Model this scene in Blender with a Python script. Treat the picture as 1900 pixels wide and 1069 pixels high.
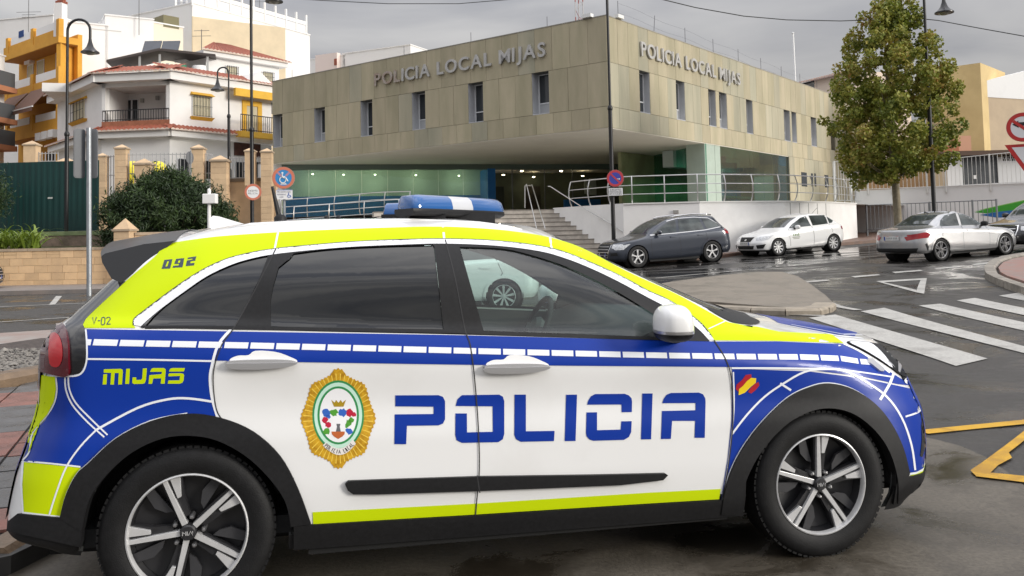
import bpy, bmesh, math, random
import numpy as np
from mathutils import Vector, Matrix
from mathutils.bvhtree import BVHTree
from mathutils.geometry import tessellate_polygon
from mathutils import noise as mnoise

random.seed(7)
rad = math.radians
scene = bpy.context.scene
C = scene.collection
for o in list(bpy.data.objects):
    bpy.data.objects.remove(o)

# ------------------------------------------------------------------ camera
# measured from the photograph: focal length (pixels of a 1900 wide frame), pitch, roll, optical centre
FPX, PITCH, ROLL, PX, PY = 1632.1, rad(3.1294), rad(1.2330), 950.0, 348.8
CAMZ = 1.433
fw = Vector((0, math.cos(PITCH), math.sin(PITCH)))
up0 = Vector((0, -math.sin(PITCH), math.cos(PITCH)))
xr = math.cos(ROLL) * Vector((1, 0, 0)) - math.sin(ROLL) * up0
ur = math.sin(ROLL) * Vector((1, 0, 0)) + math.cos(ROLL) * up0
CAM = Vector((0, 0, CAMZ))
cd = bpy.data.cameras.new('camera')
cam = bpy.data.objects.new('camera', cd)
C.objects.link(cam)
cam.matrix_world = Matrix(((xr.x, ur.x, -fw.x, 0), (xr.y, ur.y, -fw.y, 0), (xr.z, ur.z, -fw.z, CAMZ), (0, 0, 0, 1)))
cd.sensor_width = 36.0
cd.lens = FPX / 1900.0 * 36.0
cd.shift_y = -(534.5 - PY) / 1900.0
cd.clip_start = 0.05
cd.clip_end = 3000
scene.camera = cam

# ------------------------------------------------------------------ sky, sun, exposure
SUN_EL, SUN_AZ = rad(16), rad(114)      # azimuth clockwise from +Y
world = bpy.data.worlds.new('World')
scene.world = world
world.use_nodes = True
nt = world.node_tree
nt.nodes.clear()
def N(t, kind, **kw):
    n = t.nodes.new(kind)
    for k, v in kw.items():
        if k.startswith('i_'):
            n.inputs[k[2:].replace('_', ' ')].default_value = v
        else:
            setattr(n, k, v)
    return n
wo = N(nt, 'ShaderNodeOutputWorld')
bg = N(nt, 'ShaderNodeBackground')
sky = N(nt, 'ShaderNodeTexSky', sky_type='NISHITA', sun_disc=False, sun_elevation=SUN_EL, sun_rotation=SUN_AZ,
        air_density=1.0, dust_density=3.0)
hsv = N(nt, 'ShaderNodeHueSaturation')
hsv.inputs['Saturation'].default_value = 0.25
mn = N(nt, 'ShaderNodeVectorMath', operation='MINIMUM')     # thick cloud hides the glow round the sun
mn.inputs[1].default_value = (9, 9, 9)
nt.links.new(sky.outputs[0], mn.inputs[0])
nt.links.new(mn.outputs[0], hsv.inputs['Color'])
geo = N(nt, 'ShaderNodeTexCoord')
mp = N(nt, 'ShaderNodeMapping')
mp.inputs['Scale'].default_value = (1.0, 1.0, 4.2)
mp.inputs['Rotation'].default_value = (0.12, 0.05, 0.4)
nt.links.new(geo.outputs['Generated'], mp.inputs['Vector'])
nz = N(nt, 'ShaderNodeTexNoise')
nz.inputs['Scale'].default_value = 2.5
nz.inputs['Detail'].default_value = 6
nz.inputs['Roughness'].default_value = 0.45
nz.inputs['Distortion'].default_value = 0.35
nt.links.new(mp.outputs[0], nz.inputs['Vector'])
ramp = N(nt, 'ShaderNodeValToRGB')
ramp.color_ramp.elements[0].position = 0.36
ramp.color_ramp.elements[0].color = (1.55, 1.62, 1.88, 1)
ramp.color_ramp.elements[1].position = 0.62
ramp.color_ramp.elements[1].color = (3.5, 3.45, 3.45, 1)
nt.links.new(nz.outputs['Fac'], ramp.inputs['Fac'])
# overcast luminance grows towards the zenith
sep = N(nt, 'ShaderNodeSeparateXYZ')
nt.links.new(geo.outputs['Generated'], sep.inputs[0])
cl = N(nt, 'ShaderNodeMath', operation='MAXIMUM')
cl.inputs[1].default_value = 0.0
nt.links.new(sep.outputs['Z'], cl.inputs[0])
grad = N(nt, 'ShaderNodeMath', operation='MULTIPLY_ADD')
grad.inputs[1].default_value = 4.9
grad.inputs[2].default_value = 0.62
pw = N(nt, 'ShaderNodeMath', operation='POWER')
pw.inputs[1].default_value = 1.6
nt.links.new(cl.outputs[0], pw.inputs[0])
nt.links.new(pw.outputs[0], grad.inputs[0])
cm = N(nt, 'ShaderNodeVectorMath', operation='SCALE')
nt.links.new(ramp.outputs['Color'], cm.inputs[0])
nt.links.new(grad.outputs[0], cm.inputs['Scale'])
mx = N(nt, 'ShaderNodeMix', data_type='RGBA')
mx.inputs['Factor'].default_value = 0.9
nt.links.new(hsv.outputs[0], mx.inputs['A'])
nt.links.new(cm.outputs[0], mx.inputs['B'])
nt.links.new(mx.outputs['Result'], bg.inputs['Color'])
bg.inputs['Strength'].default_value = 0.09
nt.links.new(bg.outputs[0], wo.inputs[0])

sl = bpy.data.lights.new('sun', 'SUN')
sl.energy = 1.5
sl.angle = rad(18)
sl.color = (1.0, 0.95, 0.87)
so = bpy.data.objects.new('sun', sl)
C.objects.link(so)
sd = Vector((math.sin(SUN_AZ) * math.cos(SUN_EL), math.cos(SUN_AZ) * math.cos(SUN_EL), math.sin(SUN_EL)))
so.rotation_euler = (-sd).to_track_quat('-Z', 'Y').to_euler()
so.location = (20, -10, 40)
vs = scene.view_settings
vs.view_transform = 'Standard'
vs.look = 'None'
vs.exposure = 0.86
vs.gamma = 1.0

# ------------------------------------------------------------------ photogrammetry helpers
def ray(u, v):
    return (fw + xr * ((u - PX) / FPX) - ur * ((v - PY) / FPX))
def at(u, v, d):
    """world point on the sight line of photo point (u,v) at distance d along +Y"""
    r = ray(u, v)
    return CAM + r * (d / r.y)
def smooth(a, b, x):
    t = min(1.0, max(0.0, (x - a) / (b - a)))
    return t * t * (3 - 2 * t)
def zg(x, y):
    """height of the ground: level round the police car, rising towards the station street"""
    near = -0.0149 * (x + 1.29) * (1 - smooth(5, 10, y)) * (1 - smooth(3, 8, abs(x)))
    far = -2.073 + 1.433 + 0.0306 * x + 0.0275 * y
    k = 0.12
    h = max(k - abs(near - far), 0) / k
    return max(near, far) + h * h * k * 0.25
def ground(u, v, dz=0.0):
    r = ray(u, v)
    t0, t1 = 1.0, 200.0
    f = lambda t: (CAM + r * t).z - zg((CAM + r * t).x, (CAM + r * t).y) - dz
    for _ in range(60):
        tm = 0.5 * (t0 + t1)
        if f(tm) > 0: t0 = tm
        else: t1 = tm
    return CAM + r * t0

# ------------------------------------------------------------------ mesh helpers
class MB:
    def __init__(s): s.v = []; s.f = []; s.m = []; s.mi = 0
    def add(s, vs, fs):
        b = len(s.v); s.v += [tuple(p) for p in vs]
        for f in fs: s.f.append(tuple(b + i for i in f)); s.m.append(s.mi)
        return s
    def box(s, x0, x1, y0, y1, z0, z1, M=None):
        p = [(x, y, z) for z in (z0, z1) for y in (y0, y1) for x in (x0, x1)]
        if M is not None: p = [M @ Vector(q) for q in p]
        return s.add(p, [(0, 2, 3, 1), (4, 5, 7, 6), (0, 1, 5, 4), (2, 6, 7, 3), (0, 4, 6, 2), (1, 3, 7, 5)])
    def tube(s, pts, r, n=8, caps=True, r2=None):
        pts = [Vector(p) for p in pts]; m = len(pts)
        rs = r if isinstance(r, (list, tuple)) else [r + ((r2 - r) * i / max(1, m - 1) if r2 is not None else 0) for i in range(m)]
        vs = []
        prev = None
        for i, p in enumerate(pts):
            t = (pts[min(i + 1, m - 1)] - pts[max(i - 1, 0)]).normalized()
            a = prev if prev is not None else (Vector((0, 0, 1)) if abs(t.z) < .9 else Vector((1, 0, 0)))
            b = t.cross(a)
            if b.length < 1e-6: b = t.cross(Vector((0.3, 1, 0.2)))
            b.normalize(); a = b.cross(t).normalized(); prev = a
            for k in range(n):
                q = 2 * math.pi * k / n
                vs.append(p + (a * math.cos(q) + b * math.sin(q)) * rs[i])
        fs = [(i * n + k, i * n + (k + 1) % n, (i + 1) * n + (k + 1) % n, (i + 1) * n + k) for i in range(m - 1) for k in range(n)]
        if caps: fs += [tuple(reversed(range(n))), tuple(range((m - 1) * n, m * n))]
        return s.add(vs, fs)
    def lathe(s, prof, n=24, M=None, axis='z'):
        """prof: (r, h) list"""
        vs = []
        for r, h in prof:
            for k in range(n):
                q = 2 * math.pi * k / n
                p = Vector((r * math.cos(q), r * math.sin(q), h)) if axis == 'z' else Vector((r * math.cos(q), h, r * math.sin(q)))
                vs.append(M @ p if M is not None else p)
        m = len(prof)
        fs = [(i * n + k, i * n + (k + 1) % n, (i + 1) * n + (k + 1) % n, (i + 1) * n + k) for i in range(m - 1) for k in range(n)]
        return s.add(vs, fs)
    def prism(s, poly, f0, f1):
        """poly: 2D list; f0,f1: functions (a,b)->3D point for the two caps"""
        n = len(poly)
        vs = [f0(*p) for p in poly] + [f1(*p) for p in poly]
        tr = tessellate_polygon([[Vector((p[0], p[1], 0)) for p in poly]])
        fs = [tuple(t) for t in tr] + [tuple(n + i for i in reversed(t)) for t in tr]
        fs += [(i, (i + 1) % n, n + (i + 1) % n, n + i) for i in range(n)]
        return s.add(vs, fs)
    def quad(s, a, b, c, d): return s.add([a, b, c, d], [(0, 1, 2, 3)])
    def build(s, name, mat=None, parent=None, smooth=False, recalc=True, bevel=0):
        me = bpy.data.meshes.new(name)
        me.from_pydata(s.v, [], s.f)
        ms = mat if isinstance(mat, (list, tuple)) else [mat]
        for m in ms: me.materials.append(m)
        if len(ms) > 1:
            for p, i in zip(me.polygons, s.m): p.material_index = i
        if recalc:
            bm = bmesh.new(); bm.from_mesh(me); bmesh.ops.recalc_face_normals(bm, faces=bm.faces)
            bm.to_mesh(me); bm.free()
        if smooth:
            for p in me.polygons: p.use_smooth = True
            if smooth != True: me.set_sharp_from_angle(angle=rad(smooth))
        o = bpy.data.objects.new(name, me)
        C.objects.link(o)
        if parent: o.parent = parent
        if bevel:
            b = o.modifiers.new('bevel', 'BEVEL'); b.width = bevel; b.segments = 2; b.limit_method = 'ANGLE'
        return o

def empty(name, loc=(0, 0, 0), rz=0.0, M=None):
    o = bpy.data.objects.new(name, None); C.objects.link(o)
    o.empty_display_size = 0.2
    if M is not None: o.matrix_world = M
    else: o.location = loc; o.rotation_euler = (0, 0, rz)
    return o
def tag(o, label=None, cat=None, group=None, kind=None):
    if label: o['label'] = label
    if cat: o['category'] = cat
    if group: o['group'] = group
    if kind: o['kind'] = kind
    return o
def piece(name, mesh, parent, loc=(0, 0, 0), rot=(0, 0, 0), scale=(1, 1, 1)):
    o = bpy.data.objects.new(name, mesh); C.objects.link(o); o.parent = parent
    o.location = loc; o.rotation_euler = rot; o.scale = scale
    return o
def copy_tree(o, parent=None):
    c = o.copy(); C.objects.link(c); c.parent = parent
    for ch in o.children: copy_tree(ch, c)
    return c

# ------------------------------------------------------------------ materials
MATS = {}
def mat(name, col=(0.5, 0.5, 0.5), rough=0.6, metal=0.0, spec=0.5, var=0.0, scale=6.0, bump=0.0, bscale=40.0, coat=0.0,
        col2=None, emit=None, rvar=0.0, stretch=None, detail=5.0, pieces=0.0, coord='Object', ramp=(0.35, 0.68)):
    if name in MATS: return MATS[name]
    m = bpy.data.materials.new(name); MATS[name] = m
    m.use_nodes = True
    t = m.node_tree; b = t.nodes['Principled BSDF']
    b.inputs['Base Color'].default_value = (*col, 1)
    b.inputs['Roughness'].default_value = rough
    b.inputs['Metallic'].default_value = metal
    b.inputs['Specular IOR Level'].default_value = spec
    b.inputs['Coat Weight'].default_value = coat
    b.inputs['Coat Roughness'].default_value = 0.03
    if emit:
        b.inputs['Emission Color'].default_value = (*emit[0], 1); b.inputs['Emission Strength'].default_value = emit[1]
    if var or bump or rvar or col2 or pieces:
        tc = N(t, 'ShaderNodeTexCoord'); mpn = N(t, 'ShaderNodeMapping')
        if stretch: mpn.inputs['Scale'].default_value = stretch
        t.links.new(tc.outputs[coord], mpn.inputs['Vector'])
        nz = N(t, 'ShaderNodeTexNoise'); nz.inputs['Scale'].default_value = scale; nz.inputs['Detail'].default_value = detail
        nz.inputs['Roughness'].default_value = 0.6
        t.links.new(mpn.outputs[0], nz.inputs['Vector'])
        c2 = col2 if col2 else tuple(min(1, x * (1 - var)) for x in col)
        c1 = col if col2 else tuple(min(1, x * (1 + var)) for x in col)
        rp = N(t, 'ShaderNodeValToRGB')
        rp.color_ramp.elements[0].position = ramp[0]; rp.color_ramp.elements[1].position = ramp[1]
        rp.color_ramp.elements[0].color = (*c2, 1); rp.color_ramp.elements[1].color = (*c1, 1)
        t.links.new(nz.outputs['Fac'], rp.inputs['Fac'])
        out = rp.outputs['Color']
        if pieces:
            oi = N(t, 'ShaderNodeObjectInfo'); mr = N(t, 'ShaderNodeMapRange')
            mr.inputs['To Min'].default_value = 1 - pieces; mr.inputs['To Max'].default_value = 1 + pieces
            t.links.new(oi.outputs['Random'], mr.inputs['Value'])
            sc = N(t, 'ShaderNodeVectorMath', operation='SCALE')
            t.links.new(out, sc.inputs[0]); t.links.new(mr.outputs[0], sc.inputs['Scale']); out = sc.outputs[0]
        t.links.new(out, b.inputs['Base Color'])
        if rvar:
            mr = N(t, 'ShaderNodeMapRange'); mr.inputs['From Min'].default_value = 0.35; mr.inputs['From Max'].default_value = 0.65
            mr.inputs['To Min'].default_value = max(0.02, rough - rvar); mr.inputs['To Max'].default_value = min(1, rough + rvar)
            t.links.new(nz.outputs['Fac'], mr.inputs['Value']); t.links.new(mr.outputs[0], b.inputs['Roughness'])
        if bump:
            n2 = N(t, 'ShaderNodeTexNoise'); n2.inputs['Scale'].default_value = bscale; n2.inputs['Detail'].default_value = 4
            t.links.new(tc.outputs[coord], n2.inputs['Vector'])
            bp = N(t, 'ShaderNodeBump'); bp.inputs['Strength'].default_value = bump; bp.inputs['Distance'].default_value = 0.02
            t.links.new(n2.outputs['Fac'], bp.inputs['Height']); t.links.new(bp.outputs[0], b.inputs['Normal'])
    return m
def glass(name, tint=(0.8, 0.9, 0.88), ior=1.45, rough=0.0, haze=0.0):
    """thin pane: tinted see-through plus a mirror-like Fresnel reflection"""
    if name in MATS: return MATS[name]
    m = bpy.data.materials.new(name); MATS[name] = m; m.use_nodes = True
    t = m.node_tree; t.nodes.clear()
    o = N(t, 'ShaderNodeOutputMaterial'); tr = N(t, 'ShaderNodeBsdfTransparent'); gl = N(t, 'ShaderNodeBsdfGlossy')
    tr.inputs['Color'].default_value = (*tint, 1); gl.inputs['Roughness'].default_value = rough
    fr = N(t, 'ShaderNodeFresnel'); fr.inputs['IOR'].default_value = ior
    ge = N(t, 'ShaderNodeNewGeometry'); mi = N(t, 'ShaderNodeMix', data_type='FLOAT'); mi.inputs['A'].default_value = ior; mi.inputs['B'].default_value = 1 / ior
    t.links.new(ge.outputs['Backfacing'], mi.inputs['Factor']); t.links.new(mi.outputs['Result'], fr.inputs['IOR'])
    mxs = N(t, 'ShaderNodeMixShader')
    t.links.new(fr.outputs[0], mxs.inputs[0]); t.links.new(tr.outputs[0], mxs.inputs[1]); t.links.new(gl.outputs[0], mxs.inputs[2])
    out = mxs.outputs[0]
    if haze:  # pale diffuse veil mixed into the pane imitates bright reflected haze
        df = N(t, 'ShaderNodeBsdfDiffuse'); df.inputs['Color'].default_value = (0.5, 0.52, 0.52, 1)
        m2 = N(t, 'ShaderNodeMixShader'); m2.inputs[0].default_value = haze
        t.links.new(out, m2.inputs[1]); t.links.new(df.outputs[0], m2.inputs[2]); out = m2.outputs[0]
    t.links.new(out, o.inputs[0])
    return m

def inside(p, poly):
    x, y = p; c = False; j = len(poly) - 1
    for i in range(len(poly)):
        xi, yi = poly[i]; xj, yj = poly[j]
        if (yi > y) != (yj > y) and x < (xj - xi) * (y - yi) / (yj - yi) + xi: c = not c
        j = i
    return c
def curve(pts, n=6, closed=False):
    """Catmull-Rom through 2D points"""
    P = [np.array(p, float) for p in pts]; m = len(P); out = []
    for i in range(m if closed else m - 1):
        a, b, c, d = (P[(i - 1) % m], P[i], P[(i + 1) % m], P[(i + 2) % m]) if closed else (P[max(i - 1, 0)], P[i], P[i + 1], P[min(i + 2, m - 1)])
        for k in range(n):
            t = k / n
            out.append(tuple(0.5 * ((2 * b) + (c - a) * t + (2*a - 5*b + 4*c - d) * t*t + (3*b - a - 3*c + d) * t**3)))
    if not closed: out.append(tuple(P[-1]))
    return out
def ribbon(pts, wd):
    """2D polyline -> polygon of given width"""
    P = [np.array(p, float) for p in pts]; L = []; Rr = []
    for i, p in enumerate(P):
        t = P[min(i + 1, len(P) - 1)] - P[max(i - 1, 0)]; t /= (np.linalg.norm(t) + 1e-9); n = np.array([-t[1], t[0]])
        w = wd[i] if isinstance(wd, (list, tuple)) else wd
        L.append(tuple(p + n * w / 2)); Rr.append(tuple(p - n * w / 2))
    return L + Rr[::-1]

# ================================================================== ground
def sheet(name, poly, m, dz=0.0, step=2.0, kind='structure', parent=None, thick=0.0, zf=None):
    """flat-lying sheet following the ground; poly is a list of world (x,y)"""
    zf = zf or zg
    bm = bmesh.new()
    tr = tessellate_polygon([[Vector((p[0], p[1], 0)) for p in poly]])
    vv = [bm.verts.new((p[0], p[1], 0)) for p in poly]
    for t in tr:
        try: bm.faces.new([vv[k] for k in t])
        except ValueError: pass
    if step:
        for ax in (0, 1):
            lo, hi = min(p[ax] for p in poly), max(p[ax] for p in poly); k = math.floor(lo / step) * step + step
            while k < hi:
                co = [0, 0, 0]; co[ax] = k; no = [0, 0, 0]; no[ax] = 1
                bmesh.ops.bisect_plane(bm, geom=bm.verts[:] + bm.edges[:] + bm.faces[:], dist=1e-5, plane_co=co, plane_no=no); k += step
    bmesh.ops.remove_doubles(bm, verts=bm.verts, dist=1e-4)
    for v in bm.verts: v.co.z = zf(v.co.x, v.co.y) + dz
    bm.normal_update()
    for f in bm.faces:
        if f.normal.z < 0: f.normal_flip()
    if thick:
        low = {}
        for e in [e for e in bm.edges if e.is_boundary]:
            for v in e.verts:
                if v not in low: low[v] = bm.verts.new(v.co - Vector((0, 0, thick)))
            a, b = e.verts; bm.faces.new((a, b, low[b], low[a]))
        bmesh.ops.recalc_face_normals(bm, faces=bm.faces)
    me = bpy.data.meshes.new(name); bm.to_mesh(me); bm.free(); me.materials.append(m)
    o = bpy.data.objects.new(name, me); C.objects.link(o)
    if parent: o.parent = parent
    elif kind: o['kind'] = kind
    return o
def gp(*uv): return [ground(u, v).xy[:] for u, v in uv]

def wet(name, col, col2, dry_rough, wet_rough, scale, thr=(.42, .56), bump=.25, bscale=90, stretch=None, fine=.25):
    """stone or asphalt with wet, glossier and darker patches"""
    if name in MATS: return MATS[name]
    m = bpy.data.materials.new(name); MATS[name] = m; m.use_nodes = True
    t = m.node_tree; b = t.nodes['Principled BSDF']; b.inputs['Specular IOR Level'].default_value = .32
    tc = N(t, 'ShaderNodeTexCoord'); mpn = N(t, 'ShaderNodeMapping')
    if stretch: mpn.inputs['Scale'].default_value = stretch
    t.links.new(tc.outputs['Object'], mpn.inputs['Vector'])
    n1 = N(t, 'ShaderNodeTexNoise'); n1.inputs['Scale'].default_value = scale; n1.inputs['Detail'].default_value = 7; n1.inputs['Roughness'].default_value = .62; n1.inputs['Distortion'].default_value = .6
    t.links.new(mpn.outputs[0], n1.inputs['Vector'])
    mr = N(t, 'ShaderNodeMapRange', interpolation_type='SMOOTHSTEP'); mr.inputs['From Min'].default_value = thr[0]; mr.inputs['From Max'].default_value = thr[1]
    t.links.new(n1.outputs['Fac'], mr.inputs['Value'])
    n2 = N(t, 'ShaderNodeTexNoise'); n2.inputs['Scale'].default_value = bscale; n2.inputs['Detail'].default_value = 5; n2.inputs['Roughness'].default_value = .7
    t.links.new(tc.outputs['Object'], n2.inputs['Vector'])
    cmix = N(t, 'ShaderNodeMix', data_type='RGBA'); cmix.inputs['A'].default_value = (*col2, 1); cmix.inputs['B'].default_value = (*col, 1)
    t.links.new(mr.outputs[0], cmix.inputs['Factor'])
    fm = N(t, 'ShaderNodeMapRange'); fm.inputs['From Min'].default_value = .3; fm.inputs['From Max'].default_value = .7; fm.inputs['To Min'].default_value = 1 - fine; fm.inputs['To Max'].default_value = 1 + fine
    t.links.new(n2.outputs['Fac'], fm.inputs['Value'])
    sc = N(t, 'ShaderNodeVectorMath', operation='SCALE'); t.links.new(cmix.outputs['Result'], sc.inputs[0]); t.links.new(fm.outputs[0], sc.inputs['Scale'])
    t.links.new(sc.outputs[0], b.inputs['Base Color'])
    rr = N(t, 'ShaderNodeMapRange'); rr.inputs['To Min'].default_value = wet_rough; rr.inputs['To Max'].default_value = dry_rough
    t.links.new(mr.outputs[0], rr.inputs['Value']); t.links.new(rr.outputs[0], b.inputs['Roughness'])
    bp = N(t, 'ShaderNodeBump'); bp.inputs['Distance'].default_value = .006
    bs = N(t, 'ShaderNodeMath', operation='MULTIPLY'); bs.inputs[1].default_value = bump; t.links.new(mr.outputs[0], bs.inputs[0])
    ba = N(t, 'ShaderNodeMath', operation='ADD'); ba.inputs[1].default_value = bump * .12; t.links.new(bs.outputs[0], ba.inputs[0])
    t.links.new(ba.outputs[0], bp.inputs['Strength']); t.links.new(n2.outputs['Fac'], bp.inputs['Height']); t.links.new(bp.outputs[0], b.inputs['Normal'])
    return m
asphalt = wet('asphalt_damp', (.056, .052, .047), (.027, .0255, .024), .66, .20, .8, (.38, .62), .7, 70, fine=.45)
asphalt_wet = wet('asphalt_wet', (.050, .047, .044), (.026, .025, .024), .42, .07, .8, (.44, .60), .4, 140, stretch=(.5, 1.2, 1))
concrete = wet('concrete_apron', (.125, .110, .088), (.040, .033, .024), .58, .12, 1.5, (.34, .62), .4, 45, fine=.3)
concrete_l = wet('island_concrete', (.225, .195, .158), (.165, .142, .115), .62, .35, 1.6, (.34, .6), .4, 50, fine=.15)
kerb_m = mat('kerb_stone', (.26, .235, .20), .7, var=.25, scale=5, bump=.3, bscale=60, pieces=.12)
paint_w = wet('road_paint_white', (.44, .43, .40), (.30, .29, .27), .6, .4, 2.2, (.25, .55), .3, 38, fine=.28)
paint_y = wet('road_paint_yellow', (.58, .33, .025), (.40, .21, .015), .6, .4, 3.0, (.34, .55), .3, 120, fine=.15)

xs_ = np.concatenate([np.arange(-160, -24, 8), np.arange(-24, 26, .5), np.arange(26, 161, 8)]); ys_ = np.concatenate([np.arange(-12, 0, 2), np.arange(0, 46, .5), np.arange(46, 241, 8)])
rd_ = MB(); rd_.v = [(float(x), float(y), zg(x, y)) for y in ys_ for x in xs_]; nx_ = len(xs_)
rd_.f = [(j * nx_ + i, j * nx_ + i + 1, (j + 1) * nx_ + i + 1, (j + 1) * nx_ + i) for j in range(len(ys_) - 1) for i in range(nx_ - 1)]; rd_.m = [0] * len(rd_.f)
rd_o = rd_.build('road', asphalt, recalc=False, smooth=True); rd_o['kind'] = 'structure'
# carriageway by the station, washed by the rain
sheet('street_carriageway', gp((1130, 565), (1250, 520), (1400, 500), (1560, 486), (1900, 452), (1900, 440), (1640, 452), (1560, 463), (1360, 482), (1130, 505)), asphalt_wet, .005, .5)
# concrete apron under the police car
ap = gp((1712, 812), (1740, 818), (1785, 830), (1830, 850), (1870, 878), (1900, 902)) + [(9, 3.2), (9, -6), (-7, -6), (-3.1, 2.0)] + gp((20, 1068), (110, 1022), (160, 990), (260, 900), (420, 830), (700, 790), (1200, 780))
sheet('concrete_apron', ap, concrete, .006, .5)
# tiled pavement at the left, patterned in grey and pink slabs
pv = gp((0, 735), (76, 716), (150, 705), (400, 690)) + gp((420, 830), (260, 900), (160, 990), (110, 1022), (20, 1068)) + [(-4.5, 2.0), (-9, 2.0), (-9, 7.0)]
slab_g = mat('paving_grey', (.095, .092, .09), .42, var=.25, scale=4, bump=.3, bscale=40, rvar=.22, pieces=.2)
slab_p = mat('paving_pink', (.22, .095, .072), .45, var=.22, scale=4, bump=.3, bscale=40, rvar=.2, pieces=.15)
pav = sheet('pavement', pv, mat('paving_joint', (.05, .048, .045), .7, var=.2, scale=8), .085, .5, thick=.3)
pm = {}
for i, mm in enumerate((slab_g, slab_p)):
    q = MB(); q.box(-.193, .193, -.193, .193, 0, .014)
    o_ = q.build('paving_slab', mm); pm[i] = o_.data; bpy.data.objects.remove(o_)
rot = rad(21); cr, sr = math.cos(rot), math.sin(rot)
cnt = 0
for i in range(-30, 30):
    for j in range(-30, 30):
        x, y = -4.2 + .4 * (i * cr - j * sr), 5.4 + .4 * (i * sr + j * cr)
        if not all(inside((x + a, y + b), pv) for a in (-.2, .2) for b in (-.2, .2)): continue
        d = (Vector((x, y, .1)) - CAM); uu = PX + FPX * d.dot(xr) / d.dot(fw); v_ = PY - FPX * d.dot(ur) / d.dot(fw)
        if not (-330 < uu < 480): continue
        pink = ((j % 5) in (0, 1) and (i % 7) < 5) or ((i + 2 * j) % 11 == 3)
        piece('paving_slab', pm[1 if pink else 0], pav, (x, y, zg(x, y) + .0855 + .003 * random.random()), (random.uniform(-.008, .008), random.uniform(-.008, .008), rot)); cnt += 1
# brown kerb along that pavement edge, then the gravel bed behind it
def kerb_run(name, pts, wd, h, m, n_len=1.0, parent=None, zbase=None):
    """row of kerb stones along world (x,y) polyline"""
    root = empty(name, (0, 0, 0)) if parent is None else parent
    if parent is None: root['kind'] = 'structure'
    L = [0]; P = [Vector((p[0], p[1], 0)) for p in pts]
    for a, b in zip(P, P[1:]): L.append(L[-1] + (b - a).length)
    def pos(s):
        for i in range(len(P) - 1):
            if s <= L[i + 1] or i == len(P) - 2: return P[i].lerp(P[i + 1], (s - L[i]) / (L[i + 1] - L[i]))
    n = max(1, round(L[-1] / n_len))
    for k in range(n):
        a, b = pos(L[-1] * k / n), pos(L[-1] * (k + 1) / n); t = (b - a).normalized(); nn = Vector((-t.y, t.x, 0)); a = a + t * .010; b = b - t * .010
        mb = MB(); za, zb_ = zg(a.x, a.y), zg(b.x, b.y); bv = min(.05, h * .35)
        sec = [(0, -.1), (0, h - bv), (bv, h), (wd, h), (wd, -.1)]
        mb.v = [tuple(a + nn * p + Vector((0, 0, za + q))) for p, q in sec] + [tuple(b + nn * p + Vector((0, 0, zb_ + q))) for p, q in sec]
        mb.f = [(i, i + 1, 6 + i, 5 + i) for i in range(4)] + [(0, 1, 2, 3, 4), (9, 8, 7, 6, 5), (4, 0, 5, 9)]; mb.m = [0] * len(mb.f)
        mb.build('kerb_stone', m, root)
    return root
kerb_b = mat('kerb_brown', (.17, .115, .07), .5, var=.3, scale=4, bump=.3, bscale=50, pieces=.12)
kerb_run('pavement_kerb', gp((20, 1066), (110, 1021), (160, 989), (260, 899), (330, 865)), .16, .11, kerb_b, .8)
kerb_run('bed_kerb', gp((-60, 752), (0, 737), (77, 716), (200, 700)), .22, .22, kerb_b, 1.2)
bed = [p for p in gp((-60, 735), (0, 728), (78, 706), (250, 690), (300, 640), (160, 642), (76, 646), (0, 658), (-60, 668))]
sheet('planting_bed', bed, mat('bed_soil', (.06, .045, .038), .8, var=.4, scale=12, bump=.5), .14, .6)
gv = MB(); rnd = random.Random(3)
for k in range(2600):
    u_, v_ = rnd.uniform(-40, 170), rnd.uniform(648, 722)
    p = ground(u_, v_, .14)
    if not inside((p.x, p.y), bed): continue
    r_ = rnd.uniform(.010, .030) * (2.3 if rnd.random() < .02 else 1); a_ = rnd.uniform(0, 6.3)
    vs_ = [(r_ * math.cos(a_ + q) * rnd.uniform(.7, 1.2), r_ * math.sin(a_ + q) * rnd.uniform(.7, 1.2), rnd.uniform(-.1, .5) * r_) for q in (0, 1.26, 2.5, 3.77, 5.0)] + [(0, 0, r_ * .8)]
    gv.add([(p.x + a, p.y + b, p.z + c + .004) for a, b, c in vs_], [(i, (i + 1) % 5, 5) for i in range(5)])
g_o = gv.build('gravel', mat('gravel_stone', (.17, .155, .135), .6, var=.55, scale=9), recalc=False); tag(g_o, 'dark grey gravel in the planting bed behind the police car', 'gravel', kind='stuff')
# strip of pavement and kerb between bed and road
sheet('far_pavement_strip', gp((-60, 668), (0, 656), (76, 645), (180, 640), (180, 622), (90, 624), (-60, 634)), mat('strip_paving', (.30, .275, .25), .6, var=.2, scale=3, col2=(.27, .19, .16)), .10, 1.0, thick=.25)
# pavement in front of the stone wall, far left
sheet('wall_pavement', gp((-140, 552), (0, 548), (120, 545), (330, 541), (330, 520), (-140, 530)), mat('wall_paving', (.24, .20, .175), .6, var=.25, scale=2, col2=(.17, .155, .145)), .12, 2.0, thick=.3)
# refuge island
isl = gp((1170, 543), (1242, 530), (1320, 519), (1404, 510.5), (1450, 510.5), (1480, 519), (1505, 535), (1532, 556), (1547, 572), (1540, 581), (1500, 582), (1420, 577), (1300, 567), (1180, 552))
isl_o = sheet('refuge_island', isl, concrete_l, .09, .8, thick=.3)
kerb_run('x', [p for p in gp((1180, 566), (1300, 579), (1420, 585), (1500, 586), (1540, 584), (1552, 573))][::-1][::-1], .36, .11, mat('island_kerb', (.32, .275, .215), .7, var=.2, scale=4, bump=.3, bscale=50, pieces=.16), .62, parent=isl_o)
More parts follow.
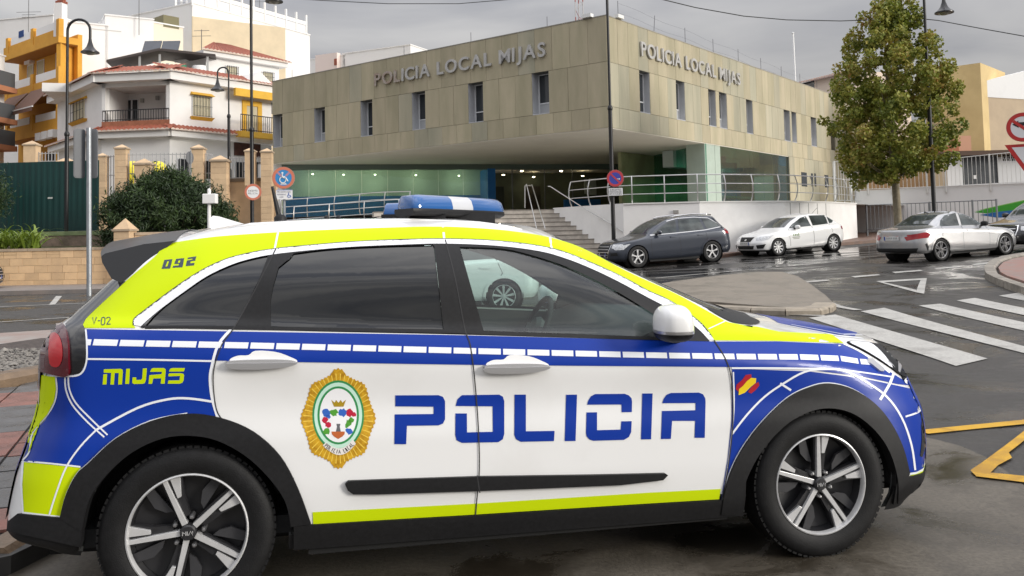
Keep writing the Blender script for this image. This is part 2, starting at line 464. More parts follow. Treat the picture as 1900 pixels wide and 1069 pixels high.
# rounded pavement corner at the right edge
rc = gp((1853, 506), (1862, 496), (1880, 489), (1960, 474), (2100, 470), (2100, 560), (1960, 552), (1900, 533), (1870, 523), (1857, 515))
rc_o = sheet('pavement_corner', rc, mat('corner_paving', (.22, .19, .17), .55, var=.25, scale=3, col2=(.30, .14, .11)), .13, .6, thick=.3)
kerb_run('x', gp((1960, 470), (1880, 484), (1858, 493), (1848, 506), (1853, 518), (1870, 527), (1900, 538), (1960, 558))[::-1], .25, .145, kerb_m, .6, parent=rc_o)
# ------------------------------------------------------------------ road markings
mk = empty('road_markings'); mk['kind'] = 'structure'
def mark(name, pts, m=None, world=False, dz=.010): return sheet(name, pts if world else gp(*pts), m or paint_w, dz, .5, parent=mk)
for q in ([(1500.8, 590.8), (1549.7, 584.7), (1832.6, 667), (1773.6, 680.7)], [(1597, 578.7), (1640.6, 572), (1960, 660), (1905, 658)], [(1704.6, 568), (1745, 564.5), (1990, 618), (1960, 628)],
          [(1775, 558.5), (1809, 553.7), (1990, 590), (1980, 602)], [(1853, 549.7), (1890, 544), (2020, 566), (2000, 577)]):
    mark('crossing_stripe', q)
for q in ([(1625.5, 522.4), (1719.8, 516.7), (1719.2, 519.7), (1640, 524.5)], [(1640, 524.5), (1700, 538.5), (1699, 543), (1625.5, 522.6)], [(1708, 520.6), (1719.2, 519.7), (1714.7, 546), (1699, 543)]):
    mark('give_way_triangle_side', q)
for q in ([(1579, 513.5), (1629, 509.3), (1634, 511.2), (1586, 515.8)], [(1655, 505.3), (1708, 501.5), (1713, 503.4), (1661, 507.6)], [(1733, 498.3), (1780, 494.4), (1786, 496), (1738, 500.4)], [(1802, 490.8), (1851, 486), (1857, 487.6), (1808, 493)], [(1490, 522.5), (1534, 519.6), (1539, 521.6), (1493, 525.5)]):
    mark('lane_dash', q)
cvp = curve([(1489, 528.5), (1505, 543), (1522.7, 554.4), (1553, 568.5), (1592, 576)], 4)
mark('curved_edge_line', ribbon([tuple(ground(*p).xy) for p in cvp], .16), world=True)
mark('edge_line', ribbon(gp((1217, 516.5), (1300, 509), (1380, 502), (1480, 497)), .10), world=True)
mark('edge_line', ribbon(gp((1320, 580), (1420, 583.5), (1530, 586.5)), .13), world=True)
mark('yellow_line', ribbon(gp((1712, 804), (1800, 795), (1960, 779)), .11), paint_y, True)
mark('yellow_hatch_edge', gp((1800.6, 877.5), (1822, 863), (1900, 804), (1980, 744), (1985, 752), (1900, 822), (1872, 844), (1878, 854), (1852, 868), (1838, 882), (1812, 889)), paint_y, True, .016)
mark('yellow_hatch_edge', gp((1812, 889), (1838, 882), (1900, 888), (1960, 892), (1960, 904), (1900, 900)), paint_y, True, .0165)
mark('parking_line', ribbon(gp((-80, 574), (0, 570), (126, 564.5), (300, 558)), .10), world=True)
mark('parking_line', ribbon(gp((-80, 602), (0, 598.5), (110, 591), (300, 583)), .10), world=True)
mark('parking_tick', gp((90, 567), (102, 566.3), (115, 550), (104, 550)), world=True)
# ================================================================== the police station
class Face:
    """upright plane: origin, direction along it, outward normal"""
    def __init__(s, P, Q=None, d=None):
        s.P = Vector((P[0], P[1], 0)); s.d = Vector((d[0], d[1], 0)).normalized() if d is not None else Vector((Q[0] - P[0], Q[1] - P[1], 0)).normalized()
        s.n = Vector((s.d.y, -s.d.x, 0))
        if s.n.dot(s.P - Vector((0, 0, 0))) > 0: s.n = -s.n
        s.len = (Vector((Q[0], Q[1], 0)) - s.P).length if Q is not None else 0
    def pt(s, a, z, o=0.0): return s.P + s.d * a + s.n * o + Vector((0, 0, z))
    def uv(s, u, v):
        r = ray(u, v); t = (s.P - CAM).dot(s.n) / r.dot(s.n); X = CAM + r * t
        return (X - s.P).dot(s.d), X.z
    def slab(s, mb, a0, a1, z0, z1, o0, o1):
        p = [s.pt(a, z, o) for z in (z0, z1) for o in (o0, o1) for a in (a0, a1)]
        return mb.add(p, [(0, 2, 3, 1), (4, 5, 7, 6), (0, 1, 5, 4), (2, 6, 7, 3), (0, 4, 6, 2), (1, 3, 7, 5)])
    def box(s, name, m, parent, a0, a1, z0, z1, o0, o1, **k):
        mb = MB(); s.slab(mb, a0, a1, z0, z1, o0, o1); return mb.build(name, m, parent, **k)
    def rect(s, u0, u1, v0, v1):
        a0, _ = s.uv(u0, (v0 + v1) / 2); a1, _ = s.uv(u1, (v0 + v1) / 2); z0 = s.uv((u0 + u1) / 2, v1)[1]; z1 = s.uv((u0 + u1) / 2, v0)[1]
        return min(a0, a1), max(a0, a1), z0, z1
def onz(u, v, z):
    r = ray(u, v); return CAM + r * ((z - CAMZ) / r.z)
AZ = 0.658461
KP = (3.8738, 34.5)
FL = Face(KP, d=(-math.cos(AZ), math.sin(AZ))); FR = Face(KP, d=(math.sin(AZ), math.cos(AZ)))
ps = empty('police_station', (KP[0], KP[1], 0)); ps_o = Vector((KP[0], KP[1], 0))
tag(ps, 'two storey police station clad in beige stone slabs with projecting upper floor', 'police station')
def P_(o):
    """attach an object built in world space to a thing's empty"""
    return o
class Ctx: pass
def under(root):
    """returns a function that parents a world-space object to root"""
    inv = Matrix.Translation(-Vector(root.location))
    def f(o):
        o.parent = root; o.matrix_parent_inverse = Matrix.Identity(4)
        o.location = -Vector(root.location)
        return o
    return f
aps = under(ps)
stone = mat('station_stone', (.47, .41, .285), .75, col2=(.36, .325, .215), scale=1.1, stretch=(1.2, 1.2, .28), bump=.25, bscale=14, pieces=.10, detail=6)
stone2 = mat('station_stone_greenish', (.445, .405, .295), .75, col2=(.33, .315, .23), scale=1.0, stretch=(1.6, 1.6, .22), bump=.25, bscale=14, pieces=.12, detail=7)
core = mat('station_core', (.20, .18, .13), .9)
ZB, Z1, Z2, ZT = 5.63, 6.48, 8.26, 10.10
LW = [(2.85, 3.72), (6.40, 7.26), (9.89, 10.74), (13.43, 14.27), (16.94, 17.78), (20.40, 21.20)]
RW = [(2.54, 3.42), (5.83, 6.68), (9.15, 9.97), (10.36, 11.24), (13.63, 14.48), (18.93, 19.87), (20.16, 20.91), (23.36, 24.34), (27.0, 27.9), (30.5, 31.4)]
LEN_L, LEN_R = 21.25, 36.0
# dark core behind the slabs, with openings left for the windows
def core_wall(F, wins, L):
    F.box('wall_core', core, None, 0.06, L, ZB + .02, Z1, -.30, -.045); mbs = []
    out = []
    cuts = [0.06] + [q for w in wins if w[1] < L for q in w] + [L]
    for a0, a1 in zip(cuts[::2], cuts[1::2]): out.append(F.box('wall_core', core, None, a0, a1, Z1, Z2, -.30, -.045))
    out.append(F.box('wall_core', core, None, 0.06, L, Z2, ZT - .03, -.30, -.045))
    return out
before = set(bpy.data.objects)
core_wall(FL, LW, LEN_L); core_wall(FR, RW, LEN_R)
rnd = random.Random(11)
def cladding(F, wins, L, zrows, gapfill=True, mod=.8775, skip=None):
    for r, (z0, z1) in enumerate(zrows):
        cuts = [0.0] + ([q for w in wins if w[1] <= L for q in w] if r == 1 else [])+ [L]
        for a0, a1 in zip(cuts[::2], cuts[1::2]):
            n = max(1, round((a1 - a0) / mod))
            e = [a0 + (a1 - a0) * k / n for k in range(n + 1)]
            for k in range(n):
                t = rnd.uniform(-.003, .004)
                F.box('cladding_slab', stone2 if rnd.random() < (.42 if F is FR else .12) else stone, None, e[k] + .006, e[k + 1] - .006, z0 + .007, z1 - .007, -.045, t)
cladding(FL, LW, LEN_L, [(ZB, Z1), (Z1, Z2), (Z2, ZT)])
cladding(FR, RW, LEN_R, [(ZB, Z1), (Z1, Z2), (Z2, ZT)], mod=.83)
# windows: recessed frame, two sashes, reveal lining
frame_w = mat('window_frame_white', (.72, .73, .74), .4); reveal = mat('reveal_panel', (.50, .51, .53), .5, var=.06, scale=3)
win_dark = mat('window_glass_dark', (.035, .04, .045), .06, spec=.7); win_pale = mat('window_blind_pale', (.42, .43, .44), .3, spec=.5)
def station_window(F, a0, a1, z0=Z1, z1=Z2, deep=.34, right=False):
    w = empty('window', F.pt((a0 + a1) / 2, z0, -deep)); W = under(w); w.parent = ps; w.location = w.location - ps_o
    def bx(n, m, *a):
        o = F.box(n, m, None, *a); o.parent = w; o.location = -(F.pt((a0 + a1) / 2, z0, -deep)); return o
    far = (a1 if not right else a1)
    bx('reveal', reveal, a0, a0 + .012, z0, z1, -deep, -.02); bx('reveal', reveal, a1 - .012, a1, z0, z1, -deep, -.02)
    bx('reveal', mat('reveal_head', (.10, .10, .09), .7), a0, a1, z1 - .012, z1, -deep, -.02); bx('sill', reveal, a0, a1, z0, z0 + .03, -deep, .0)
    f0, f1 = a0 + .012, a1 - .012
    for q in ((f0, f0 + .05, z0 + .03, z1 - .012), (f1 - .05, f1, z0 + .03, z1 - .012)): bx('frame', frame_w, *q, -deep, -deep + .05)
    for z in (z0 + .03, z0 + .50, z1 - .06): bx('frame', frame_w, f0 + .05, f1 - .05, z, z + .045, -deep, -deep + .05)
    bx('pane', win_dark, f0 + .05, f1 - .05, z0 + .545, z1 - .06, -deep + .005, -deep + .02); bx('pane', win_pale if rnd.random() < .5 else win_dark, f0 + .05, f1 - .05, z0 + .075, z0 + .50, -deep + .005, -deep + .02)
    return w
# parapet cap, soffit, roof
cap = mat('parapet_cap', (.30, .28, .24), .6)
FL.box('parapet_cap', cap, None, -.02, LEN_L, ZT - .004, ZT + .035, -.32, .012); FR.box('parapet_cap', cap, None, .33, LEN_R, ZT - .006, ZT + .033, -.32, .012)
sof = MB(); c_ = [FL.pt(0.02, 0), FL.pt(LEN_L, 0), FL.pt(LEN_L, 0) + FR.d * LEN_R, FR.pt(LEN_R, 0)]
for zt, zb in ((ZB + .01, ZB - .03),):
    sof.add([(p.x, p.y, z) for z in (zb, zt) for p in [FL.pt(.03, 0, -.03), FL.pt(LEN_L, 0, -.03), FL.pt(LEN_L, 0) + FR.d * LEN_R, FR.pt(LEN_R, 0, -.03)]], [(0, 1, 2, 3), (4, 5, 6, 7), (0, 1, 5, 4), (1, 2, 6, 5), (2, 3, 7, 6), (3, 0, 4, 7)])
sof.build('soffit', mat('soffit_render', (.80, .76, .66), .8, var=.04, scale=.5))
rf = MB(); rf.add([(p.x, p.y, z) for z in (9.6, 9.7) for p in [FL.pt(.2, 0, -.2), FL.pt(LEN_L, 0, -.2), FL.pt(LEN_L, 0) + FR.d * LEN_R, FR.pt(LEN_R, 0, -.2)]], [(0, 1, 2, 3), (4, 5, 6, 7), (0, 1, 5, 4), (1, 2, 6, 5), (2, 3, 7, 6), (3, 0, 4, 7)]); rf.build('roof', mat('roof_felt', (.18, .18, .18), .9))
FE = Face(FL.pt(LEN_L, 0), d=FR.d[:2]); FE.box('end_wall', stone2, None, 0.0, 30, 1.0, ZT - .04, -.3, -.06) if False else None
# ground floor: glazed wall set back under the overhang
GA, GB = onz(514, 304.5, ZB), onz(1145, 303.5, ZB); GE = FR.pt(8.7, 0)
FG = Face(GA.xy, GB.xy)
ZF = 2.52
pale = mat('lobby_pale_wall', (.60, .68, .65), .7, var=.05, scale=1); blue_w = mat('lobby_blue_wall', (.018, .19, .58), .6, var=.08, scale=2); dkgreen = mat('lobby_dark', (.022, .030, .026), .6, var=.2, scale=2)
gl_green = glass('station_glass', (.58, .72, .67), ior=1.6)
entry0 = FG.uv(905, 340)[0]
FG.box('white_end_wall', mat('white_render', (.74, .73, .71), .85, var=.05, scale=1.5), None, -1.0, .25, 1.0, ZB - .03, -.2, .15)
FG.box('blue_wall', blue_w, None, .25, entry0, 1.2, 3.93, -2.4, -2.15); FG.box('pale_wall', pale, None, .25, entry0, 3.93, ZB - .03, -2.4, -2.16)
FG.box('blue_pier', blue_w, None, entry0, entry0 + .45, ZF, 5.35, -2.4, .05)
FG.box('dark_fascia', mat('fascia_green', (.16, .21, .18), .6), None, .25, FG.len + 1, 5.30, ZB - .035, -.40, .02)
n = 8
for k in range(n):
    a0, a1 = .25 + (entry0 - .25) * k / n, .25 + (entry0 - .25) * (k + 1) / n
    FG.box('glass_pane', gl_green, None, a0 + .006, a1 - .006, 1.2, 5.30, -.02, -.01)
# entrance lobby: deep, dark, with lit lamps
lob0 = entry0 + .45; lob1 = FG.len + 1.5
FG.box('lobby_back_wall', mat('lobby_back', (.10, .115, .075), .7, var=.3, scale=.6), None, lob0, lob1 + 4, ZF, ZB - .03, -7.2, -7.0)
FG.box('lobby_door', dkgreen, None, lob0 + 1.0, lob0 + 2.1, ZF, 4.7, -7.0, -6.9); FG.box('lobby_door', mat('door_brown', (.05, .04, .03), .5), None, lob0 + 3.6, lob0 + 4.6, ZF, 4.7, -7.0, -6.9)
FG.box('notice_panel', mat('notice_pale', (.55, .58, .48), .6), None, *FG.rect(1102, 1115, 329, 360), -.9, -.85); FG.box('notice_panel', mat('notice_pale'), None, *FG.rect(1093, 1098, 330, 358), -.9, -.85)
FG.box('lobby_counter', blue_w, None, lob0 + 5.6, lob0 + 8, ZF, 3.7, -5, -4.6)
for u_ in (950, 1010, 1062, 1150): 
    a = FG.uv(u_, 340)[0]; FG.box('door_mullion', mat('mullion_grey', (.12, .13, .13), .4, metal=.5), None, a, a + .05, ZF, 5.3, -.05, .01)
lampm = mat('downlight_glow', (1, .95, .8), .5, emit=((1.0, .86, .55), 14.0))
for u_, v_ in ((581, 320), (640, 321), (700, 321), (778, 322), (860, 323), (934, 325), (968, 318), (990, 329), (1032, 331), (1041, 318), (1081, 327)):  # row along the left glazing includes extra lamps added to brighten the wall
    a, z = FG.uv(u_, v_); dpt = -1.5 if u_ < 900 else -2.0
    q = MB(); c0 = FG.pt(a, min(z, 5.2), dpt) if u_ < 900 else onz(u_, v_, 5.05 if u_ < 900 else 5.25)
    q.lathe([(.0001, -.012), (.05 if u_ < 900 else .075, -.01), (.055 if u_ < 900 else .085, .03), (.0001, .04)], 12, Matrix.Translation(c0)); q.build('downlight_and_added', lampm, None, smooth=40)
    if u_ in (581, 640, 700, 778, 860, 934, 990, 1032):
        pl = bpy.data.lights.new('downlight_and_fill_lamp', 'POINT'); pl.energy = 13 if u_ < 900 else 8; pl.color = (1, .86, .6); pl.shadow_soft_size = .03
        po = bpy.data.objects.new('downlight_and_fill_lamp', pl); C.objects.link(po); po.location = c0 if u_ > 900 else c0 - Vector((0, 0, .45)) + FG.n * .35
# right wing: glass to the corner pier, pier, glazed bay on the street side
FW = Face(GB.xy, GE.xy)
gl_teal = glass('station_glass_teal', (.45, .70, .62), ior=2.1, haze=.05)
for k in range(4): FW.box('glass_pane', gl_teal, None, FW.len * k / 4 + .01, FW.len * (k + 1) / 4 - .01, ZF, ZB - .03, -.02, -.01)
FR.box('corner_pier', mat('pier_green', (.42, .50, .43), .5, var=.05, scale=2), None, 8.65, 9.75, ZF, ZB - .03, -1.0, -.05)
FR.box('corner_pier', mat('pier_green'), None, 9.80, 10.4, ZF, ZB - .03, -.5, -.06)
for k in range(5):
    a0 = 10.4 + 9.1 * k / 5; FR.box('glass_pane', gl_teal, None, a0 + .01, a0 + 1.80, ZF, ZB - .03, -.10, -.09)
FR.box('bay_back_wall', mat('bay_wall', (.34, .36, .20), .7, var=.25, scale=.7), None, 9.0, 26, ZF, ZB - .05, -5.0, -4.8)
FR.box('bay_ceiling_beam', pale, None, 10.4, 18.6, 4.75, ZB - .05, -3.2, -2.6); FR.box('blue_screen', blue_w, None, 18.3, 19.5, ZF, ZB - .03, -.5, -.2); FR.box('blue_screen', blue_w, None, 12.2, 18.2, ZF, 3.75, -2.6, -2.4)
FR.box('yellow_cabinet', mat('cabinet_yellow', (.40, .28, .03), .6), None, 10.6, 12.0, ZF, 3.35, -2.0, -1.5); FR.box('desk', mat('desk_grey', (.25, .26, .25), .5), None, 13, 17, 3.2, 3.3, -2.2, -1.2)
for k in range(20):
    e0, e1 = 19.5 + .83 * k, 19.5 + .83 * (k + 1)
    if e1 > LEN_R: break
    FR.box('cladding_slab', stone2 if rnd.random() < .6 else stone, None, e0 + .006, e1 - .006, 4.15, ZB - .007, -.045, rnd.uniform(-.003, .003))
    FR.box('cladding_slab', stone2 if rnd.random() < .6 else stone, None, e0 + .006, e1 - .006, 1.2, 4.137, -.045, rnd.uniform(-.003, .003))
FR.box('wall_core', core, None, 19.52, LEN_R, 1.2, ZB - .02, -.3, -.05)
for r_ in ((1487, 1497, 320, 346), (1505, 1508.5, 322, 346), (1511, 1514, 322, 346), (1530, 1537, 325, 348), (1545, 1552, 327, 350)):
    a0, a1, z0, z1 = FR.rect(*r_); FR.box('low_window', win_dark, None, a0, a1, z0, z1, -.02, .012)
# sign letters, one object per letter
fontc = mat('sign_letter_steel', (.50, .49, .47), .45, metal=.3, var=.12, scale=4)
fontr = mat('sign_letter_rusted', (.30, .20, .14), .6, var=.3, scale=5, col2=(.42, .38, .34))
def letter_mesh(ch, ext=.05, bold=.018):
    cu_ = bpy.data.curves.new('letter', 'FONT'); cu_.body = ch; cu_.size = 1.0; cu_.extrude = ext; cu_.offset = bold; cu_.resolution_u = 4
    o = bpy.data.objects.new('letter', cu_); C.objects.link(o)
    dg = bpy.context.evaluated_depsgraph_get(); me = bpy.data.meshes.new_from_object(o.evaluated_get(dg)); bpy.data.objects.remove(o)
    me.name = 'letter'; xs = [v.co.x for v in me.vertices]; return me, (min(xs), max(xs)) if xs else (0, .3)
LM = {}
def sign(F, text, a0, a1, zbase, zcap, parent=None, m=None, o_=.03, name='letter', depth=.07, special=()):
    """letters along a face from a0 to a1"""
    ms = []; x = 0.0
    for ch in text:
        if ch == ' ': x += .36; ms.append(None); continue
        if ch not in LM: LM[ch] = letter_mesh(ch)
        me, (lo, hi) = LM[ch]; ms.append((me, lo, hi, x)); x += hi - lo + .115
    x -= .115; sx = abs(a1 - a0) / x; sz = (zcap - zbase) / .73; sg = 1 if a1 > a0 else -1
    ex = F.d * sg; ez = Vector((0, 0, 1)); en = ex.cross(ez)
    if en.dot(F.n) < 0: en = -en
    out = []
    for i, q in enumerate(ms):
        if not q: continue
        me, lo, hi, xx = q; m2 = me.copy(); m2.materials.clear(); m2.materials.append(fontr if i in special else (m or fontc))
        org = F.pt(a0 + sg * (xx - lo) * sx, zbase, o_)
        for v in m2.vertices:
            c = v.co.copy(); w = org + ex * (c.x * sx) + ez * (c.y * sz) + en * ((c.z / .05 * .5 + .5) * depth); v.co = w
        o = bpy.data.objects.new(name, m2); C.objects.link(o); out.append(o)
        if parent is not None: under(parent)(o)
    return out
sign(FL, 'POLICIA LOCAL MIJAS', 13.17, 2.93, 8.89, 9.50, special=(0, 1, 2))
sign(FR, 'POLICIA LOCAL MIJAS', 2.63, 12.81, 8.88, 9.50)
# rooftop fittings: floodlights at the corner, wire posts
for F, a in ((FL, .85), (FR, .95)):
    q = MB(); F.slab(q, a - .22, a + .22, ZT + .04, ZT + .18, -.08, .14); q.build('floodlight', mat('floodlight_white', (.8, .8, .78), .4), None)
for k in range(9):
    a = 1.2 + 3.0 * k; q = MB(); q.tube([FR.pt(a, ZT, -.15), FR.pt(a + (.12 if k == 1 else 0), ZT + .85 - .03 * k, -.15)], .012, 6); q.build('wire_post', mat('post_grey', (.10, .10, .11), .6), None)
for zz in (.35, .75):
    q = MB(); q.tube([FR.pt(1.2 + .8 * k, ZT + zz - .012 * k + .04 * math.sin(k), -.15) for k in range(31)], .004, 4); q.build('roof_wire', mat('post_grey'), None)
for k in range(5):
    a = 3.0 + 4.2 * k; q = MB(); q.tube([FL.pt(a, ZT, -.2), FL.pt(a, ZT + .5, -.2)], .012, 6); q.build('wire_post', mat('post_grey'), None)
new = [o for o in bpy.data.objects if o not in before and o.type == 'MESH']
for o in new: aps(o)
for o in bpy.data.objects:
    if o not in before and o.type == 'LIGHT': o.parent = ps; o.location = o.location - ps_o
for a0, a1 in LW: station_window(FL, a0, a1, deep=.5)
for a0, a1 in RW[:8]: station_window(FR, a0, a1, right=True)
# mast on the roof
mast = empty('lattice_mast', onz(1075, 40, 10.1)); tag(mast, 'red and white lattice radio mast rising behind the station roof', 'mast')
b_ = at(1075, 45, 46); mast.location = (b_.x, b_.y, 9.7)
mrd, mwh = mat('mast_red', (.35, .10, .09), .6), mat('mast_white', (.5, .48, .47), .6)
for i, (dx, dy) in enumerate(((-.2, -.12), (.2, -.12), (0, .22))):
    for k in range(6):
        q = MB(); q.tube([(dx, dy, k * .8), (dx, dy, k * .8 + .8)], .028, 6); q.build('mast_leg', mrd if k % 2 else mwh, mast)
for k in range(16):
    z = .3 * k; A = [(-.2, -.12), (.2, -.12), (0, .22)]; q = MB(); a, b = A[k % 3], A[(k + 1) % 3]
    q.tube([(a[0], a[1], z), (b[0], b[1], z + .3)], .014, 5); q.build('mast_brace', mrd if (k // 3) % 2 else mwh, mast)
flp = empty('flagpole', at(1476, 150, 60)); flp.location.z = 9.7
tag(flp, 'bare white flagpole behind the far end of the station roof', 'flagpole')
q = MB(); zt = at(1473, 62, 60).z - 9.7; q.tube([(0, 0, -.5), (-.05, 0, zt)], .07, 8); q.build('pole', mat('pole_white', (.8, .8, .8), .5), flp)
q = MB(); q.lathe([(.0001, .1), (.09, .05), (.1, 0), (.0001, -.06)], 10, Matrix.Translation((-.05, 0, zt))); q.build('finial', mat('pole_white'), flp)
# ------------------------------------------------------------------ terrace, stairs and railings
T_, Q_ = Vector((1.70, 37.0, 0)), Vector((4.2, 33.35, 0))
edge = [Q_, Vector((7.0, 32.9, 0)), Vector((10.6, 34.2, 0)), Vector((13.2, 36.6, 0)), Vector((15.4, 39.4, 0))]
tw = mat('terrace_white', (.82, .81, .79), .85, var=.05, scale=1.2, bump=.1, bscale=20, col2=(.74, .73, .71), ramp=(.3, .6))
fl_ = sheet('terrace_floor', [p.xy[:] for p in [T_] + edge] + [(24, 48), (26, 70), (-18, 70), (-18, 43)], mat('terrace_tile', (.48, .45, .40), .5, var=.15, scale=2), 0, 0, zf=lambda x, y: ZF)
tr_ = empty('terrace_wall', (Q_.x, Q_.y, zg(Q_.x, Q_.y))); tag(tr_, 'long white rendered terrace wall behind the parked cars', 'wall')
att = under(tr_)
def seg_wall(name, a, b, z0, z1, th, m, back=True):
    F = Face(a.xy, b.xy); mb = MB(); F.slab(mb, 0, F.len, z0, z1, -th, 0); return mb.build(name, m, None)
for a, b in zip(edge, edge[1:]):
    att(seg_wall('wall_panel', a, b, -.4, ZF + .01, .3, tw)); F = Face(a.xy, b.xy); att(F.box('coping', mat('coping_white', (.72, .71, .68), .8), None, 0, F.len, ZF + .01, ZF + .06, -.33, .04))
FC = Face(T_.xy, Q_.xy)
att(FC.box('cheek_wall', tw, None, 0, FC.len, -.4, ZF + .055, -.3, 0))
for k in range(5):   # scuppers weeping on the far end
    a, b = edge[3], edge[4]
    p = edge[2].lerp(edge[3], .1 + .2 * k); F = Face(edge[2].xy, edge[3].xy); att(F.box('drip_mark', mat('drip_stain', (.36, .36, .35), .9), None, F.len * (.1 + .2 * k), F.len * (.1 + .2 * k) + .05, ZF - 1.1 + .1 * (k % 3), ZF - .02, 0, .004))
att(Face(edge[0].xy, edge[1].xy).box('vent_box', mat('vent_grey', (.30, .29, .27), .6), None, *Face(edge[0].xy, edge[1].xy).rect(1249, 1259, 390, 396), 0, .05))
sts = empty('entrance_stairs', (2.0, 35, zg(2, 35))); tag(sts, 'wide pale stone entrance stairs leading up to the station terrace', 'stairs'); ast = under(sts)
td = Vector((math.cos(rad(14)), math.sin(rad(14)), 0)); pd = Vector((td.y, -td.x, 0))
stm = mat('step_stone', (.46, .42, .37), .7, var=.18, scale=3, bump=.2, bscale=30); nsm = mat('step_nosing', (.20, .18, .155), .6, var=.2, scale=6)
NS = 12
for k in range(NS):
    p = T_.lerp(Q_, (k + .2) / NS); z1 = ZF - (ZF - .36) / (NS) * (k + .0) - .0; rise = (ZF - .36) / NS
    r0 = p + td * .02; l0 = p - td * 7.5
    mb = MB(); mb.add([(r0 + pd * .0) + Vector((0, 0, z1 - rise - .02)), l0 + Vector((0, 0, z1 - rise - .02)), l0 - pd * .8 + Vector((0, 0, z1 - rise - .02)), r0 - pd * .8 + Vector((0, 0, z1 - rise - .02)), r0 + Vector((0, 0, z1 - .001 * k)), l0 + Vector((0, 0, z1 - .001 * k)), l0 - pd * .8 + Vector((0, 0, z1 - .001 * k)), r0 - pd * .8 + Vector((0, 0, z1 - .001 * k))],
           [(0, 1, 2, 3), (4, 5, 6, 7), (0, 1, 5, 4), (1, 2, 6, 5), (2, 3, 7, 6), (3, 0, 4, 7)])
    ast(mb.build('step', stm, None))
    mb = MB(); e = .035; a, b = r0 + pd * .012 + Vector((0, 0, z1 - e)), l0 + pd * .012 + Vector((0, 0, z1 - e)); up = Vector((0, 0, e + .003))
    mb.add([a, b, b - pd * .05, a - pd * .05, a + up, b + up, b - pd * .05 + up, a - pd * .05 + up], [(0, 1, 2, 3), (4, 5, 6, 7), (0, 1, 5, 4), (1, 2, 6, 5), (2, 3, 7, 6), (3, 0, 4, 7)])
    ast(mb.build('step_nosing', nsm, None))
steel = mat('stainless_rail', (.62, .62, .61), .28, metal=.9, var=.08, scale=8)
def handrail(label, runs, r=.022):
    hr = empty('handrail', runs[0][0]); hr.location = Vector(runs[0][0]); a_ = under(hr); tag(hr, label, 'handrail')
    for i, run in enumerate(runs):
        mb = MB(); mb.tube(run, r, 8); a_(mb.build('rail' if len(run) > 2 else ('rail' if abs((Vector(run[0]) - Vector(run[1])).xy.length) > .3 else 'post'), steel, None, smooth=40))
    return hr
handrail('twin steel handrail running down the middle of the stairs', [
    [at(974, 386, 36.9), at(974, 345, 36.9), at(977, 342, 36.8), at(996, 425, 34.2)], [at(983, 345, 37.1), at(987, 343, 37.0), at(1012, 425, 34.2)], [at(974, 345, 36.9), at(983, 344, 37.1)], [at(996, 425, 34.2), at(996, 440, 34.2)]])
handrail('sloping steel handrail fixed along the white stair cheek', [[at(1017, 346, 37.0), at(1021, 346, 36.9), at(1075, 381, 35.2), at(1140, 419, 33.7), at(1155, 430, 33.4)]])
def railing(label, pts, hgt=1.02, spacing=1.3, bulge=.14, nr=3, zf=None):
    """terrace railing with bowed flat posts and tube rails"""
    root = empty('terrace_railing', pts[0]); a_ = under(root); tag(root, label, 'railing')
    P = [Vector(p) for p in pts]; L = [0]
    for a, b in zip(P, P[1:]): L.append(L[-1] + (b - a).length)
    def pos(s):
        for i in range(len(P) - 1):
            if s <= L[i + 1] + 1e-6 or i == len(P) - 2: return P[i].lerp(P[i + 1], (s - L[i]) / (L[i + 1] - L[i])), (P[i + 1] - P[i]).normalized()
    n = max(1, round(L[-1] / spacing)); prof = [(0, 0), (.6 * bulge, .18), (bulge, .45), (.9 * bulge, .7), (.35 * bulge, .95), (.15 * bulge, 1.0)]
    for k in range(n + 1):
        p, t = pos(L[-1] * k / n); nn = Vector((t.y, -t.x, 0)).normalized()
        if nn.dot(p - CAM) > 0: nn = -nn
        mb = MB(); pr = [p + nn * (o - bulge) + Vector((0, 0, z * hgt)) for o, z in prof]; mb.tube(pr, .024, 6); a_(mb.build('post', steel, None, smooth=40))
    for j in range(nr):
        zz = (1.0, .66, .33)[j] if nr == 3 else 1.0; o = np.interp(zz, [q[1] for q in prof], [q[0] for q in prof]) - bulge
        run = []
        for k in range(n * 2 + 1):
            p, t = pos(L[-1] * k / (n * 2)); nn = Vector((t.y, -t.x, 0)).normalized()
            if nn.dot(p - CAM) > 0: nn = -nn
            run.append(p + nn * o + Vector((0, 0, zz * hgt)))
        mb = MB(); mb.tube(run, .022 if j == 0 else .016, 8); a_(mb.build('rail', steel, None, smooth=40))
    return root
eg = [Vector((p.x, p.y, ZF + .06)) for p in edge]
railing('bowed steel railing on the white terrace wall above the parked cars', [FC.pt(FC.len * .25, ZF + .06)] + eg, spacing=1.25)
railing('bowed steel railing along the ramp below the blue glazed wall', [at(520, 411, 41), at(620, 404, 41), at(700, 397, 40.5), at(760, 396, 40)], 1.0, 1.15)
railing('second steel railing on the ramp landing beside the stairs', [at(545, 419, 38.2), at(640, 412, 38.2), at(740, 405, 38)], .82, 1.6)

# white wall carrying the ramp, left of the stairs, and the left stair cheek
rw = empty('ramp_wall', (T_.x - 7.6, T_.y - 2, zg(-6, 36))); tag(rw, 'white rendered wall carrying the ramp left of the stairs behind the police car', 'wall'); arw = under(rw)
LT, LQ = T_ - td * 7.5, Q_ - td * 7.5
FLC = Face(LT.xy, LQ.xy); arw(FLC.box('cheek_wall', tw, None, -.4, FLC.len, -.4, ZF - .25, -.3, -.02))
r0_, r1_ = at(480, 420, 41.6), at(765, 405, 40.4); FRW = Face(r0_.xy, r1_.xy); arw(FRW.box('wall_panel', tw, None, 0, FRW.len, -.4, 2.05, -.3, -.05))
FRX = Face(r1_.xy, LT.xy); arw(FRX.box('wall_panel', tw, None, 0, FRX.len, -.4, 2.2, -.3, 0))
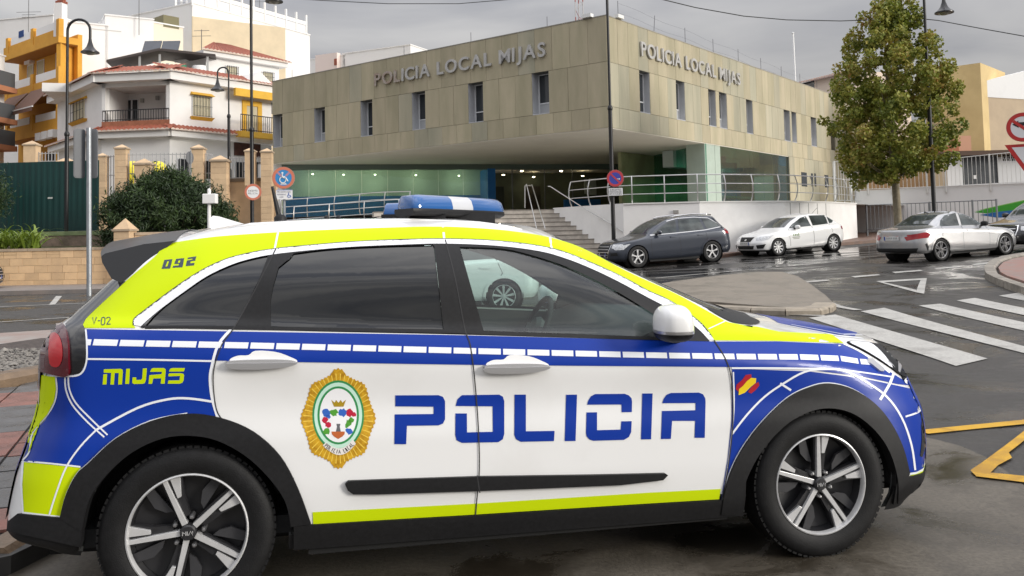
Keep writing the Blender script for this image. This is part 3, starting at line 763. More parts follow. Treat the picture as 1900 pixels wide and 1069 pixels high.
# ================================================================== left: garden walls and houses
def xyd(u, d, v=440): p = at(u, v, d); return (p.x, p.y)
def FF(u0, d0, u1, d1): return Face(xyd(u0, d0), xyd(u1, d1))
def thing(name, F, a, z, label, cat, group=None):
    p = F.pt(a, z); r = empty(name, p); tag(r, label, cat, group); return r, under(r)
sand = mat('sandstone_block', (.76, .52, .29), .8, col2=(.66, .45, .26), scale=3.0, bump=.35, bscale=22, pieces=.12)
sand_p = mat('sandstone_pillar', (.68, .49, .30), .8, col2=(.56, .40, .25), scale=2.5, bump=.3, bscale=22, pieces=.08)
mortar = mat('mortar', (.44, .345, .235), .9); coping = mat('coping_stone', (.44, .34, .24), .8, var=.15, scale=3, bump=.2, pieces=.1)
white_r = mat('white_render_house', (.80, .785, .76), .85, col2=(.74, .725, .70), scale=.8, bump=.08, bscale=12, ramp=(.25, .55)); white_b = mat('white_render_bright', (.83, .82, .80), .85, col2=(.76, .75, .73), scale=.5, ramp=(.2, .5)); cream = mat('cream_render', (.70, .58, .40), .85, var=.06, scale=1)
ochre = mat('ochre_render', (.70, .36, .045), .8, col2=(.62, .30, .035), scale=1); yel_s = mat('yellow_surround', (.72, .42, .05), .8, var=.08, scale=2); dark_w = mat('house_window_dark', (.035, .04, .045), .08, spec=.6); shut = mat('shutter_cream', (.52, .47, .33), .7, var=.06, scale=6); iron = mat('wrought_iron', (.02, .02, .022), .6); tile = mat('roof_tile', (.36, .11, .06), .75, col2=(.24, .065, .04), scale=5, bump=.3, bscale=30); tile_w = mat('tile_edge', (.62, .50, .42), .8, var=.2, scale=8); brick_r = mat('terracotta_band', (.34, .13, .07), .8, var=.15, scale=5)
# --- block wall by the pavement, with each block
FWL = FF(-70, 30.2, 332, 29.6)
zb0 = FWL.uv(60, 534)[1]; zt0 = FWL.uv(60, 466)[1]
w_, aw = thing('block_wall', FWL, 0, zb0, 'low sandstone block garden wall with coping along the far pavement', 'wall')
aw(FWL.box('mortar_core', mortar, None, 0, FWL.len, zb0 - .3, zt0 - .01, -.22, -.012))
nc = 5; ch = (zt0 - zb0) / nc; rnd = random.Random(5)
aP = FWL.uv(217, 470)[0]
for c_i in range(nc):
    a = -.25 * (c_i % 2)
    while a < FWL.len:
        l = rnd.uniform(.44, .56); a0, a1 = max(a, 0), min(a + l, FWL.len)
        if a1 - a0 > .06: aw(FWL.box('block', sand, None, a0 + .005, a1 - .005, zb0 + c_i * ch + .005, zb0 + (c_i + 1) * ch - .005, -.2, rnd.uniform(-.004, .006)))
        a += l
for k in range(13):
    a0, a1 = FWL.len * k / 13, FWL.len * (k + 1) / 13
    if a1 < FWL.uv(250, 470)[0]: aw(FWL.box('coping_stone', coping, None, a0 + .004, a1 - .004, zt0, zt0 + .09, -.24, .03))
def pillar(F, u0, u1, v0, v1, label, group=None, capf=.5, dz=0, courses=True, name='stone_pillar', depth=None):
    a0, a1, z0, z1 = F.rect(u0, u1, v0, v1); w = a1 - a0; r, ad = thing(name, F, (a0 + a1) / 2, z0, label, 'pillar', group); dp = w
    capz = z1 - w * capf; n = max(1, round((capz - z0) / .25)) if courses else 1
    for k in range(n): ad(F.box('pillar_block' if n > 1 else 'shaft', sand_p, None, a0 + w * .05, a1 - w * .05, z0 + (capz - z0) * k / n + .003, z0 + (capz - z0) * (k + 1) / n - .003, -dp * .45, dp * .45))
    ad(F.box('cap_slab', coping, None, a0 - w * .03, a1 + w * .03, capz, capz + w * .12, -dp * .53, dp * .53))
    mb = MB(); b = [F.pt(a0, capz + w * .12, -dp * .5), F.pt(a1, capz + w * .12, -dp * .5), F.pt(a1, capz + w * .12, dp * .5), F.pt(a0, capz + w * .12, dp * .5), F.pt((a0 + a1) / 2, z1, 0)]
    mb.add(b, [(0, 1, 2, 3), (0, 1, 4), (1, 2, 4), (2, 3, 4), (3, 0, 4)]); ad(mb.build('cap_pyramid', sand_p, None)); return r
pillar(FWL, 217, 248, 405, 533, 'short sandstone gate pillar with pyramid cap beside the police car spoiler', capf=.75)
F2 = FF(248, 29.8, 420, 30.6)
a0, a1, z0, z1 = F2.rect(250, 400, 430, 520)
r, ad = thing('panel_wall', F2, 0, 0, 'plain sandstone wall right of the short gate pillar with dark letterbox panel', 'wall')
ad(F2.box('wall_face', sand_p, None, a0, a1, z0, z1 - .1, -.25, 0)); ad(F2.box('coping_stone', coping, None, a0, a1, z1 - .1, z1, -.3, .04)); ad(F2.box('letterbox_panel', mat('panel_dark', (.03, .035, .035), .4), None, *F2.rect(261, 345, 442, 470), 0, .02))
# --- raised bed, ledge and green metal fence
F3 = FF(-80, 32.5, 260, 32.0)
zl = F3.uv(120, 431)[1]
sheet('garden_bed', [F3.pt(0, 0, 2.2).xy[:], F3.pt(F3.len, 0, 2.2).xy[:], F3.pt(F3.len, 0, -.1).xy[:], F3.pt(0, 0, -.1).xy[:]], mat('mossy_soil', (.075, .085, .022), .9, col2=(.05, .035, .022), scale=3, bump=.6, bscale=30), 0, .8, zf=lambda x, y: zt0 - .06 + .12 * (y - 30.5))
r, ad = thing('garden_ledge', F3, 0, zl - .6, 'mossy green topped ledge at the foot of the green fence', 'wall')
ad(F3.box('ledge_face', mat('ledge_pink', (.30, .22, .17), .85, col2=(.14, .11, .08), scale=3, bump=.4), None, 0, F3.len, zl - .7, zl - .12, -.3, 0)); ad(F3.box('ledge_top', mat('ledge_moss', (.20, .25, .12), .85, var=.2, scale=4), None, 0, F3.len, zl - .12, zl + .03, -1.2, .02))
F4 = FF(-80, 34.6, 183, 34.2)
r, ad = thing('green_fence', F4, 0, F4.uv(90, 428)[1], 'tall dark green sheet metal fence at the left', 'fence')
gmt = mat('green_sheet', (.004, .036, .033), .45, var=.10, scale=1.2)
npn = 6
for k in range(npn):
    a0, a1 = F4.len * k / npn, F4.len * (k + 1) / npn; zb_, zt_ = F4.uv(90, 430)[1], F4.uv(90, 300)[1]; mb = MB(); m_ = 16
    for i in range(m_ + 1):
        a = a0 + .001 + (a1 - a0 - .002) * i / m_; o = .015 * (1 if (i // 2) % 2 else 0)
        mb.v += [F4.pt(a, zb_, o)[:], F4.pt(a, zt_, o)[:], F4.pt(a, zb_, o - .02)[:], F4.pt(a, zt_, o - .02)[:]]
    for i in range(m_): b = 4 * i; mb.f += [(b, b + 4, b + 5, b + 1), (b + 2, b + 3, b + 7, b + 6), (b + 1, b + 5, b + 7, b + 3)]; mb.m += [0, 0, 0]
    ad(mb.build('fence_sheet', gmt, None))
ad(F4.box('fence_mark', mat('mark_white', (.5, .5, .48), .6), None, *F4.rect(89, 98, 366, 369), .016, .02))
F5 = FF(-80, 36.5, 520, 37.5)
plist = [(181, 200, 284, 440, 'sandstone pillar at the right end of the green fence'), (215, 238, 268, 420, 'tall sandstone pillar carrying the iron fence behind the bush'), (47, 72, 261, 340, 'sandstone pillar top rising over the left half of the green fence'), (108, 139, 292, 330, 'pyramid cap peeping over the green fence behind the traffic sign'), (252, 284, 294, 360, 'sandstone pillar between the two yellow recycling bins'),
         (357, 381, 268, 400, 'sandstone pillar with a round sign back on its left side'), (393, 425, 288, 420, 'wide low sandstone pillar right of the bush'), (455, 475, 274, 345, 'sandstone pillar behind the thick black lamp post'), (485, 507, 275, 430, 'sandstone pillar touching the left corner of the police station')]
for u0, u1, v0, v1, lb_ in plist: pillar(F5, u0, u1, v0, v1, lb_, 'sandstone garden pillars', capf=.42, courses=(v1 - v0) > 120)
r, ad = thing('terrace_stone_wall', F5, F5.uv(450, 400)[0], F5.uv(450, 425)[1], 'beige stone wall below the iron fence left of the station', 'wall')
FB_ = FF(395, 37.9, 512, 37.9); ad(FB_.box('wall_face', sand_p, None, *FB_.rect(396, 512, 336, 440), -.3, 0)); ad(FB_.box('coping_stone', mat('dark_coping', (.18, .14, .10), .8), None, *FB_.rect(396, 512, 331, 337), -.32, .03))
def iron_fence(F, u0, u1, v0, v1, label, nb, mid=None):
    a0, a1, z0, z1 = F.rect(u0, u1, v0, v1); r, ad = thing('iron_fence', F, a0, z0, label, 'fence', 'white iron garden fences')
    m = mat('fence_grey_iron', (.42, .42, .42), .5); mb = MB()
    for k in range(nb + 1): a = a0 + (a1 - a0) * k / nb; F.slab(mb, a - .012, a + .012, z0, z1, -.012, .012)
    o = ad(mb.build('fence_bars', m, None)); o['kind'] = 'stuff'
    for z in ((z0 + .05, z1 - .08) if mid is None else (z0 + .05, F.uv((u0 + u1) / 2, mid)[1], z1 - .08)): ad(F.box('fence_rail', m, None, a0, a1, z, z + .03, -.018, .018))
iron_fence(F5, 200, 216, 288, 400, 'narrow iron fence between two sandstone pillars right of the green fence', 3, 326); iron_fence(F5, 238, 357, 284, 400, 'long iron fence in front of the white house above the bush', 16, 322); iron_fence(F5, 381, 394, 284, 380, 'short iron fence gap right of the round sign back', 2, 322); iron_fence(FB_, 426, 456, 290, 333, 'iron fence on the stone wall left of the thick lamp post', 5); iron_fence(FB_, 475, 486, 290, 333, 'iron fence bars on the stone wall beside the station corner', 2); iron_fence(F5, 72, 108, 282, 302, 'iron fence just above the green metal fence', 6)
# --- yellow recycling igloos behind the fence
for u_, lb_ in ((243, 'yellow igloo recycling bin at the left above the bush'), (291, 'yellow igloo recycling bin at the right above the bush')):
    p = at(u_, 345, 39.5); ig = empty('recycling_bin', p); tag(ig, lb_, 'recycling bin', 'yellow igloo bins'); ym = mat('bin_yellow', (.72, .62, .03), .4)
    mb = MB(); mb.lathe([(.42, -.1), (.50, .1), (.52, .45), (.47, .75), (.36, .98), (.2, 1.1), (.0001, 1.12)], 24); mb.build('shell', ym, ig, smooth=True)
    mb = MB(); mb.lathe([(.0001, .02), (.13, .02), (.15, .0), (.15, -.1)], 18, Matrix.Translation((.12, -.40, .62)) @ Matrix.Rotation(rad(72), 4, 'X')); mb.build('drop_hole', mat('bin_hole', (.02, .012, .01), .7), ig, smooth=40)
# ------------------------------------------------------------------ white house with tiled eaves
def corrug(name, F, a0, a1, z0, o0, z1, o1, ad, m=None, per=.26, a0t=None, a1t=None, thick=.05):
    """strip of barrel tiles from the eave (z0,o0) up to (z1,o1)"""
    a0t = a0 if a0t is None else a0t; a1t = a1 if a1t is None else a1t; n = max(2, int(abs(a1 - a0) / per * 6)); mb = MB()
    for i in range(n + 1):
        t = i / n; h = .06 * abs(math.sin(math.pi * abs(a1 - a0) / per * t))
        mb.v += [F.pt(a0 + (a1 - a0) * t, z0 + h, o0)[:], F.pt(a0t + (a1t - a0t) * t, z1 + h, o1)[:], F.pt(a0 + (a1 - a0) * t, z0 - thick, o0)[:]]
    for i in range(n): b = 3 * i; mb.f += [(b, b + 3, b + 4, b + 1), (b + 2, b + 5, b + 3, b)]; mb.m += [0, 1]
    o = mb.build(name, [m or tile, tile_w], None, recalc=False); o['kind'] = 'stuff'; return ad(o)
wh = empty('white_house', (*xyd(250, 49), 3.0)); tag(wh, 'white house with red tiled eaves, yellow window frames and iron balconies', 'house'); aH = under(wh)
HL, HM, HR = FF(105, 55, 188, 48.5), FF(188, 48.5, 315, 48), FF(315, 48, 505, 53.5)
def zz(F, u, v): return F.uv(u, v)[1]
zg0, zf1, ze = 2.0, zz(HM, 250, 238), zz(HM, 250, 152)
for F in (HL, HR): aH(F.box('wall', white_r, None, 0, F.len, zg0, ze, -.4, 0))
aH(HM.box('ground_floor_wall', white_r, None, 0, HM.len, zg0, zf1, -.4, 0)); aH(HM.box('recess_back_wall', white_r, None, -.5, HM.len + .5, zf1, ze, -2.6, -2.3)); aH(HM.box('recess_ceiling', white_r, None, 0, HM.len, ze - .25, ze, -2.6, .0)); aH(HM.box('recess_floor', brick_r, None, 0, HM.len, zf1 - .1, zf1 + .02, -2.6, .02))
s_ = Face(HM.pt(HM.len, 0).xy, (HM.pt(HM.len, 0, -2.4)).xy); aH(s_.box('recess_side_wall', white_r, None, 0, 2.4, zf1, ze, -.2, 0)); s_ = Face(HM.pt(0, 0).xy, (HM.pt(0, 0, -2.4)).xy); aH(s_.box('recess_side_wall', white_r, None, 0, 2.4, zf1, ze, -.0, .2))
for F in (HL, HM, HR):
    e = .0; aH(F.box('eave_band', white_r, None, -.3, F.len + .3, ze - .02, ze + .42, -.6, .55)); corrug('eave_tiles', F, -.45, F.len + .45, ze + .46, .72, ze + 1.05, -1.0, aH)
    if F is not HL or True:
        zc = zf1; aH(F.box('canopy_band', white_r, None, -.2, F.len + .2, zc - .55, zc - .2, -.1, .5)); corrug('canopy_tiles', F, -.35, F.len + .35, zc - .17, .68, zc + .12, .0, aH)
def win(F, ad, u0, u1, v0, v1, m=None, bars=False, hood=None, frame=None, nb=6, deep=.12):
    a0, a1, z0, z1 = F.rect(u0, u1, v0, v1); w = ad(F.box('window', m or dark_w, None, a0, a1, z0, z1, -.05, .012))
    fr_ = frame or frame_w
    for q in ((a0 - .05, a0, z0 - .05, z1 + .05), (a1, a1 + .05, z0 - .05, z1 + .05), (a0, a1, z0 - .05, z0), (a0, a1, z1, z1 + .05)): ad(F.box('window_frame', fr_, None, *q, 0, .05))
    if bars:
        mb = MB()
        for k in range(nb + 1): a = a0 + (a1 - a0) * k / nb; F.slab(mb, a - .012, a + .012, z0 - .03, z1 + .03, .14, .165)
        for z in (z0, (z0 + z1) / 2, z1): F.slab(mb, a0 - .03, a1 + .03, z - .012, z + .012, .166, .18)
        ad(mb.build('window_grille', iron, None))['kind'] = 'stuff'
    if hood:
        mb = MB(); hz = (z1 - z0) * .16; b = (a1 - a0) * .08
        mb.add([F.pt(a0 - b * 1.6, z1 + .06, .30), F.pt(a1 + b * 1.6, z1 + .06, .30), F.pt(a1 + b, z1 + .06 + hz, 0), F.pt(a0 - b, z1 + .06 + hz, 0), F.pt(a0 - b * 1.6, z1 + .06, 0), F.pt(a1 + b * 1.6, z1 + .06, 0)], [(0, 1, 2, 3), (0, 4, 5, 1), (0, 3, 4), (1, 5, 2), (4, 3, 2, 5)]); ad(mb.build('window_hood', yel_s, None))
        mb = MB(); mb.add([F.pt(a0 - b * 1.6, z0 - .06, .25), F.pt(a1 + b * 1.6, z0 - .06, .25), F.pt(a1 + b, z0 - .06 - hz, 0.01), F.pt(a0 - b, z0 - .06 - hz, 0.01), F.pt(a0 - b * 1.6, z0 - .06, 0), F.pt(a1 + b * 1.6, z0 - .06, 0)], [(0, 1, 2, 3), (0, 4, 5, 1), (0, 3, 4), (1, 5, 2), (4, 3, 2, 5)]); ad(mb.build('window_sill', yel_s, None))
win(HR, aH, 357, 390, 180, 216, shut, True, True); win(HL, aH, 136, 159, 190, 223, shut, True, True, nb=4)
HB = Face(HM.pt(0, 0, -2.3).xy, HM.pt(HM.len, 0, -2.3).xy); win(HB, aH, 234, 256, 186, 228, dark_w, frame=frame_w)
a0, a1, z0, z1 = HB.rect(234, 256, 186, 228); aH(HB.box('door_mullion', frame_w, None, (a0 + a1) / 2 - .04, (a0 + a1) / 2 + .04, z0, z1, .012, .05))
for u_, v_ in ((198, 185), (210, 194), (265, 187), (293, 182)):
    a, z = HB.uv(u_, v_); aH(HB.box('wall_lamp', mat('lamp_grey', (.35, .34, .32), .6), None, a - .09, a + .09, z - .12, z + .12, 0, .12))
def balcony_rail(F, ad, a0, a1, z0, z1, nb, o=.35, m=iron):
    mb = MB()
    for k in range(nb + 1): a = a0 + (a1 - a0) * k / nb; F.slab(mb, a - .012, a + .012, z0, z1, o - .012, o + .012)
    q = ad(mb.build('balcony_bars', m, None)); q['kind'] = 'stuff'; ad(F.box('balcony_rail', m, None, a0, a1, z1, z1 + .05, o - .025, o + .025)); ad(F.box('balcony_rail', m, None, a0, a1, z0 + .06, z0 + .10, o - .02, o + .02))
zr0, zr1 = zz(HM, 250, 224), zz(HM, 250, 208); aH(HM.box('terracotta_band', brick_r, None, 0, HM.len, zf1 - .05, zr0, -.05, .02)); balcony_rail(HM, aH, .05, HM.len - .05, zr0, zr1 + .1, 26, .0)
a0, a1, z0, z1 = HR.rect(452, 482, 188, 250); aH(HR.box('balcony_door', shut, None, a0 + .18, a1 - .18, z0, z1 - .3, -.05, .015))
for q in ((a0 - .12, a0 + .18, z0, z1), (a1 - .18, a1 + .12, z0, z1), (a0 + .18, a1 - .18, z1 - .3, z1)): aH(HR.box('door_surround', yel_s, None, *q, 0, .07))
b0, b1, z0, z1 = HR.rect(428, 505, 220, 249); aH(HR.box('balcony_slab', yel_s, None, b0, b1, z0 - .32, z0, 0, 1.0)); balcony_rail(HR, aH, b0, b1, z0, z1, 22, .95)
gz = zz(HR, 470, 172); mb = MB(); g0, g1 = HR.uv(428, 172)[0], HR.uv(520, 172)[0]
mb.add([HR.pt(g0, gz, .4), HR.pt(g1, gz, .4), HR.pt((g0 + g1) / 2, gz + 1.25, .4), HR.pt(g0, gz, -3), HR.pt(g1, gz, -3), HR.pt((g0 + g1) / 2, gz + 1.25, -3)], [(0, 1, 2), (0, 2, 5, 3), (1, 4, 5, 2)]); aH(mb.build('gable', white_r, None)); aH(HR.box('gable_cornice', yel_s, None, g0 - .2, g1, gz - .45, gz, 0.56, .75)); q = MB(); q.lathe([(.0001, .01), (.13, .01), (.14, -.05)], 14, Matrix.Translation(HR.pt((g0 + g1) / 2, gz + .5, .41)) @ Matrix(((HR.d.x, 0, HR.n.x, 0), (HR.d.y, 0, HR.n.y, 0), (0, 1, 0, 0), (0, 0, 0, 1)))); aH(q.build('gable_vent', iron, None))
for u0, u1, v0, v1 in ((70 + 260, 70 + 278, 296, 338), (436, 452, 302, 334), (474, 481, 302, 334), (380, 392, 300, 332)): win(HR if u0 > 315 else HM, aH, u0, u1, v0, v1, dark_w, True, nb=4)
aH(HR.box('shop_panel', mat('panel_brown', (.08, .03, .02), .5, var=.3, scale=5), None, *HR.rect(434, 482, 263, 290), 0, .08))
# roof terrace with lean-to canopy, laundry and solar panels
zt1 = ze + .9; FT = FF(215, 51.5, 395, 53)
aH(FT.box('roof_slab', white_r, None, -4, FT.len + 6, ze, ze + .5, -8, -.2))
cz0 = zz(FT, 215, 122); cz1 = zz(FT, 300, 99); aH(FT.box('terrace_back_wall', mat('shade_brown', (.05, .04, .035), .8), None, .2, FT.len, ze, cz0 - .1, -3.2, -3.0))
mb = MB(); pts_ = [FT.pt(-.4, cz0, 1.0), FT.pt(FT.len * .45, cz1, .8), FT.pt(FT.len + .2, zz(FT, 390, 108), .6), FT.pt(FT.len + .2, zz(FT, 390, 108), -3.2), FT.pt(FT.len * .45, cz1 + .2, -3.2), FT.pt(-.4, cz0 + .2, -3.2)]
mb.add(pts_ + [p + Vector((0, 0, .14)) for p in pts_], [(0, 1, 4, 5), (1, 2, 3, 4), (6, 7, 10, 11), (7, 8, 9, 10), (0, 1, 7, 6), (1, 2, 8, 7), (2, 3, 9, 8), (3, 4, 10, 9), (4, 5, 11, 10), (5, 0, 6, 11)]); aH(mb.build('canopy_roof', mat('canopy_brown', (.055, .042, .038), .6), None))
for u_ in (261, 298, 386): a = FT.uv(u_, 130)[0]; aH(FT.box('canopy_post', mat('post_pale', (.45, .45, .44), .5), None, a - .06, a + .06, ze, zz(FT, u_, 104), .4, .52))
for i, (u0, u1, v0, v1, cc) in enumerate(((308, 314, 118, 128, (.6, .6, .6)), (315, 322, 120, 134, (.5, .5, .5)), (323, 334, 122, 135, (.3, .34, .38)), (337, 346, 121, 131, (.10, .36, .22)))): aH(FT.box('laundry', mat('laundry%d' % i, cc, .9), None, *FT.rect(u0, u1, v0, v1), .1, .13))
q = MB(); q.lathe([(.0001, .62), (.42, .6), (.45, .5), (.45, -.2)], 18, Matrix.Translation(FT.pt(FT.uv(371, 140)[0], zz(FT, 371, 143), .3))); aH(q.build('water_tank', white_b, None, smooth=40))
FSP = FF(265, 55, 332, 55)
for u0, u1 in ((265, 297), (299, 331)):
    a0, a1, z0, z1 = FSP.rect(u0, u1, 74, 103); mb = MB(); mb.add([FSP.pt(a0 + .15, z0, .6), FSP.pt(a1 + .15, z0, .6), FSP.pt(a1, z1, -.3), FSP.pt(a0, z1, -.3), FSP.pt(a0 + .15, z0 - .06, .55), FSP.pt(a1 + .15, z0 - .06, .55), FSP.pt(a1, z1 - .06, -.35), FSP.pt(a0, z1 - .06, -.35)], [(0, 1, 2, 3), (4, 5, 6, 7), (0, 1, 5, 4), (1, 2, 6, 5), (2, 3, 7, 6), (3, 0, 4, 7)]); aH(mb.build('solar_panel', mat('solar_black', (.045, .05, .065), .25, var=.1, scale=3), None))
# upper rear block of the house
HU = FF(383, 53, 520, 57); HUs = FF(383, 53, 330, 60)
zu0, zu1 = ze, zz(HU, 440, 112); aH(HU.box('upper_wall', white_r, None, 0, HU.len, zu0, zu1, -3, 0)); aH(HU.box('upper_cornice', white_r, None, -.4, HU.len + .4, zu1 - .05, zu1 + .25, -3, .4)); corrug('upper_tiles', HU, -.6, HU.len + .6, zu1 + .28, .55, zu1 + 1.5, -2.5, aH, a0t=2.0, a1t=HU.len - 2.0)
win(HU, aH, 419, 440, 124, 148, shut, True, nb=5); win(HU, aH, 487, 506, 135, 152, shut, True, nb=5)
# ------------------------------------------------------------------ ochre block of flats with balconies
oc = empty('ochre_apartment_block', (*xyd(60, 62), 2.0)); tag(oc, 'ochre apartment block with white balustrade balconies and brown awnings', 'apartment block'); aO = under(oc)
OF = FF(14, 62.8, 112, 57.5); OS = FF(112, 57.5, 140, 59)
zo = lambda v: OF.uv(112, v)[1]
aO(OF.box('front_wall', ochre, None, -1, OF.len, 1.5, zo(60), -1.35, -1.05)); aO(OS.box('side_wall', ochre, None, -.1, OS.len, 1.5, zo(68), -.3, 0))
for v_s, v_t in ((72, 40), (163, 128), (237, 205)):   # balconies: slab, ochre parapet, white balustrade panels
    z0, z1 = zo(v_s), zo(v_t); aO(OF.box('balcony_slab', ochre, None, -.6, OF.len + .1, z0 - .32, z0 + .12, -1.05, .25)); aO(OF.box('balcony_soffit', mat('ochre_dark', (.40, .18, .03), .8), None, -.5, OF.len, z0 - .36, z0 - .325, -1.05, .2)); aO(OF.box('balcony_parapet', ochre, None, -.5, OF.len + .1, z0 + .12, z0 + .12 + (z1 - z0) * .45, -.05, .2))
    for f0, f1 in ((.08, .46), (.58, .96)):
        aO(OF.box('balustrade_panel', white_b, None, OF.len * f0, OF.len * f1, z0 + .12 + (z1 - z0) * .45, z1, -.02, .16)); mb = MB(); n = 9
    for f in (.02, .52, .99): aO(OF.box('balustrade_post', ochre, None, OF.len * f - .2, OF.len * f + .2, z0 + .12, z1 + .12, -.08, .24))
for u0, u1, v0, v1 in ((52, 62, 122, 152), (70, 82, 113, 140), (105, 117, 98, 128)): 
    FW_ = Face(OF.pt(0, 0, -1.05).xy, OF.pt(OF.len, 0, -1.05).xy); win(FW_, aO, u0, u1, v0, v1, mat('door_cream', (.55, .48, .30), .6))
q = MB(); F_ = Face(OF.pt(0, 0, -1.05).xy, OF.pt(OF.len, 0, -1.05).xy); F_.slab(q, *F_.rect(54, 64, 106, 120), 0, .35); aO(q.build('air_conditioner', white_b, None))
for u0, u1, v0, v1 in ((64, 104, 165, 206), (22, 60, 178, 214)):   # awnings
    a0, _ = OF.uv(u0, 190); a1, _ = OF.uv(u1, 190); zt_, zb_ = OF.uv((u0 + u1) / 2, v0)[1], OF.uv((u0 + u1) / 2, v1)[1]; mb = MB(); mb.add([OF.pt(a0, zt_, .25), OF.pt(a1, zt_, .25), OF.pt(a1, zb_, 1.5), OF.pt(a0, zb_, 1.5), OF.pt(a0, zb_ - .28, 1.5), OF.pt(a1, zb_ - .28, 1.5)], [(0, 1, 2, 3), (3, 2, 5, 4)]); aO(mb.build('awning', mat('awning_brown', (.20, .115, .085), .85, var=.15, scale=3, stretch=(6, 6, .2)), None)); aO(OF.box('awning_bar', white_b, None, a0, a1, zb_ - .04, zb_ + .04, 1.44, 1.52))
q = MB(); ch_ = at(116, 45, 59); F_ = OS; F_.slab(q, .0, .55, zo(68), OS.uv(116, 5)[1], -.6, 0); aO(q.build('chimney', white_b, None)); 
for k in range(3): aO(OS.box('chimney_tile', tile, None, .02 + .18 * k, .16 + .18 * k, OS.uv(116, 5)[1], OS.uv(116, 1)[1] + .1 * (k % 2), -.5, .05))
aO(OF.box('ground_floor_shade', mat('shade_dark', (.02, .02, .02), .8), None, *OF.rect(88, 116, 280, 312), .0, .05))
for k in range(3): aO(OF.box('air_conditioner', white_b, None, *OF.rect(82 + 12 * k, 91 + 12 * k, 248 - 3 * k, 262 - 3 * k), .2, .6))
aO(OF.box('drying_towel', mat('towel_blue', (.02, .06, .20), .9), None, *OF.rect(40, 49, 58, 70), .17, .2))
# ------------------------------------------------------------------ plain white buildings stacked behind
def plain(name, label, faces, aux=()):
    r = empty(name, faces[0][0].pt(0, 2)); tag(r, label, 'building'); ad = under(r)
    for F, m, u0, u1, v0, v1, dp in faces:
        a0, a1, z0, z1 = F.rect(u0, u1, v0, v1); ad(F.box('wall', m, None, a0, a1, 1.5, z1, -dp, 0)); ad(F.box('parapet_cap', white_b, None, a0 - .05, a1 + .05, z1, z1 + .1, -dp - .05, .06))
    return r, ad
Fa = FF(125, 60, 345, 64); r, ad = plain('white_party_wall_building', 'long plain white building wall behind the tiled house', [(Fa, white_b, 128, 200, 45, 140, 6), (Fa, white_b, 195, 285, 33, 140, 7)])
ad(Fa.box('wall_stain', mat('stain_grey', (.55, .54, .52), .9), None, *Fa.rect(165, 225, 55, 57), 0, .01))
Fa2 = FF(285, 66, 345, 68); r, ad = plain('ivory_building', 'ivory building between the white party wall and the tall white block', [(Fa2, mat('ivory', (.78, .70, .56), .85), 283, 340, 47, 140, 6)])
ad(Fa2.box('olive_hut', mat('hut_olive', (.20, .18, .10), .8), None, *Fa2.rect(303, 332, 30, 52), -2, 0.02))
Fb, Fbs = FF(357, 72, 572, 84), FF(357, 72, 326, 76)
r, ad = plain('tall_white_building', 'tall white apartment building with a white posted roof parapet', [(Fb, white_b, 357, 575, 36, 150, 12)])
a0, a1, z0, z1 = Fbs.rect(329, 357, 28, 90); ad(Fbs.box('side_wall', cream, None, a0, a1, 1.5, Fb.uv(357, 22)[1] - .4, -8, 0)); zt_ = Fb.uv(400, 28)[1]; zp_ = Fb.uv(466, 36)[1]
for k in range(11): a = Fb.len * k / 10; ad(Fb.box('parapet_post', white_b, None, a - .08, a + .08, zp_, zp_ + 1.9, -.12, .05))
ad(Fb.box('parapet_rail', white_b, None, 0, Fb.len, zp_ + .9, zp_ + 1.25, -.06, .0)); ad(Fb.box('parapet_mesh', mat('mesh_white', (.75, .75, .75), .8), None, 0, Fb.len, zp_ + .1, zp_ + .85, -.05, -.02))
for k in range(4): a = Fbs.len * k / 3; ad(Fbs.box('parapet_post', white_b, None, a - .07, a + .07, zp_ - .2, zp_ + 1.8, -.1, .05))
Fc = FF(560, 92, 765, 86); r, ad = plain('low_white_building', 'distant white flat roofed buildings rising behind the station roof', [(Fc, white_b, 560, 640, 108, 160, 8), (Fc, white_b, 636, 762, 92, 160, 10)]); ad(Fc.box('gable_block', mat('pinkish_white', (.78, .66, .60), .85), None, *Fc.rect(592, 632, 102, 150), 0, .6)); ad(Fc.box('small_window', tile, None, *Fc.rect(627, 632, 111, 123), .6, .65))
Fd = FF(-60, 74, 96, 72); r, ad = plain('far_white_building', 'white building at the upper left corner behind the ochre block', [(Fd, white_b, -60, 98, 36, 200, 8)])
Fe = FF(-60, 56, 16, 60); r, ad = plain('grey_balcony_building', 'grey building with dark balconies cut by the left edge', [(Fe, white_b, -60, 8, 95, 300, 6)])
for v_ in (130, 190, 240): a0, a1, z0, z1 = Fe.rect(-60, 2, v_, v_ + 28); ad(Fe.box('balcony', mat('balcony_dark', (.08, .085, .09), .7), None, a0, a1, z0, z1, 0, 1.0)); ad(Fe.box('balcony_slab', mat('slab_terracotta', (.42, .18, .09), .8), None, a0, a1 + .1, z0 - .35, z0, 0, 1.1))
# a slope of ground carrying the houses, and one round sign back
hs = MB(); hs.add([(-60, 37.5, .8), (2.0, 43.5, .8), (2.0, 130, 5), (-90, 130, 5)], [(0, 1, 2, 3)]); h_ = hs.build('hillside', mat('hill_earth', (.22, .18, .13), .9, var=.2, scale=.6), recalc=False); h_['kind'] = 'structure'
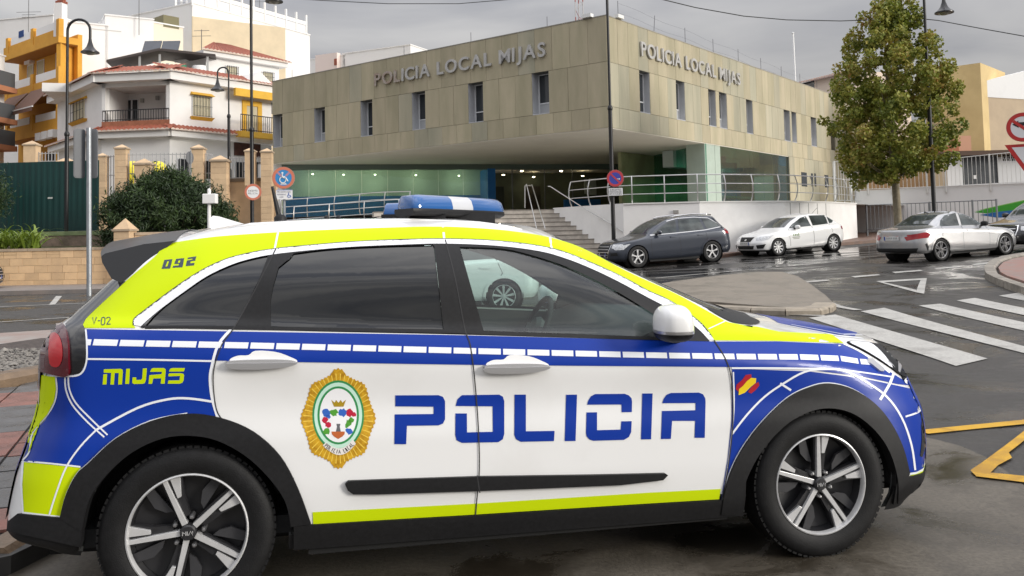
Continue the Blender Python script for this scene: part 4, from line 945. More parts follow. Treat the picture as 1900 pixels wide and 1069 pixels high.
# aerials on the roofs
def aerial(label, u, v0, v1, d, arms=((.2, .5), (.35, .35))):
    b, t = at(u, v1, d), at(u, v0, d); r = empty('tv_aerial', b); tag(r, label, 'aerial', 'roof aerials'); h = t.z - b.z; m = mat('aerial_grey', (.12, .12, .12), .5, metal=.4)
    mb = MB(); mb.tube([(0, 0, -.4), (0, 0, h)], .025, 5); mb.build('mast', m, r)
    for f, w in arms: mb = MB(); mb.tube([(-w, 0, h * (1 - f)), (w, 0, h * (1 - f))], .016, 5); mb.build('cross_arm', m, r)
aerial('aerial over the ochre block beside the drying towel', 53, 0, 50, 64, ((.45, .9), (.55, .5), (.65, .5))); aerial('aerial on the white party wall building', 258, 0, 55, 62, ()); aerial('aerial in front of the solar panels right side', 374, 55, 95, 56, ((.05, .5), (.3, .6))); aerial('tall aerial behind the tall white building', 482, 0, 32, 80, ((.1, .9), (.6, .9))); aerial('aerial at the far left of the tall white building parapet', 336, 2, 25, 74, ((.15, .5),))
# ================================================================== right: walls, house backs
white_w = mat('long_wall_white', (.78, .775, .76), .85, col2=(.70, .695, .68), scale=.6, ramp=(.2, .5))
RA = FF(1590, 44.5, 1960, 40.0)
r, ad = thing('long_white_wall', RA, 0, 1, 'long white retaining wall rising to the right behind the tree', 'wall')
mb = MB(); z0, z1 = RA.uv(1600, 354)[1], RA.uv(1900, 340)[1]; mb.add([RA.pt(0, .2, 0), RA.pt(RA.len, .2, 0), RA.pt(RA.len, z1 + .1, 0), RA.pt(0, z0, 0), RA.pt(0, .2, -.4), RA.pt(RA.len, .2, -.4), RA.pt(RA.len, z1 + .1, -.4), RA.pt(0, z0, -.4)], [(0, 1, 2, 3), (4, 5, 6, 7), (0, 1, 5, 4), (1, 2, 6, 5), (2, 3, 7, 6), (3, 0, 4, 7)]); ad(mb.build('wall_face', white_w, None))
def onface(F, pts): return [F.uv(*p) for p in pts]
for nm, pts, cc in (('mural_green', [(1808, 394), (1830, 388), (1862, 381), (1905, 372), (1905, 388), (1862, 392), (1830, 396)], (.05, .36, .03)), ('mural_blue', [(1818, 399), (1840, 395), (1870, 391), (1905, 388), (1905, 402), (1850, 404)], (.02, .14, .40)), ('mural_lime', [(1806, 393), (1830, 386.5), (1862, 379.5), (1905, 370), (1905, 372), (1862, 381), (1830, 388)], (.25, .55, .12))):
    pp = onface(RA, pts); mb = MB(); mb.prism(pp, lambda a, b: RA.pt(a, b, .001), lambda a, b: RA.pt(a, b, .006)); ad(mb.build(nm, mat(nm, cc, .7), None))
def bar_rail(name, label, F, u0, u1, vt, vb, nb, posts, m, grp, r=.014):
    a0, a1 = F.uv(u0, 380)[0], F.uv(u1, 380)[0]; root, ad = thing(name, F, a0, 1, label, 'railing', grp)
    def z_at(a, v): return np.interp(a, [a0, a1], [F.uv(u0, v[0])[1], F.uv(u1, v[1])[1]])
    mb = MB()
    for k in range(nb + 1):
        a = a0 + (a1 - a0) * k / nb; mb.tube([F.pt(a, z_at(a, vb), .05), F.pt(a, z_at(a, vt), .05)], r, 5)
    o = ad(mb.build('railing_bars', m, None)); o['kind'] = 'stuff'
    for vv in (vt, vb): mb = MB(); mb.tube([F.pt(a0, z_at(a0, vv), .05), F.pt(a1, z_at(a1, vv), .05)], r * 1.5, 6); ad(mb.build('rail', m, None))
    for u in posts: a = F.uv(u, 380)[0]; mb = MB(); mb.tube([F.pt(a, z_at(a, vb) - .3, .05), F.pt(a, z_at(a, vt) + .04, .05)], .045, 6); ad(mb.build('post', m, None))
galv = mat('galvanised_rail', (.22, .23, .24), .5, metal=.4)
RB = FF(1600, 40.5, 1870, 36.5)
bar_rail('street_railing', 'low grey barred railing in front of the long white wall', RB, 1608, 1850, (381, 371), (426, 414), 30, (1608, 1725.5, 1805, 1849.5), galv, None)
bar_rail('wall_top_railing', 'pale barred railing on top of the long white wall', RA, 1592, 1930, (312, 278), (352, 339), 44, (1612, 1656, 1722, 1757, 1840), mat('rail_pale', (.62, .61, .58), .6), None, .012)
RC = FF(1590, 47, 1900, 44)
r, ad = thing('tan_boundary_wall', RC, 0, 1, 'tan boundary wall seen through the railing behind the tree trunk', 'wall')
tan = mat('tan_render', (.36, .22, .105), .85, col2=(.27, .16, .075), scale=1.5); ad(RC.box('wall_face', tan, None, *RC.rect(1594, 1735, 318, 358), -.3, 0)); ad(RC.box('wall_face', mat('tan_light', (.52, .40, .26), .85), None, *RC.rect(1735, 1757, 290, 352), -.3, 0.02)); ad(RC.box('coping', mat('coping_white'), None, *RC.rect(1594, 1735, 314, 318), -.35, .04))
RD = FF(1735, 54, 1830, 52); RE = FF(1824, 52.3, 1990, 56)
yb = empty('yellow_building', (*xyd(1800, 53), 1.5)); tag(yb, 'pale yellow rendered building with a carport and grey gate at the right', 'building'); ay = under(yb)
yel_r = mat('pale_yellow_render', (.72, .55, .27), .85, col2=(.62, .46, .22), scale=.8); bei = mat('beige_brown_render', (.52, .41, .28), .85, col2=(.46, .36, .25), scale=1.2)
ay(RD.box('front_wall', yel_r, None, *RD.rect(1735, 1823, 122, 285), -5, 0)); ay(RE.box('side_wall', bei, None, *RE.rect(1825, 1990, 175, 282), -4, 0))
mb = MB(); pp = onface(RE, [(1825, 180), (1990, 190), (1990, 110), (1825, 151)]); mb.prism(pp, lambda a, b: RE.pt(a, b, -.5), lambda a, b: RE.pt(a, b, .03)); ay(mb.build('white_gable', white_w, None))
ay(RD.box('lower_wall', yel_r, None, *RD.rect(1700, 1823, 280, 360), -5, -1.2)); RF_ = FF(1755, 50, 1960, 49.5)
ay(RF_.box('white_wall', white_w, None, *RF_.rect(1758, 1786, 292, 345), -.2, 0)); ay(RF_.box('white_wall', white_w, None, *RF_.rect(1852, 1960, 290, 345), -.2, 0))
ay(RF_.box('gate', mat('gate_grey', (.08, .085, .09), .6, var=.2, scale=4), None, *RF_.rect(1786, 1852, 290, 346), -.15, -.05)); ay(RF_.box('gate_notice', white_b, None, *RF_.rect(1807, 1812, 325, 332), -.05, -.03))
ay(RF_.box('carport_roof', mat('carport_brown', (.10, .06, .04), .7), None, *RF_.rect(1738, 1960, 280, 288), -2, .5)); ay(RF_.box('terracotta_fascia', mat('fascia_terracotta', (.40, .15, .07), .8), None, *RF_.rect(1735, 1778, 272, 284), -1.5, .1)); ay(RF_.box('white_porch', mat('porch_rose', (.62, .34, .22), .8), None, *RF_.rect(1778, 1802, 252, 280), -1.5, .0))
for i in range(7):
    for j in range(3):
        q = MB(); a, z = RF_.uv(1862 + 4.2 * i + 2 * (j % 2), 289 + 4 * j); q.lathe([(.0001, .006), (.05, .006), (.05, 0)], 8, Matrix.Translation(RF_.pt(a, z, 0)) @ Matrix(((RF_.d.x, 0, RF_.n.x, 0), (RF_.d.y, 0, RF_.n.y, 0), (0, 1, 0, 0), (0, 0, 0, 1)))); ay(q.build('screen_hole', iron, None))
RG = FF(1478, 66, 1600, 60)
r, ad = thing('tiled_roof_house', RG, 0, 2, 'cream house with a red tiled roof edge behind the far end of the station', 'house'); hm = mat('rose_cream', (.72, .60, .50), .85); ad(RG.box('wall', hm, None, 0, RG.len, 1.5, RG.uv(1540, 142)[1], -5, 0)); corrug('roof_tiles', RG, -.4, RG.len, RG.uv(1540, 142)[1], .4, RG.uv(1540, 134)[1] + .3, -2.5, ad); ad(RG.box('dark_opening', dark_w, None, *RG.rect(1488, 1511, 152, 168), 0, .02))
# white tall mesh fence at the station's far end
RH = FF(1548, 47, 1602, 44)
bar_rail('tall_mesh_fence', 'tall white steel fence at the end of the station terrace', RH, 1550, 1600, (300, 296), (372, 372), 10, (1552, 1582, 1590), mat('fence_white', (.70, .71, .70), .5), None, .012)
# red-brown pavement by the station
sheet('station_pavement', gp((1330, 480), (1450, 463), (1560, 456), (1640, 449), (1900, 436), (2000, 430), (2000, 415), (1640, 424), (1560, 428), (1330, 450), (1130, 470), (1130, 495)), mat('brown_paving', (.20, .115, .08), .6, col2=(.14, .09, .07), scale=2.5, bump=.3, bscale=25), .12, .8, thick=.3)
# ------------------------------------------------------------------ street lamps
lm_ = mat('lamp_black', (.012, .012, .013), .4)
def street_lamp(label, u, v_base, d, side, arm=.86, H=10.0, r=.05, zs=5.6):
    b = at(u, v_base, d); b.z = zg(b.x, b.y) if d < 36 else b.z; root = empty('street_lamp', b); tag(root, label, 'street lamp', 'black arched street lamps'); zs = zs * (H / 10 if H < 8 else 1)
    mb = MB(); mb.tube([(0, 0, 0), (0, 0, zs)], .075, 10); mb.lathe([(.13, 0), (.13, .5), (.085, .6)], 12); mb.lathe([(.075, zs - .05), (.095, zs - .02), (.095, zs + .06), (.055, zs + .14)], 12); mb.build('lower_post', lm_, root, smooth=40)
    R_ = arm / 2; mb = MB(); pts = [(0, 0, zs), (0, 0, H - R_)] + [(side * R_ * (1 - math.cos(q)), 0, H - R_ + R_ * math.sin(q)) for q in np.linspace(.2, math.pi, 12)] + [(side * arm, 0, H - R_ - .35)]
    mb.tube(pts, r, 10); mb.build('arched_pole', lm_, root, smooth=40)
    mb = MB(); mb.lathe([(.0001, .02), (.05, .02), (.07, -.12), (.13, -.30), (.20, -.40), (.33, -.50), (.33, -.54), (.2, -.54)], 24, Matrix.Translation((side * arm, 0, H - R_ - .33))); h = mb.build('lamp_head', mat('lamp_head_black', (.02, .02, .022), .35), root, smooth=40)
    mb = MB(); mb.lathe([(.0001, -.62), (.12, -.60), (.2, -.54)], 16, Matrix.Translation((side * arm, 0, H - R_ - .33))); mb.build('lamp_glass', mat('lamp_glass', (.35, .34, .30), .2), h, smooth=True)
    return root
street_lamp('arched black street lamp at the left in front of the ochre flats', 122.5, 520, 33, 1); street_lamp('thick black street lamp carrying the red ringed sign left of the station', 468.5, 510, 33, 1, arm=.88, r=.055, H=11.8); street_lamp('black street lamp in front of the station corner above the dark SUV', 1140, 490, 31.6, 1, H=13.0, r=.05); street_lamp('black street lamp behind the tree at the right', 1737, 470, 32, 1, arm=.72, H=9.8)
b = at(413, 333, 43); lp = street_lamp('small arched black lamp in front of the white house', 425, 335, 43, -1, arm=.55, H=5.6, r=.04)
# ------------------------------------------------------------------ signs
galv_p = mat('galvanised_pole', (.38, .40, .42), .4, metal=.6, var=.1, scale=6)
red_s, white_s, blue_s = mat('sign_red', (.50, .03, .025), .4), mat('sign_white', (.75, .75, .75), .4), mat('sign_blue', (.02, .11, .45), .4)
red_f = mat('sign_red_faded', (.55, .17, .10), .5); blue_f = mat('sign_blue_faded', (.03, .22, .50), .5); blk_s = mat('sign_black', (.012, .012, .014), .5)
def facing(p, extra=0.0):
    """frame at p turned to the camera side: columns = right, up, out"""
    d = Vector((p.x, p.y, 0)).normalized(); a = math.atan2(-d.y, -d.x) + extra; out = Vector((math.cos(a), math.sin(a), 0)); right = Vector((-out.y, out.x, 0))
    return Matrix(((right.x, 0, out.x, p.x), (right.y, 0, out.y, p.y), (0, 1, 0, p.z), (0, 0, 0, 1)))
def disc(M, r0, r1, z0, z1, n=40):
    mb = MB(); 
    for k in range(n):
        pass
    prof = [(r0, z0), (r0, z1), (r1, z1), (r1, z0)] if r0 > 0 else [(.0001, z1), (r1, z1), (r1, z0), (.0001, z0)]
    mb.lathe(prof, n, M); return mb
def poly_plate(M, pts, z0, z1): mb = MB(); mb.prism(pts, lambda a, b: M @ Vector((a, b, z0)), lambda a, b: M @ Vector((a, b, z1))); return mb
def rrect(w, h, r, n=4, cx=0, cy=0):
    out = []
    for sx, sy, a0 in ((1, 1, 0), (-1, 1, 90), (-1, -1, 180), (1, -1, 270)):
        for k in range(n + 1): q = rad(a0 + 90 * k / n); out.append((cx + sx * (w / 2 - r) + r * math.cos(q), cy + sy * (h / 2 - r) + r * math.sin(q)))
    return out
def sign_thing(name, label, u, v, d, extra=0.0):
    p = at(u, v, d); r = empty(name, p); tag(r, label, 'road sign'); return r, under(r), facing(p, extra)
def sign_rows(ad, M, rows, m, z=.012, name='sign_letter'):
    """rows of sign lettering set in strokes"""
    S = {'V': [[(0,1),(.4,0),(.8,1)]], 'E': [[(.8,1),(0,1),(0,0),(.8,0)],[(0,.5),(.6,.5)]], 'H': [[(0,0),(0,1)],[(.8,0),(.8,1)],[(0,.5),(.8,.5)]], 'I': [[(.4,0),(.4,1)]], 'C': [[(.8,1),(0,1),(0,0),(.8,0)]], 'U': [[(0,1),(0,0),(.8,0),(.8,1)]], 'L': [[(0,1),(0,0),(.8,0)]], 'O': [[(0,0),(0,1),(.8,1),(.8,0),(0,0)]], 'S': [[(.8,1),(0,1),(0,.5),(.8,.5),(.8,0),(0,0)]], 'F': [[(.8,1),(0,1),(0,0)],[(0,.5),(.6,.5)]], 'X': [[(0,0),(.8,1)],[(0,1),(.8,0)]], 'P': [[(0,0),(0,1),(.8,1),(.8,.5),(0,.5)]], 'T': [[(0,1),(.8,1)],[(.4,1),(.4,0)]], 'A': [[(0,0),(.4,1),(.8,0)],[(.2,.4),(.6,.4)]], 'R': [[(0,0),(0,1),(.8,1),(.8,.5),(0,.5)],[(.4,.5),(.8,0)]], 'D': [[(0,0),(0,1),(.6,1),(.8,.7),(.8,.3),(.6,0),(0,0)]], 'N': [[(0,0),(0,1),(.8,0),(.8,1)]], 'Z': [[(0,1),(.8,1),(0,0),(.8,0)]], 'G': [[(.8,1),(0,1),(0,0),(.8,0),(.8,.5),(.4,.5)]], ' ': []}
    for text, cx, cy, h, adv in rows:
        x = cx - adv * len(text) / 2
        for chh in text:
            if S.get(chh):
                mb = MB()
                for st in S[chh]: mb.tube([M @ Vector((x + a * adv * .85, cy + (b - .5) * h, z)) for a, b in st], h * .075, 4)
                ad(mb.build(name, m, None))
            x += adv
# no parking disc on the lamp in front of the station
r, ad, M = sign_thing('no_parking_sign', 'round blue and red no parking sign on the lamp before the station', 1141.5, 331, 31.45)
ad(disc(M, 0, .305, -.01, .0).build('sign_plate', galv_p, None)); ad(disc(M, .215, .30, .001, .006).build('red_ring', mat('sign_red_pink', (.50, .05, .06), .5), None)); ad(disc(M, 0, .215, .001, .005).build('blue_field', mat('sign_blue_violet', (.05, .06, .36), .5), None))
ad(poly_plate(M, [(-.17, .13), (-.13, .17), (.17, -.13), (.13, -.17)], .006, .009).build('red_bar', mat('sign_red_pink'), None)); ad(poly_plate(M, [(.06, -.035), (.06, -.015), (.13, -.015), (.13, .01), (.185, -.025), (.13, -.06), (.13, -.035)], .010, .013).build('arrow', white_s, None))
r, ad, M = sign_thing('no_parking_plate', 'small white text plate under the no parking sign', 1142.5, 356, 31.45)
ad(poly_plate(M, rrect(.50, .27, .02), -.01, 0).build('plate', white_s, None)); sign_rows(ad, M, [('EXCEPTO', 0, .075, .05, .055), ('VEHICULOS', 0, 0, .05, .048), ('OFICIALES', 0, -.075, .05, .048)], blk_s, .003)
# red ringed text sign on the thick lamp
r, ad, M = sign_thing('ringed_text_sign', 'round white sign with a red ring and two lines of text on thick lamp post', 469.5, 356.5, 32.85)
ad(disc(M, 0, .31, -.01, 0).build('sign_plate', galv_p, None)); ad(disc(M, 0, .23, .001, .004).build('white_field', white_s, None)); ad(disc(M, .225, .305, .001, .007).build('red_ring', red_f, None)); sign_rows(ad, M, [('EXCEPTO', 0, .05, .055, .048), ('POLICIA', 0, -.05, .055, .048)], blk_s, .006)
# disabled parking sign
r, ad, M = sign_thing('disabled_parking_sign', 'round blue wheelchair sign with a red ring above white plate', 526, 330, 24.6)
ad(disc(M, 0, .31, -.01, 0).build('sign_plate', galv_p, None)); ad(disc(M, 0, .235, .001, .004).build('blue_field', blue_f, None)); ad(disc(M, .225, .305, .001, .007).build('red_ring', red_f, None)); ad(poly_plate(M, [(-.19, .14), (-.15, .18), (-.02, .05), (-.06, .01)], .005, .0065).build('red_bar', mat('sign_pink', (.40, .22, .30), .5), None)); ad(poly_plate(M, [(.19, .14), (.15, .18), (.04, .07), (.08, .03)], .005, .0065).build('red_bar', mat('sign_pink'), None))
for pts in ([(-.03, .10), (-.04, .04), (-.01, .0), (.07, -.01), (.12, -.10)], [(-.03, .03), (.05, .03)]): mb = MB(); mb.tube([M @ Vector((a, b, .010)) for a, b in pts], .016, 6); ad(mb.build('wheelchair_figure', white_s, None))
mb = MB(); mb.lathe([(.0001, .014), (.028, .012), (.028, .005)], 12, M @ Matrix.Translation((-.03, .135, 0))); ad(mb.build('wheelchair_head', white_s, None)); mb = MB(); mb.tube([M @ Vector((-.02 + .085 * math.cos(q), -.06 + .085 * math.sin(q), .010)) for q in np.linspace(2.0, 6.6, 18)], .014, 6); ad(mb.build('wheelchair_wheel', white_s, None)); ad(poly_plate(M, [(-.09, -.19), (.09, -.19), (.07, -.16), (-.07, -.16)], .005, .008).build('white_base_mark', white_s, None))
p_ = at(526, 330, 24.65); mb = MB(); mb.tube([(p_.x, p_.y + .06, zg(p_.x, p_.y)), (p_.x, p_.y + .06, p_.z + .3)], .04, 8); ad(mb.build('pole', galv_p, None))
r, ad, M = sign_thing('disabled_parking_plate', 'white plate with small wheelchair symbol under the blue sign', 527.5, 361, 24.6)
ad(poly_plate(M, rrect(.45, .27, .015), -.01, 0).build('plate', white_s, None)); ad(poly_plate(M, rrect(.44, .012, .003, cy=.125), .001, .003).build('plate_edge', blue_s, None)); sign_rows(ad, M, [('RESERVADO', -.0, .075, .04, .042), ('PERSONAS', -.07, .0, .035, .03), ('MINUS', -.09, -.07, .035, .03)], mat('sign_grey_ink', (.18, .18, .28), .6), .003); mb = MB(); mb.tube([M @ Vector(q + (.006,)) for q in ((.12, .05), (.12, -.02), (.16, -.02), (.18, -.07))], .010, 5); mb.tube([M @ Vector((.13 + .04 * math.cos(q), -.045 + .04 * math.sin(q), .006)) for q in np.linspace(2, 6.6, 12)], .008, 5); ad(mb.build('wheelchair_mark', blue_s, None))
# backs of a two panel sign on a galvanised pole at the left
r, ad, M = sign_thing('double_sign_back', 'grey backs of a two panel traffic sign on galvanised pole', 161, 285, 25.2)
for cx, ex, m_ in ((-.19, rad(22), mat('sign_back_dark', (.10, .105, .115), .5)), (.15, rad(-35), mat('sign_back_grey', (.16, .165, .175), .5))):
    Mp = M @ Matrix.Translation((cx, 0, .0)) @ Matrix.Rotation(ex, 4, 'Y'); ad(poly_plate(Mp, rrect(.32, 1.42, .08), -.02, .01).build('sign_back', m_, None)); ad(poly_plate(Mp, rrect(.27, 1.36, .06), .011, .016).build('back_fold', m_, None))
pb = at(168, 545, 25.2); mb = MB(); mb.tube([(pb.x, pb.y - .08, zg(pb.x, pb.y)), (pb.x - .03, pb.y - .08, at(165, 238, 25.2).z)], .07, 12); ad(mb.build('pole', galv_p, None, smooth=40))
r, ad, M = sign_thing('round_sign_back', 'grey back of a round sign in front of the white house', 352, 293, 36.2); ad(disc(M @ Matrix.Rotation(rad(55), 4, 'Y'), 0, .26, -.01, .01).build('sign_back', mat('sign_back_grey'), None)); mb = MB(); q = at(354, 360, 36.2); mb.tube([(q.x, q.y, q.z - .5), (q.x, q.y, at(354, 280, 36.2).z)], .03, 6); ad(mb.build('pole', galv_p, None))
# right edge: no right turn and give way
r, ad, M = sign_thing('no_turn_sign', 'red ringed no turn sign at the right edge of the photograph', 1898, 236, 19.0)
ad(disc(M, 0, .32, -.01, 0).build('sign_plate', galv_p, None)); ad(disc(M, 0, .24, .001, .004).build('white_field', white_s, None)); ad(disc(M, .235, .315, .001, .007).build('red_ring', red_s, None)); ad(poly_plate(M, [(-.20, .12), (-.16, .17), (.19, -.13), (.15, -.18)], .007, .010).build('red_bar', red_s, None)); ad(poly_plate(M, [(-.20, .07), (-.08, .15), (-.08, .11), (.08, .11), (.14, .05), (.14, -.15), (.06, -.15), (.06, .03), (-.08, .03), (-.08, -.01)], .0045, .0065).build('turn_arrow', blk_s, None))
r, ad, M = sign_thing('give_way_sign', 'white triangle give way sign with a red border at the right edge', 1912, 290, 19.0)
tri = lambda s_: [(-.52 * s_, .30 * s_), (.52 * s_, .30 * s_), (0, -.60 * s_)]
ad(poly_plate(M, tri(.92), -.01, 0).build('sign_plate', red_s, None)); ad(poly_plate(M, [(x, y + .015) for x, y in tri(.66)], .001, .004).build('white_field', white_s, None)); pb = at(1908, 250, 19.05); mb = MB(); mb.tube([(pb.x, pb.y + .07, zg(pb.x, pb.y)), (pb.x, pb.y + .07, pb.z + .4)], .045, 10); ad(mb.build('pole', galv_p, None, smooth=40))
# white meter box on a post behind the police car
p_ = at(390, 369, 25); bxr = empty('meter_box', p_); tag(bxr, 'white box on a white post with a round knob behind the car roof', 'box'); mb = MB(); mb.box(-.19, .19, -.12, .12, -.14, .14); mb.build('box', white_b, bxr, bevel=.02); mb = MB(); mb.tube([(-.03, 0, -.14), (-.03, 0, -1.9)], .05, 10); mb.build('post', white_b, bxr); mb = MB(); mb.lathe([(.0001, .30), (.04, .28), (.055, .22), (.04, .14)], 12, Matrix.Translation((-.03, 0, 0))); mb.build('knob', white_b, bxr, smooth=True)
# overhead wires
def wire(label, pts): 
    P = [at(*p) for p in pts]; r = empty('overhead_wire', P[0]); tag(r, label, 'wire', 'overhead wires'); ad = under(r); mb = MB(); mb.tube(P, .018, 5); ad(mb.build('cable', mat('cable_black', (.03, .03, .03), .6), None))
wire('overhead cable crossing the sky above the station roof and behind the tree', [(900, -150, 28), (1050, -70, 29), (1200, -8, 30), (1290, 14, 31), (1380, 30, 31.5), (1460, 37, 32), (1560, 39, 32.3), (1640, 36, 32.6), (1690, 33, 33.2), (1740, 38, 33), (1820, 53, 31), (1960, 78, 29), (2300, 160, 26)]); wire('overhead cable at the top edge over the tall white building', [(100, -60, 42), (300, -24, 41), (480, -6, 40), (600, 1, 40), (720, 7, 40), (850, 7, 40), (960, -2, 40), (1150, -40, 40), (1400, -110, 40)])
# ================================================================== plants
def leaf_mat(name, cols, rough=.55, trans=.25):
    if name in MATS: return MATS[name]
    m = bpy.data.materials.new(name); MATS[name] = m; m.use_nodes = True; t = m.node_tree; b = t.nodes['Principled BSDF']; b.inputs['Roughness'].default_value = rough
    g = N(t, 'ShaderNodeNewGeometry'); rp = N(t, 'ShaderNodeValToRGB'); rp.color_ramp.interpolation = 'LINEAR'
    while len(rp.color_ramp.elements) < len(cols): rp.color_ramp.elements.new(.5)
    for i, (p, c) in enumerate(cols): rp.color_ramp.elements[i].position = p; rp.color_ramp.elements[i].color = (*c, 1)
    tc = N(t, 'ShaderNodeTexCoord'); nz = N(t, 'ShaderNodeTexNoise'); nz.inputs['Scale'].default_value = .9; nz.inputs['Detail'].default_value = 2; t.links.new(tc.outputs['Object'], nz.inputs['Vector'])
    a = N(t, 'ShaderNodeMath', operation='MULTIPLY_ADD'); a.inputs[1].default_value = .45; t.links.new(g.outputs['Random Per Island'], a.inputs[0]); b2 = N(t, 'ShaderNodeMath', operation='MULTIPLY_ADD'); b2.inputs[1].default_value = 1.5; b2.inputs[2].default_value = -.45; t.links.new(nz.outputs['Fac'], b2.inputs[0]); t.links.new(b2.outputs[0], a.inputs[2]); t.links.new(a.outputs[0], rp.inputs['Fac'])
    t.links.new(rp.outputs[0], b.inputs['Base Color']); b.inputs['Transmission Weight'].default_value = 0
    tr = N(t, 'ShaderNodeBsdfTranslucent'); mx_ = N(t, 'ShaderNodeMixShader'); mx_.inputs[0].default_value = trans; t.links.new(rp.outputs[0], tr.inputs['Color']); t.links.new(b.outputs[0], mx_.inputs[1]); t.links.new(tr.outputs[0], mx_.inputs[2]); t.links.new(mx_.outputs[0], t.nodes['Material Output'].inputs[0]); return m
def leaves(centers, sizes, aspect, rs, up=.2):
    """kinked leaf blades: two triangles-pairs each"""
    n = len(centers); rng = np.random.default_rng(rs); d = rng.normal(size=(n, 3)); d[:, 2] += up; d /= np.linalg.norm(d, axis=1)[:, None]; e = rng.normal(size=(n, 3)); e -= (e * d).sum(1)[:, None] * d; e /= np.linalg.norm(e, axis=1)[:, None]; k = np.cross(d, e)
    L = sizes[:, None]; Wd = L * aspect; c = centers
    V = np.stack([c - d * L * .5, c + e * Wd * .5 + k * L * .08, c + d * L * .5, c - e * Wd * .5 + k * L * .08], 1).reshape(-1, 3)
    F = [(4 * i, 4 * i + 1, 4 * i + 2) for i in range(n)] + [(4 * i, 4 * i + 2, 4 * i + 3) for i in range(n)]
    return V, F
def foliage(name, V, F, m, parent, loc):
    me = bpy.data.meshes.new(name); me.from_pydata((V - np.array(loc)).tolist(), [], F); me.materials.append(m); o = bpy.data.objects.new(name, me); C.objects.link(o); o.parent = parent; return o
# plane tree by the street
tb = at(1668, 430, 33.0); tb.z = zg(tb.x, tb.y); tree = empty('plane_tree', tb); tag(tree, 'young plane tree with green and rusty leaves beside the street', 'tree')
s33 = 33.0 / FPX; bark = mat('plane_bark', (.33, .28, .20), .85, col2=(.20, .17, .11), scale=6, bump=.5, bscale=30)
mb = MB(); top = at(1655, 60, 33) - tb; mb.tube([(0, 0, -.1), (-.02, 0, 1.0), (-.05, 0, 2.2), (-.08, .05, 3.4), (-.12, 0, 5.0), (-.2, 0, 6.8), (top.x, 0, top.z)], [.17, .145, .135, .12, .09, .055, .02], 12); mb.build('trunk', bark, tree, smooth=True)
rng = np.random.default_rng(4)
prof_ = [(0, 1655, 8), (20, 1652, 42), (60, 1652, 68), (100, 1655, 90), (140, 1652, 103), (180, 1655, 114), (220, 1655, 121), (260, 1657, 120), (290, 1655, 108), (315, 1650, 84), (335, 1640, 55)]
pv_, pc_, pr_ = zip(*prof_)
clumps = []
while len(clumps) < 360:
    v = rng.uniform(6, 334); w = np.interp(v, pv_, pr_); 
    if rng.random() > w / 133: continue
    q = rng.uniform(0, 2 * math.pi); rr = w * math.sqrt(rng.uniform(.02, 1)) * rng.uniform(.8, 1.06)
    cx = np.interp(v, pv_, pc_); p = at(cx + rr * math.cos(q), v + rng.normal() * 5, 33.0); p.y += rr * math.sin(q) * s33; clumps.append((p, rng.uniform(.18, .40)))
cent = []; 
for p, r_ in clumps:
    m_ = int(92 * (r_ / .3) ** 2) + 16; g = rng.normal(size=(m_, 3)); g /= np.linalg.norm(g, axis=1)[:, None]; cent.append(np.array(p)[None] + g * r_ * rng.uniform(.25, 1.0, (m_, 1)) ** .6)
for _ in range(70):
    p, r_ = clumps[rng.integers(len(clumps))]; cent.append(np.array(p)[None] + rng.normal(size=(2, 3)) * .32)
cent = np.concatenate(cent); V, F = leaves(cent, rng.uniform(.085, .165, len(cent)), .85, 9, .1)
foliage('crown', V, F, leaf_mat('plane_leaves', [(.0, (.075, .105, .013)), (.33, (.175, .215, .028)), (.60, (.31, .31, .05)), (.85, (.33, .26, .06)), (1.0, (.36, .17, .04))]), tree, tb)
for k in range(26):
    p, r_ = clumps[k * 12 % len(clumps)]; e = Vector(p) - tb; zs_ = max(2.6, e.z - .5 * e.xy.length - .3); mb = MB(); s0 = Vector((-.1, 0, min(zs_, top.z - .6))); mb.tube([s0, s0.lerp(e, .5) + Vector((0, 0, -.12)), e], [.035, .022, .008], 6); mb.build('branch', bark, tree, smooth=True)
# dark bush
bb = at(312, 455, 32.0); bush = empty('oleander_bush', bb); tag(bush, 'large rounded dark green oleander bush behind the police car', 'bush'); cl_ = []
pb_ = [(330, 20), (345, 62), (365, 95), (390, 118), (420, 122), (450, 112)]
while len(cl_) < 430:
    v = rng.uniform(330, 455); w = np.interp(v, [a for a, _ in pb_], [b for _, b in pb_]); q = rng.uniform(0, 2 * math.pi); rr = w * math.sqrt(rng.uniform(.1, 1)); p = at(312 + rr * math.cos(q) + .05 * (v - 390), v + rng.normal() * 4, 32.0); p.y += rr * math.sin(q) * 32 / FPX * .7; cl_.append((p, rng.uniform(.16, .34)))
cent = np.concatenate([np.array(p)[None] + rng.normal(size=(85, 3)) * r_ * .6 for p, r_ in cl_]); V, F = leaves(cent, rng.uniform(.12, .24, len(cent)), .24, 10, .9)
foliage('foliage', V, F, leaf_mat('oleander_leaves', [(.0, (.012, .026, .008)), (.5, (.026, .052, .014)), (.85, (.055, .095, .025)), (1.0, (.10, .15, .05))], .5, .15), bush, bb)
for k in range(9): mb = MB(); a = rng.uniform(-1.2, 1.2); mb.tube([(a * .4, 0, -.6), (a, rng.uniform(-.4, .4), 1.0)], [.04, .015], 6); mb.build('stem', bark, bush)
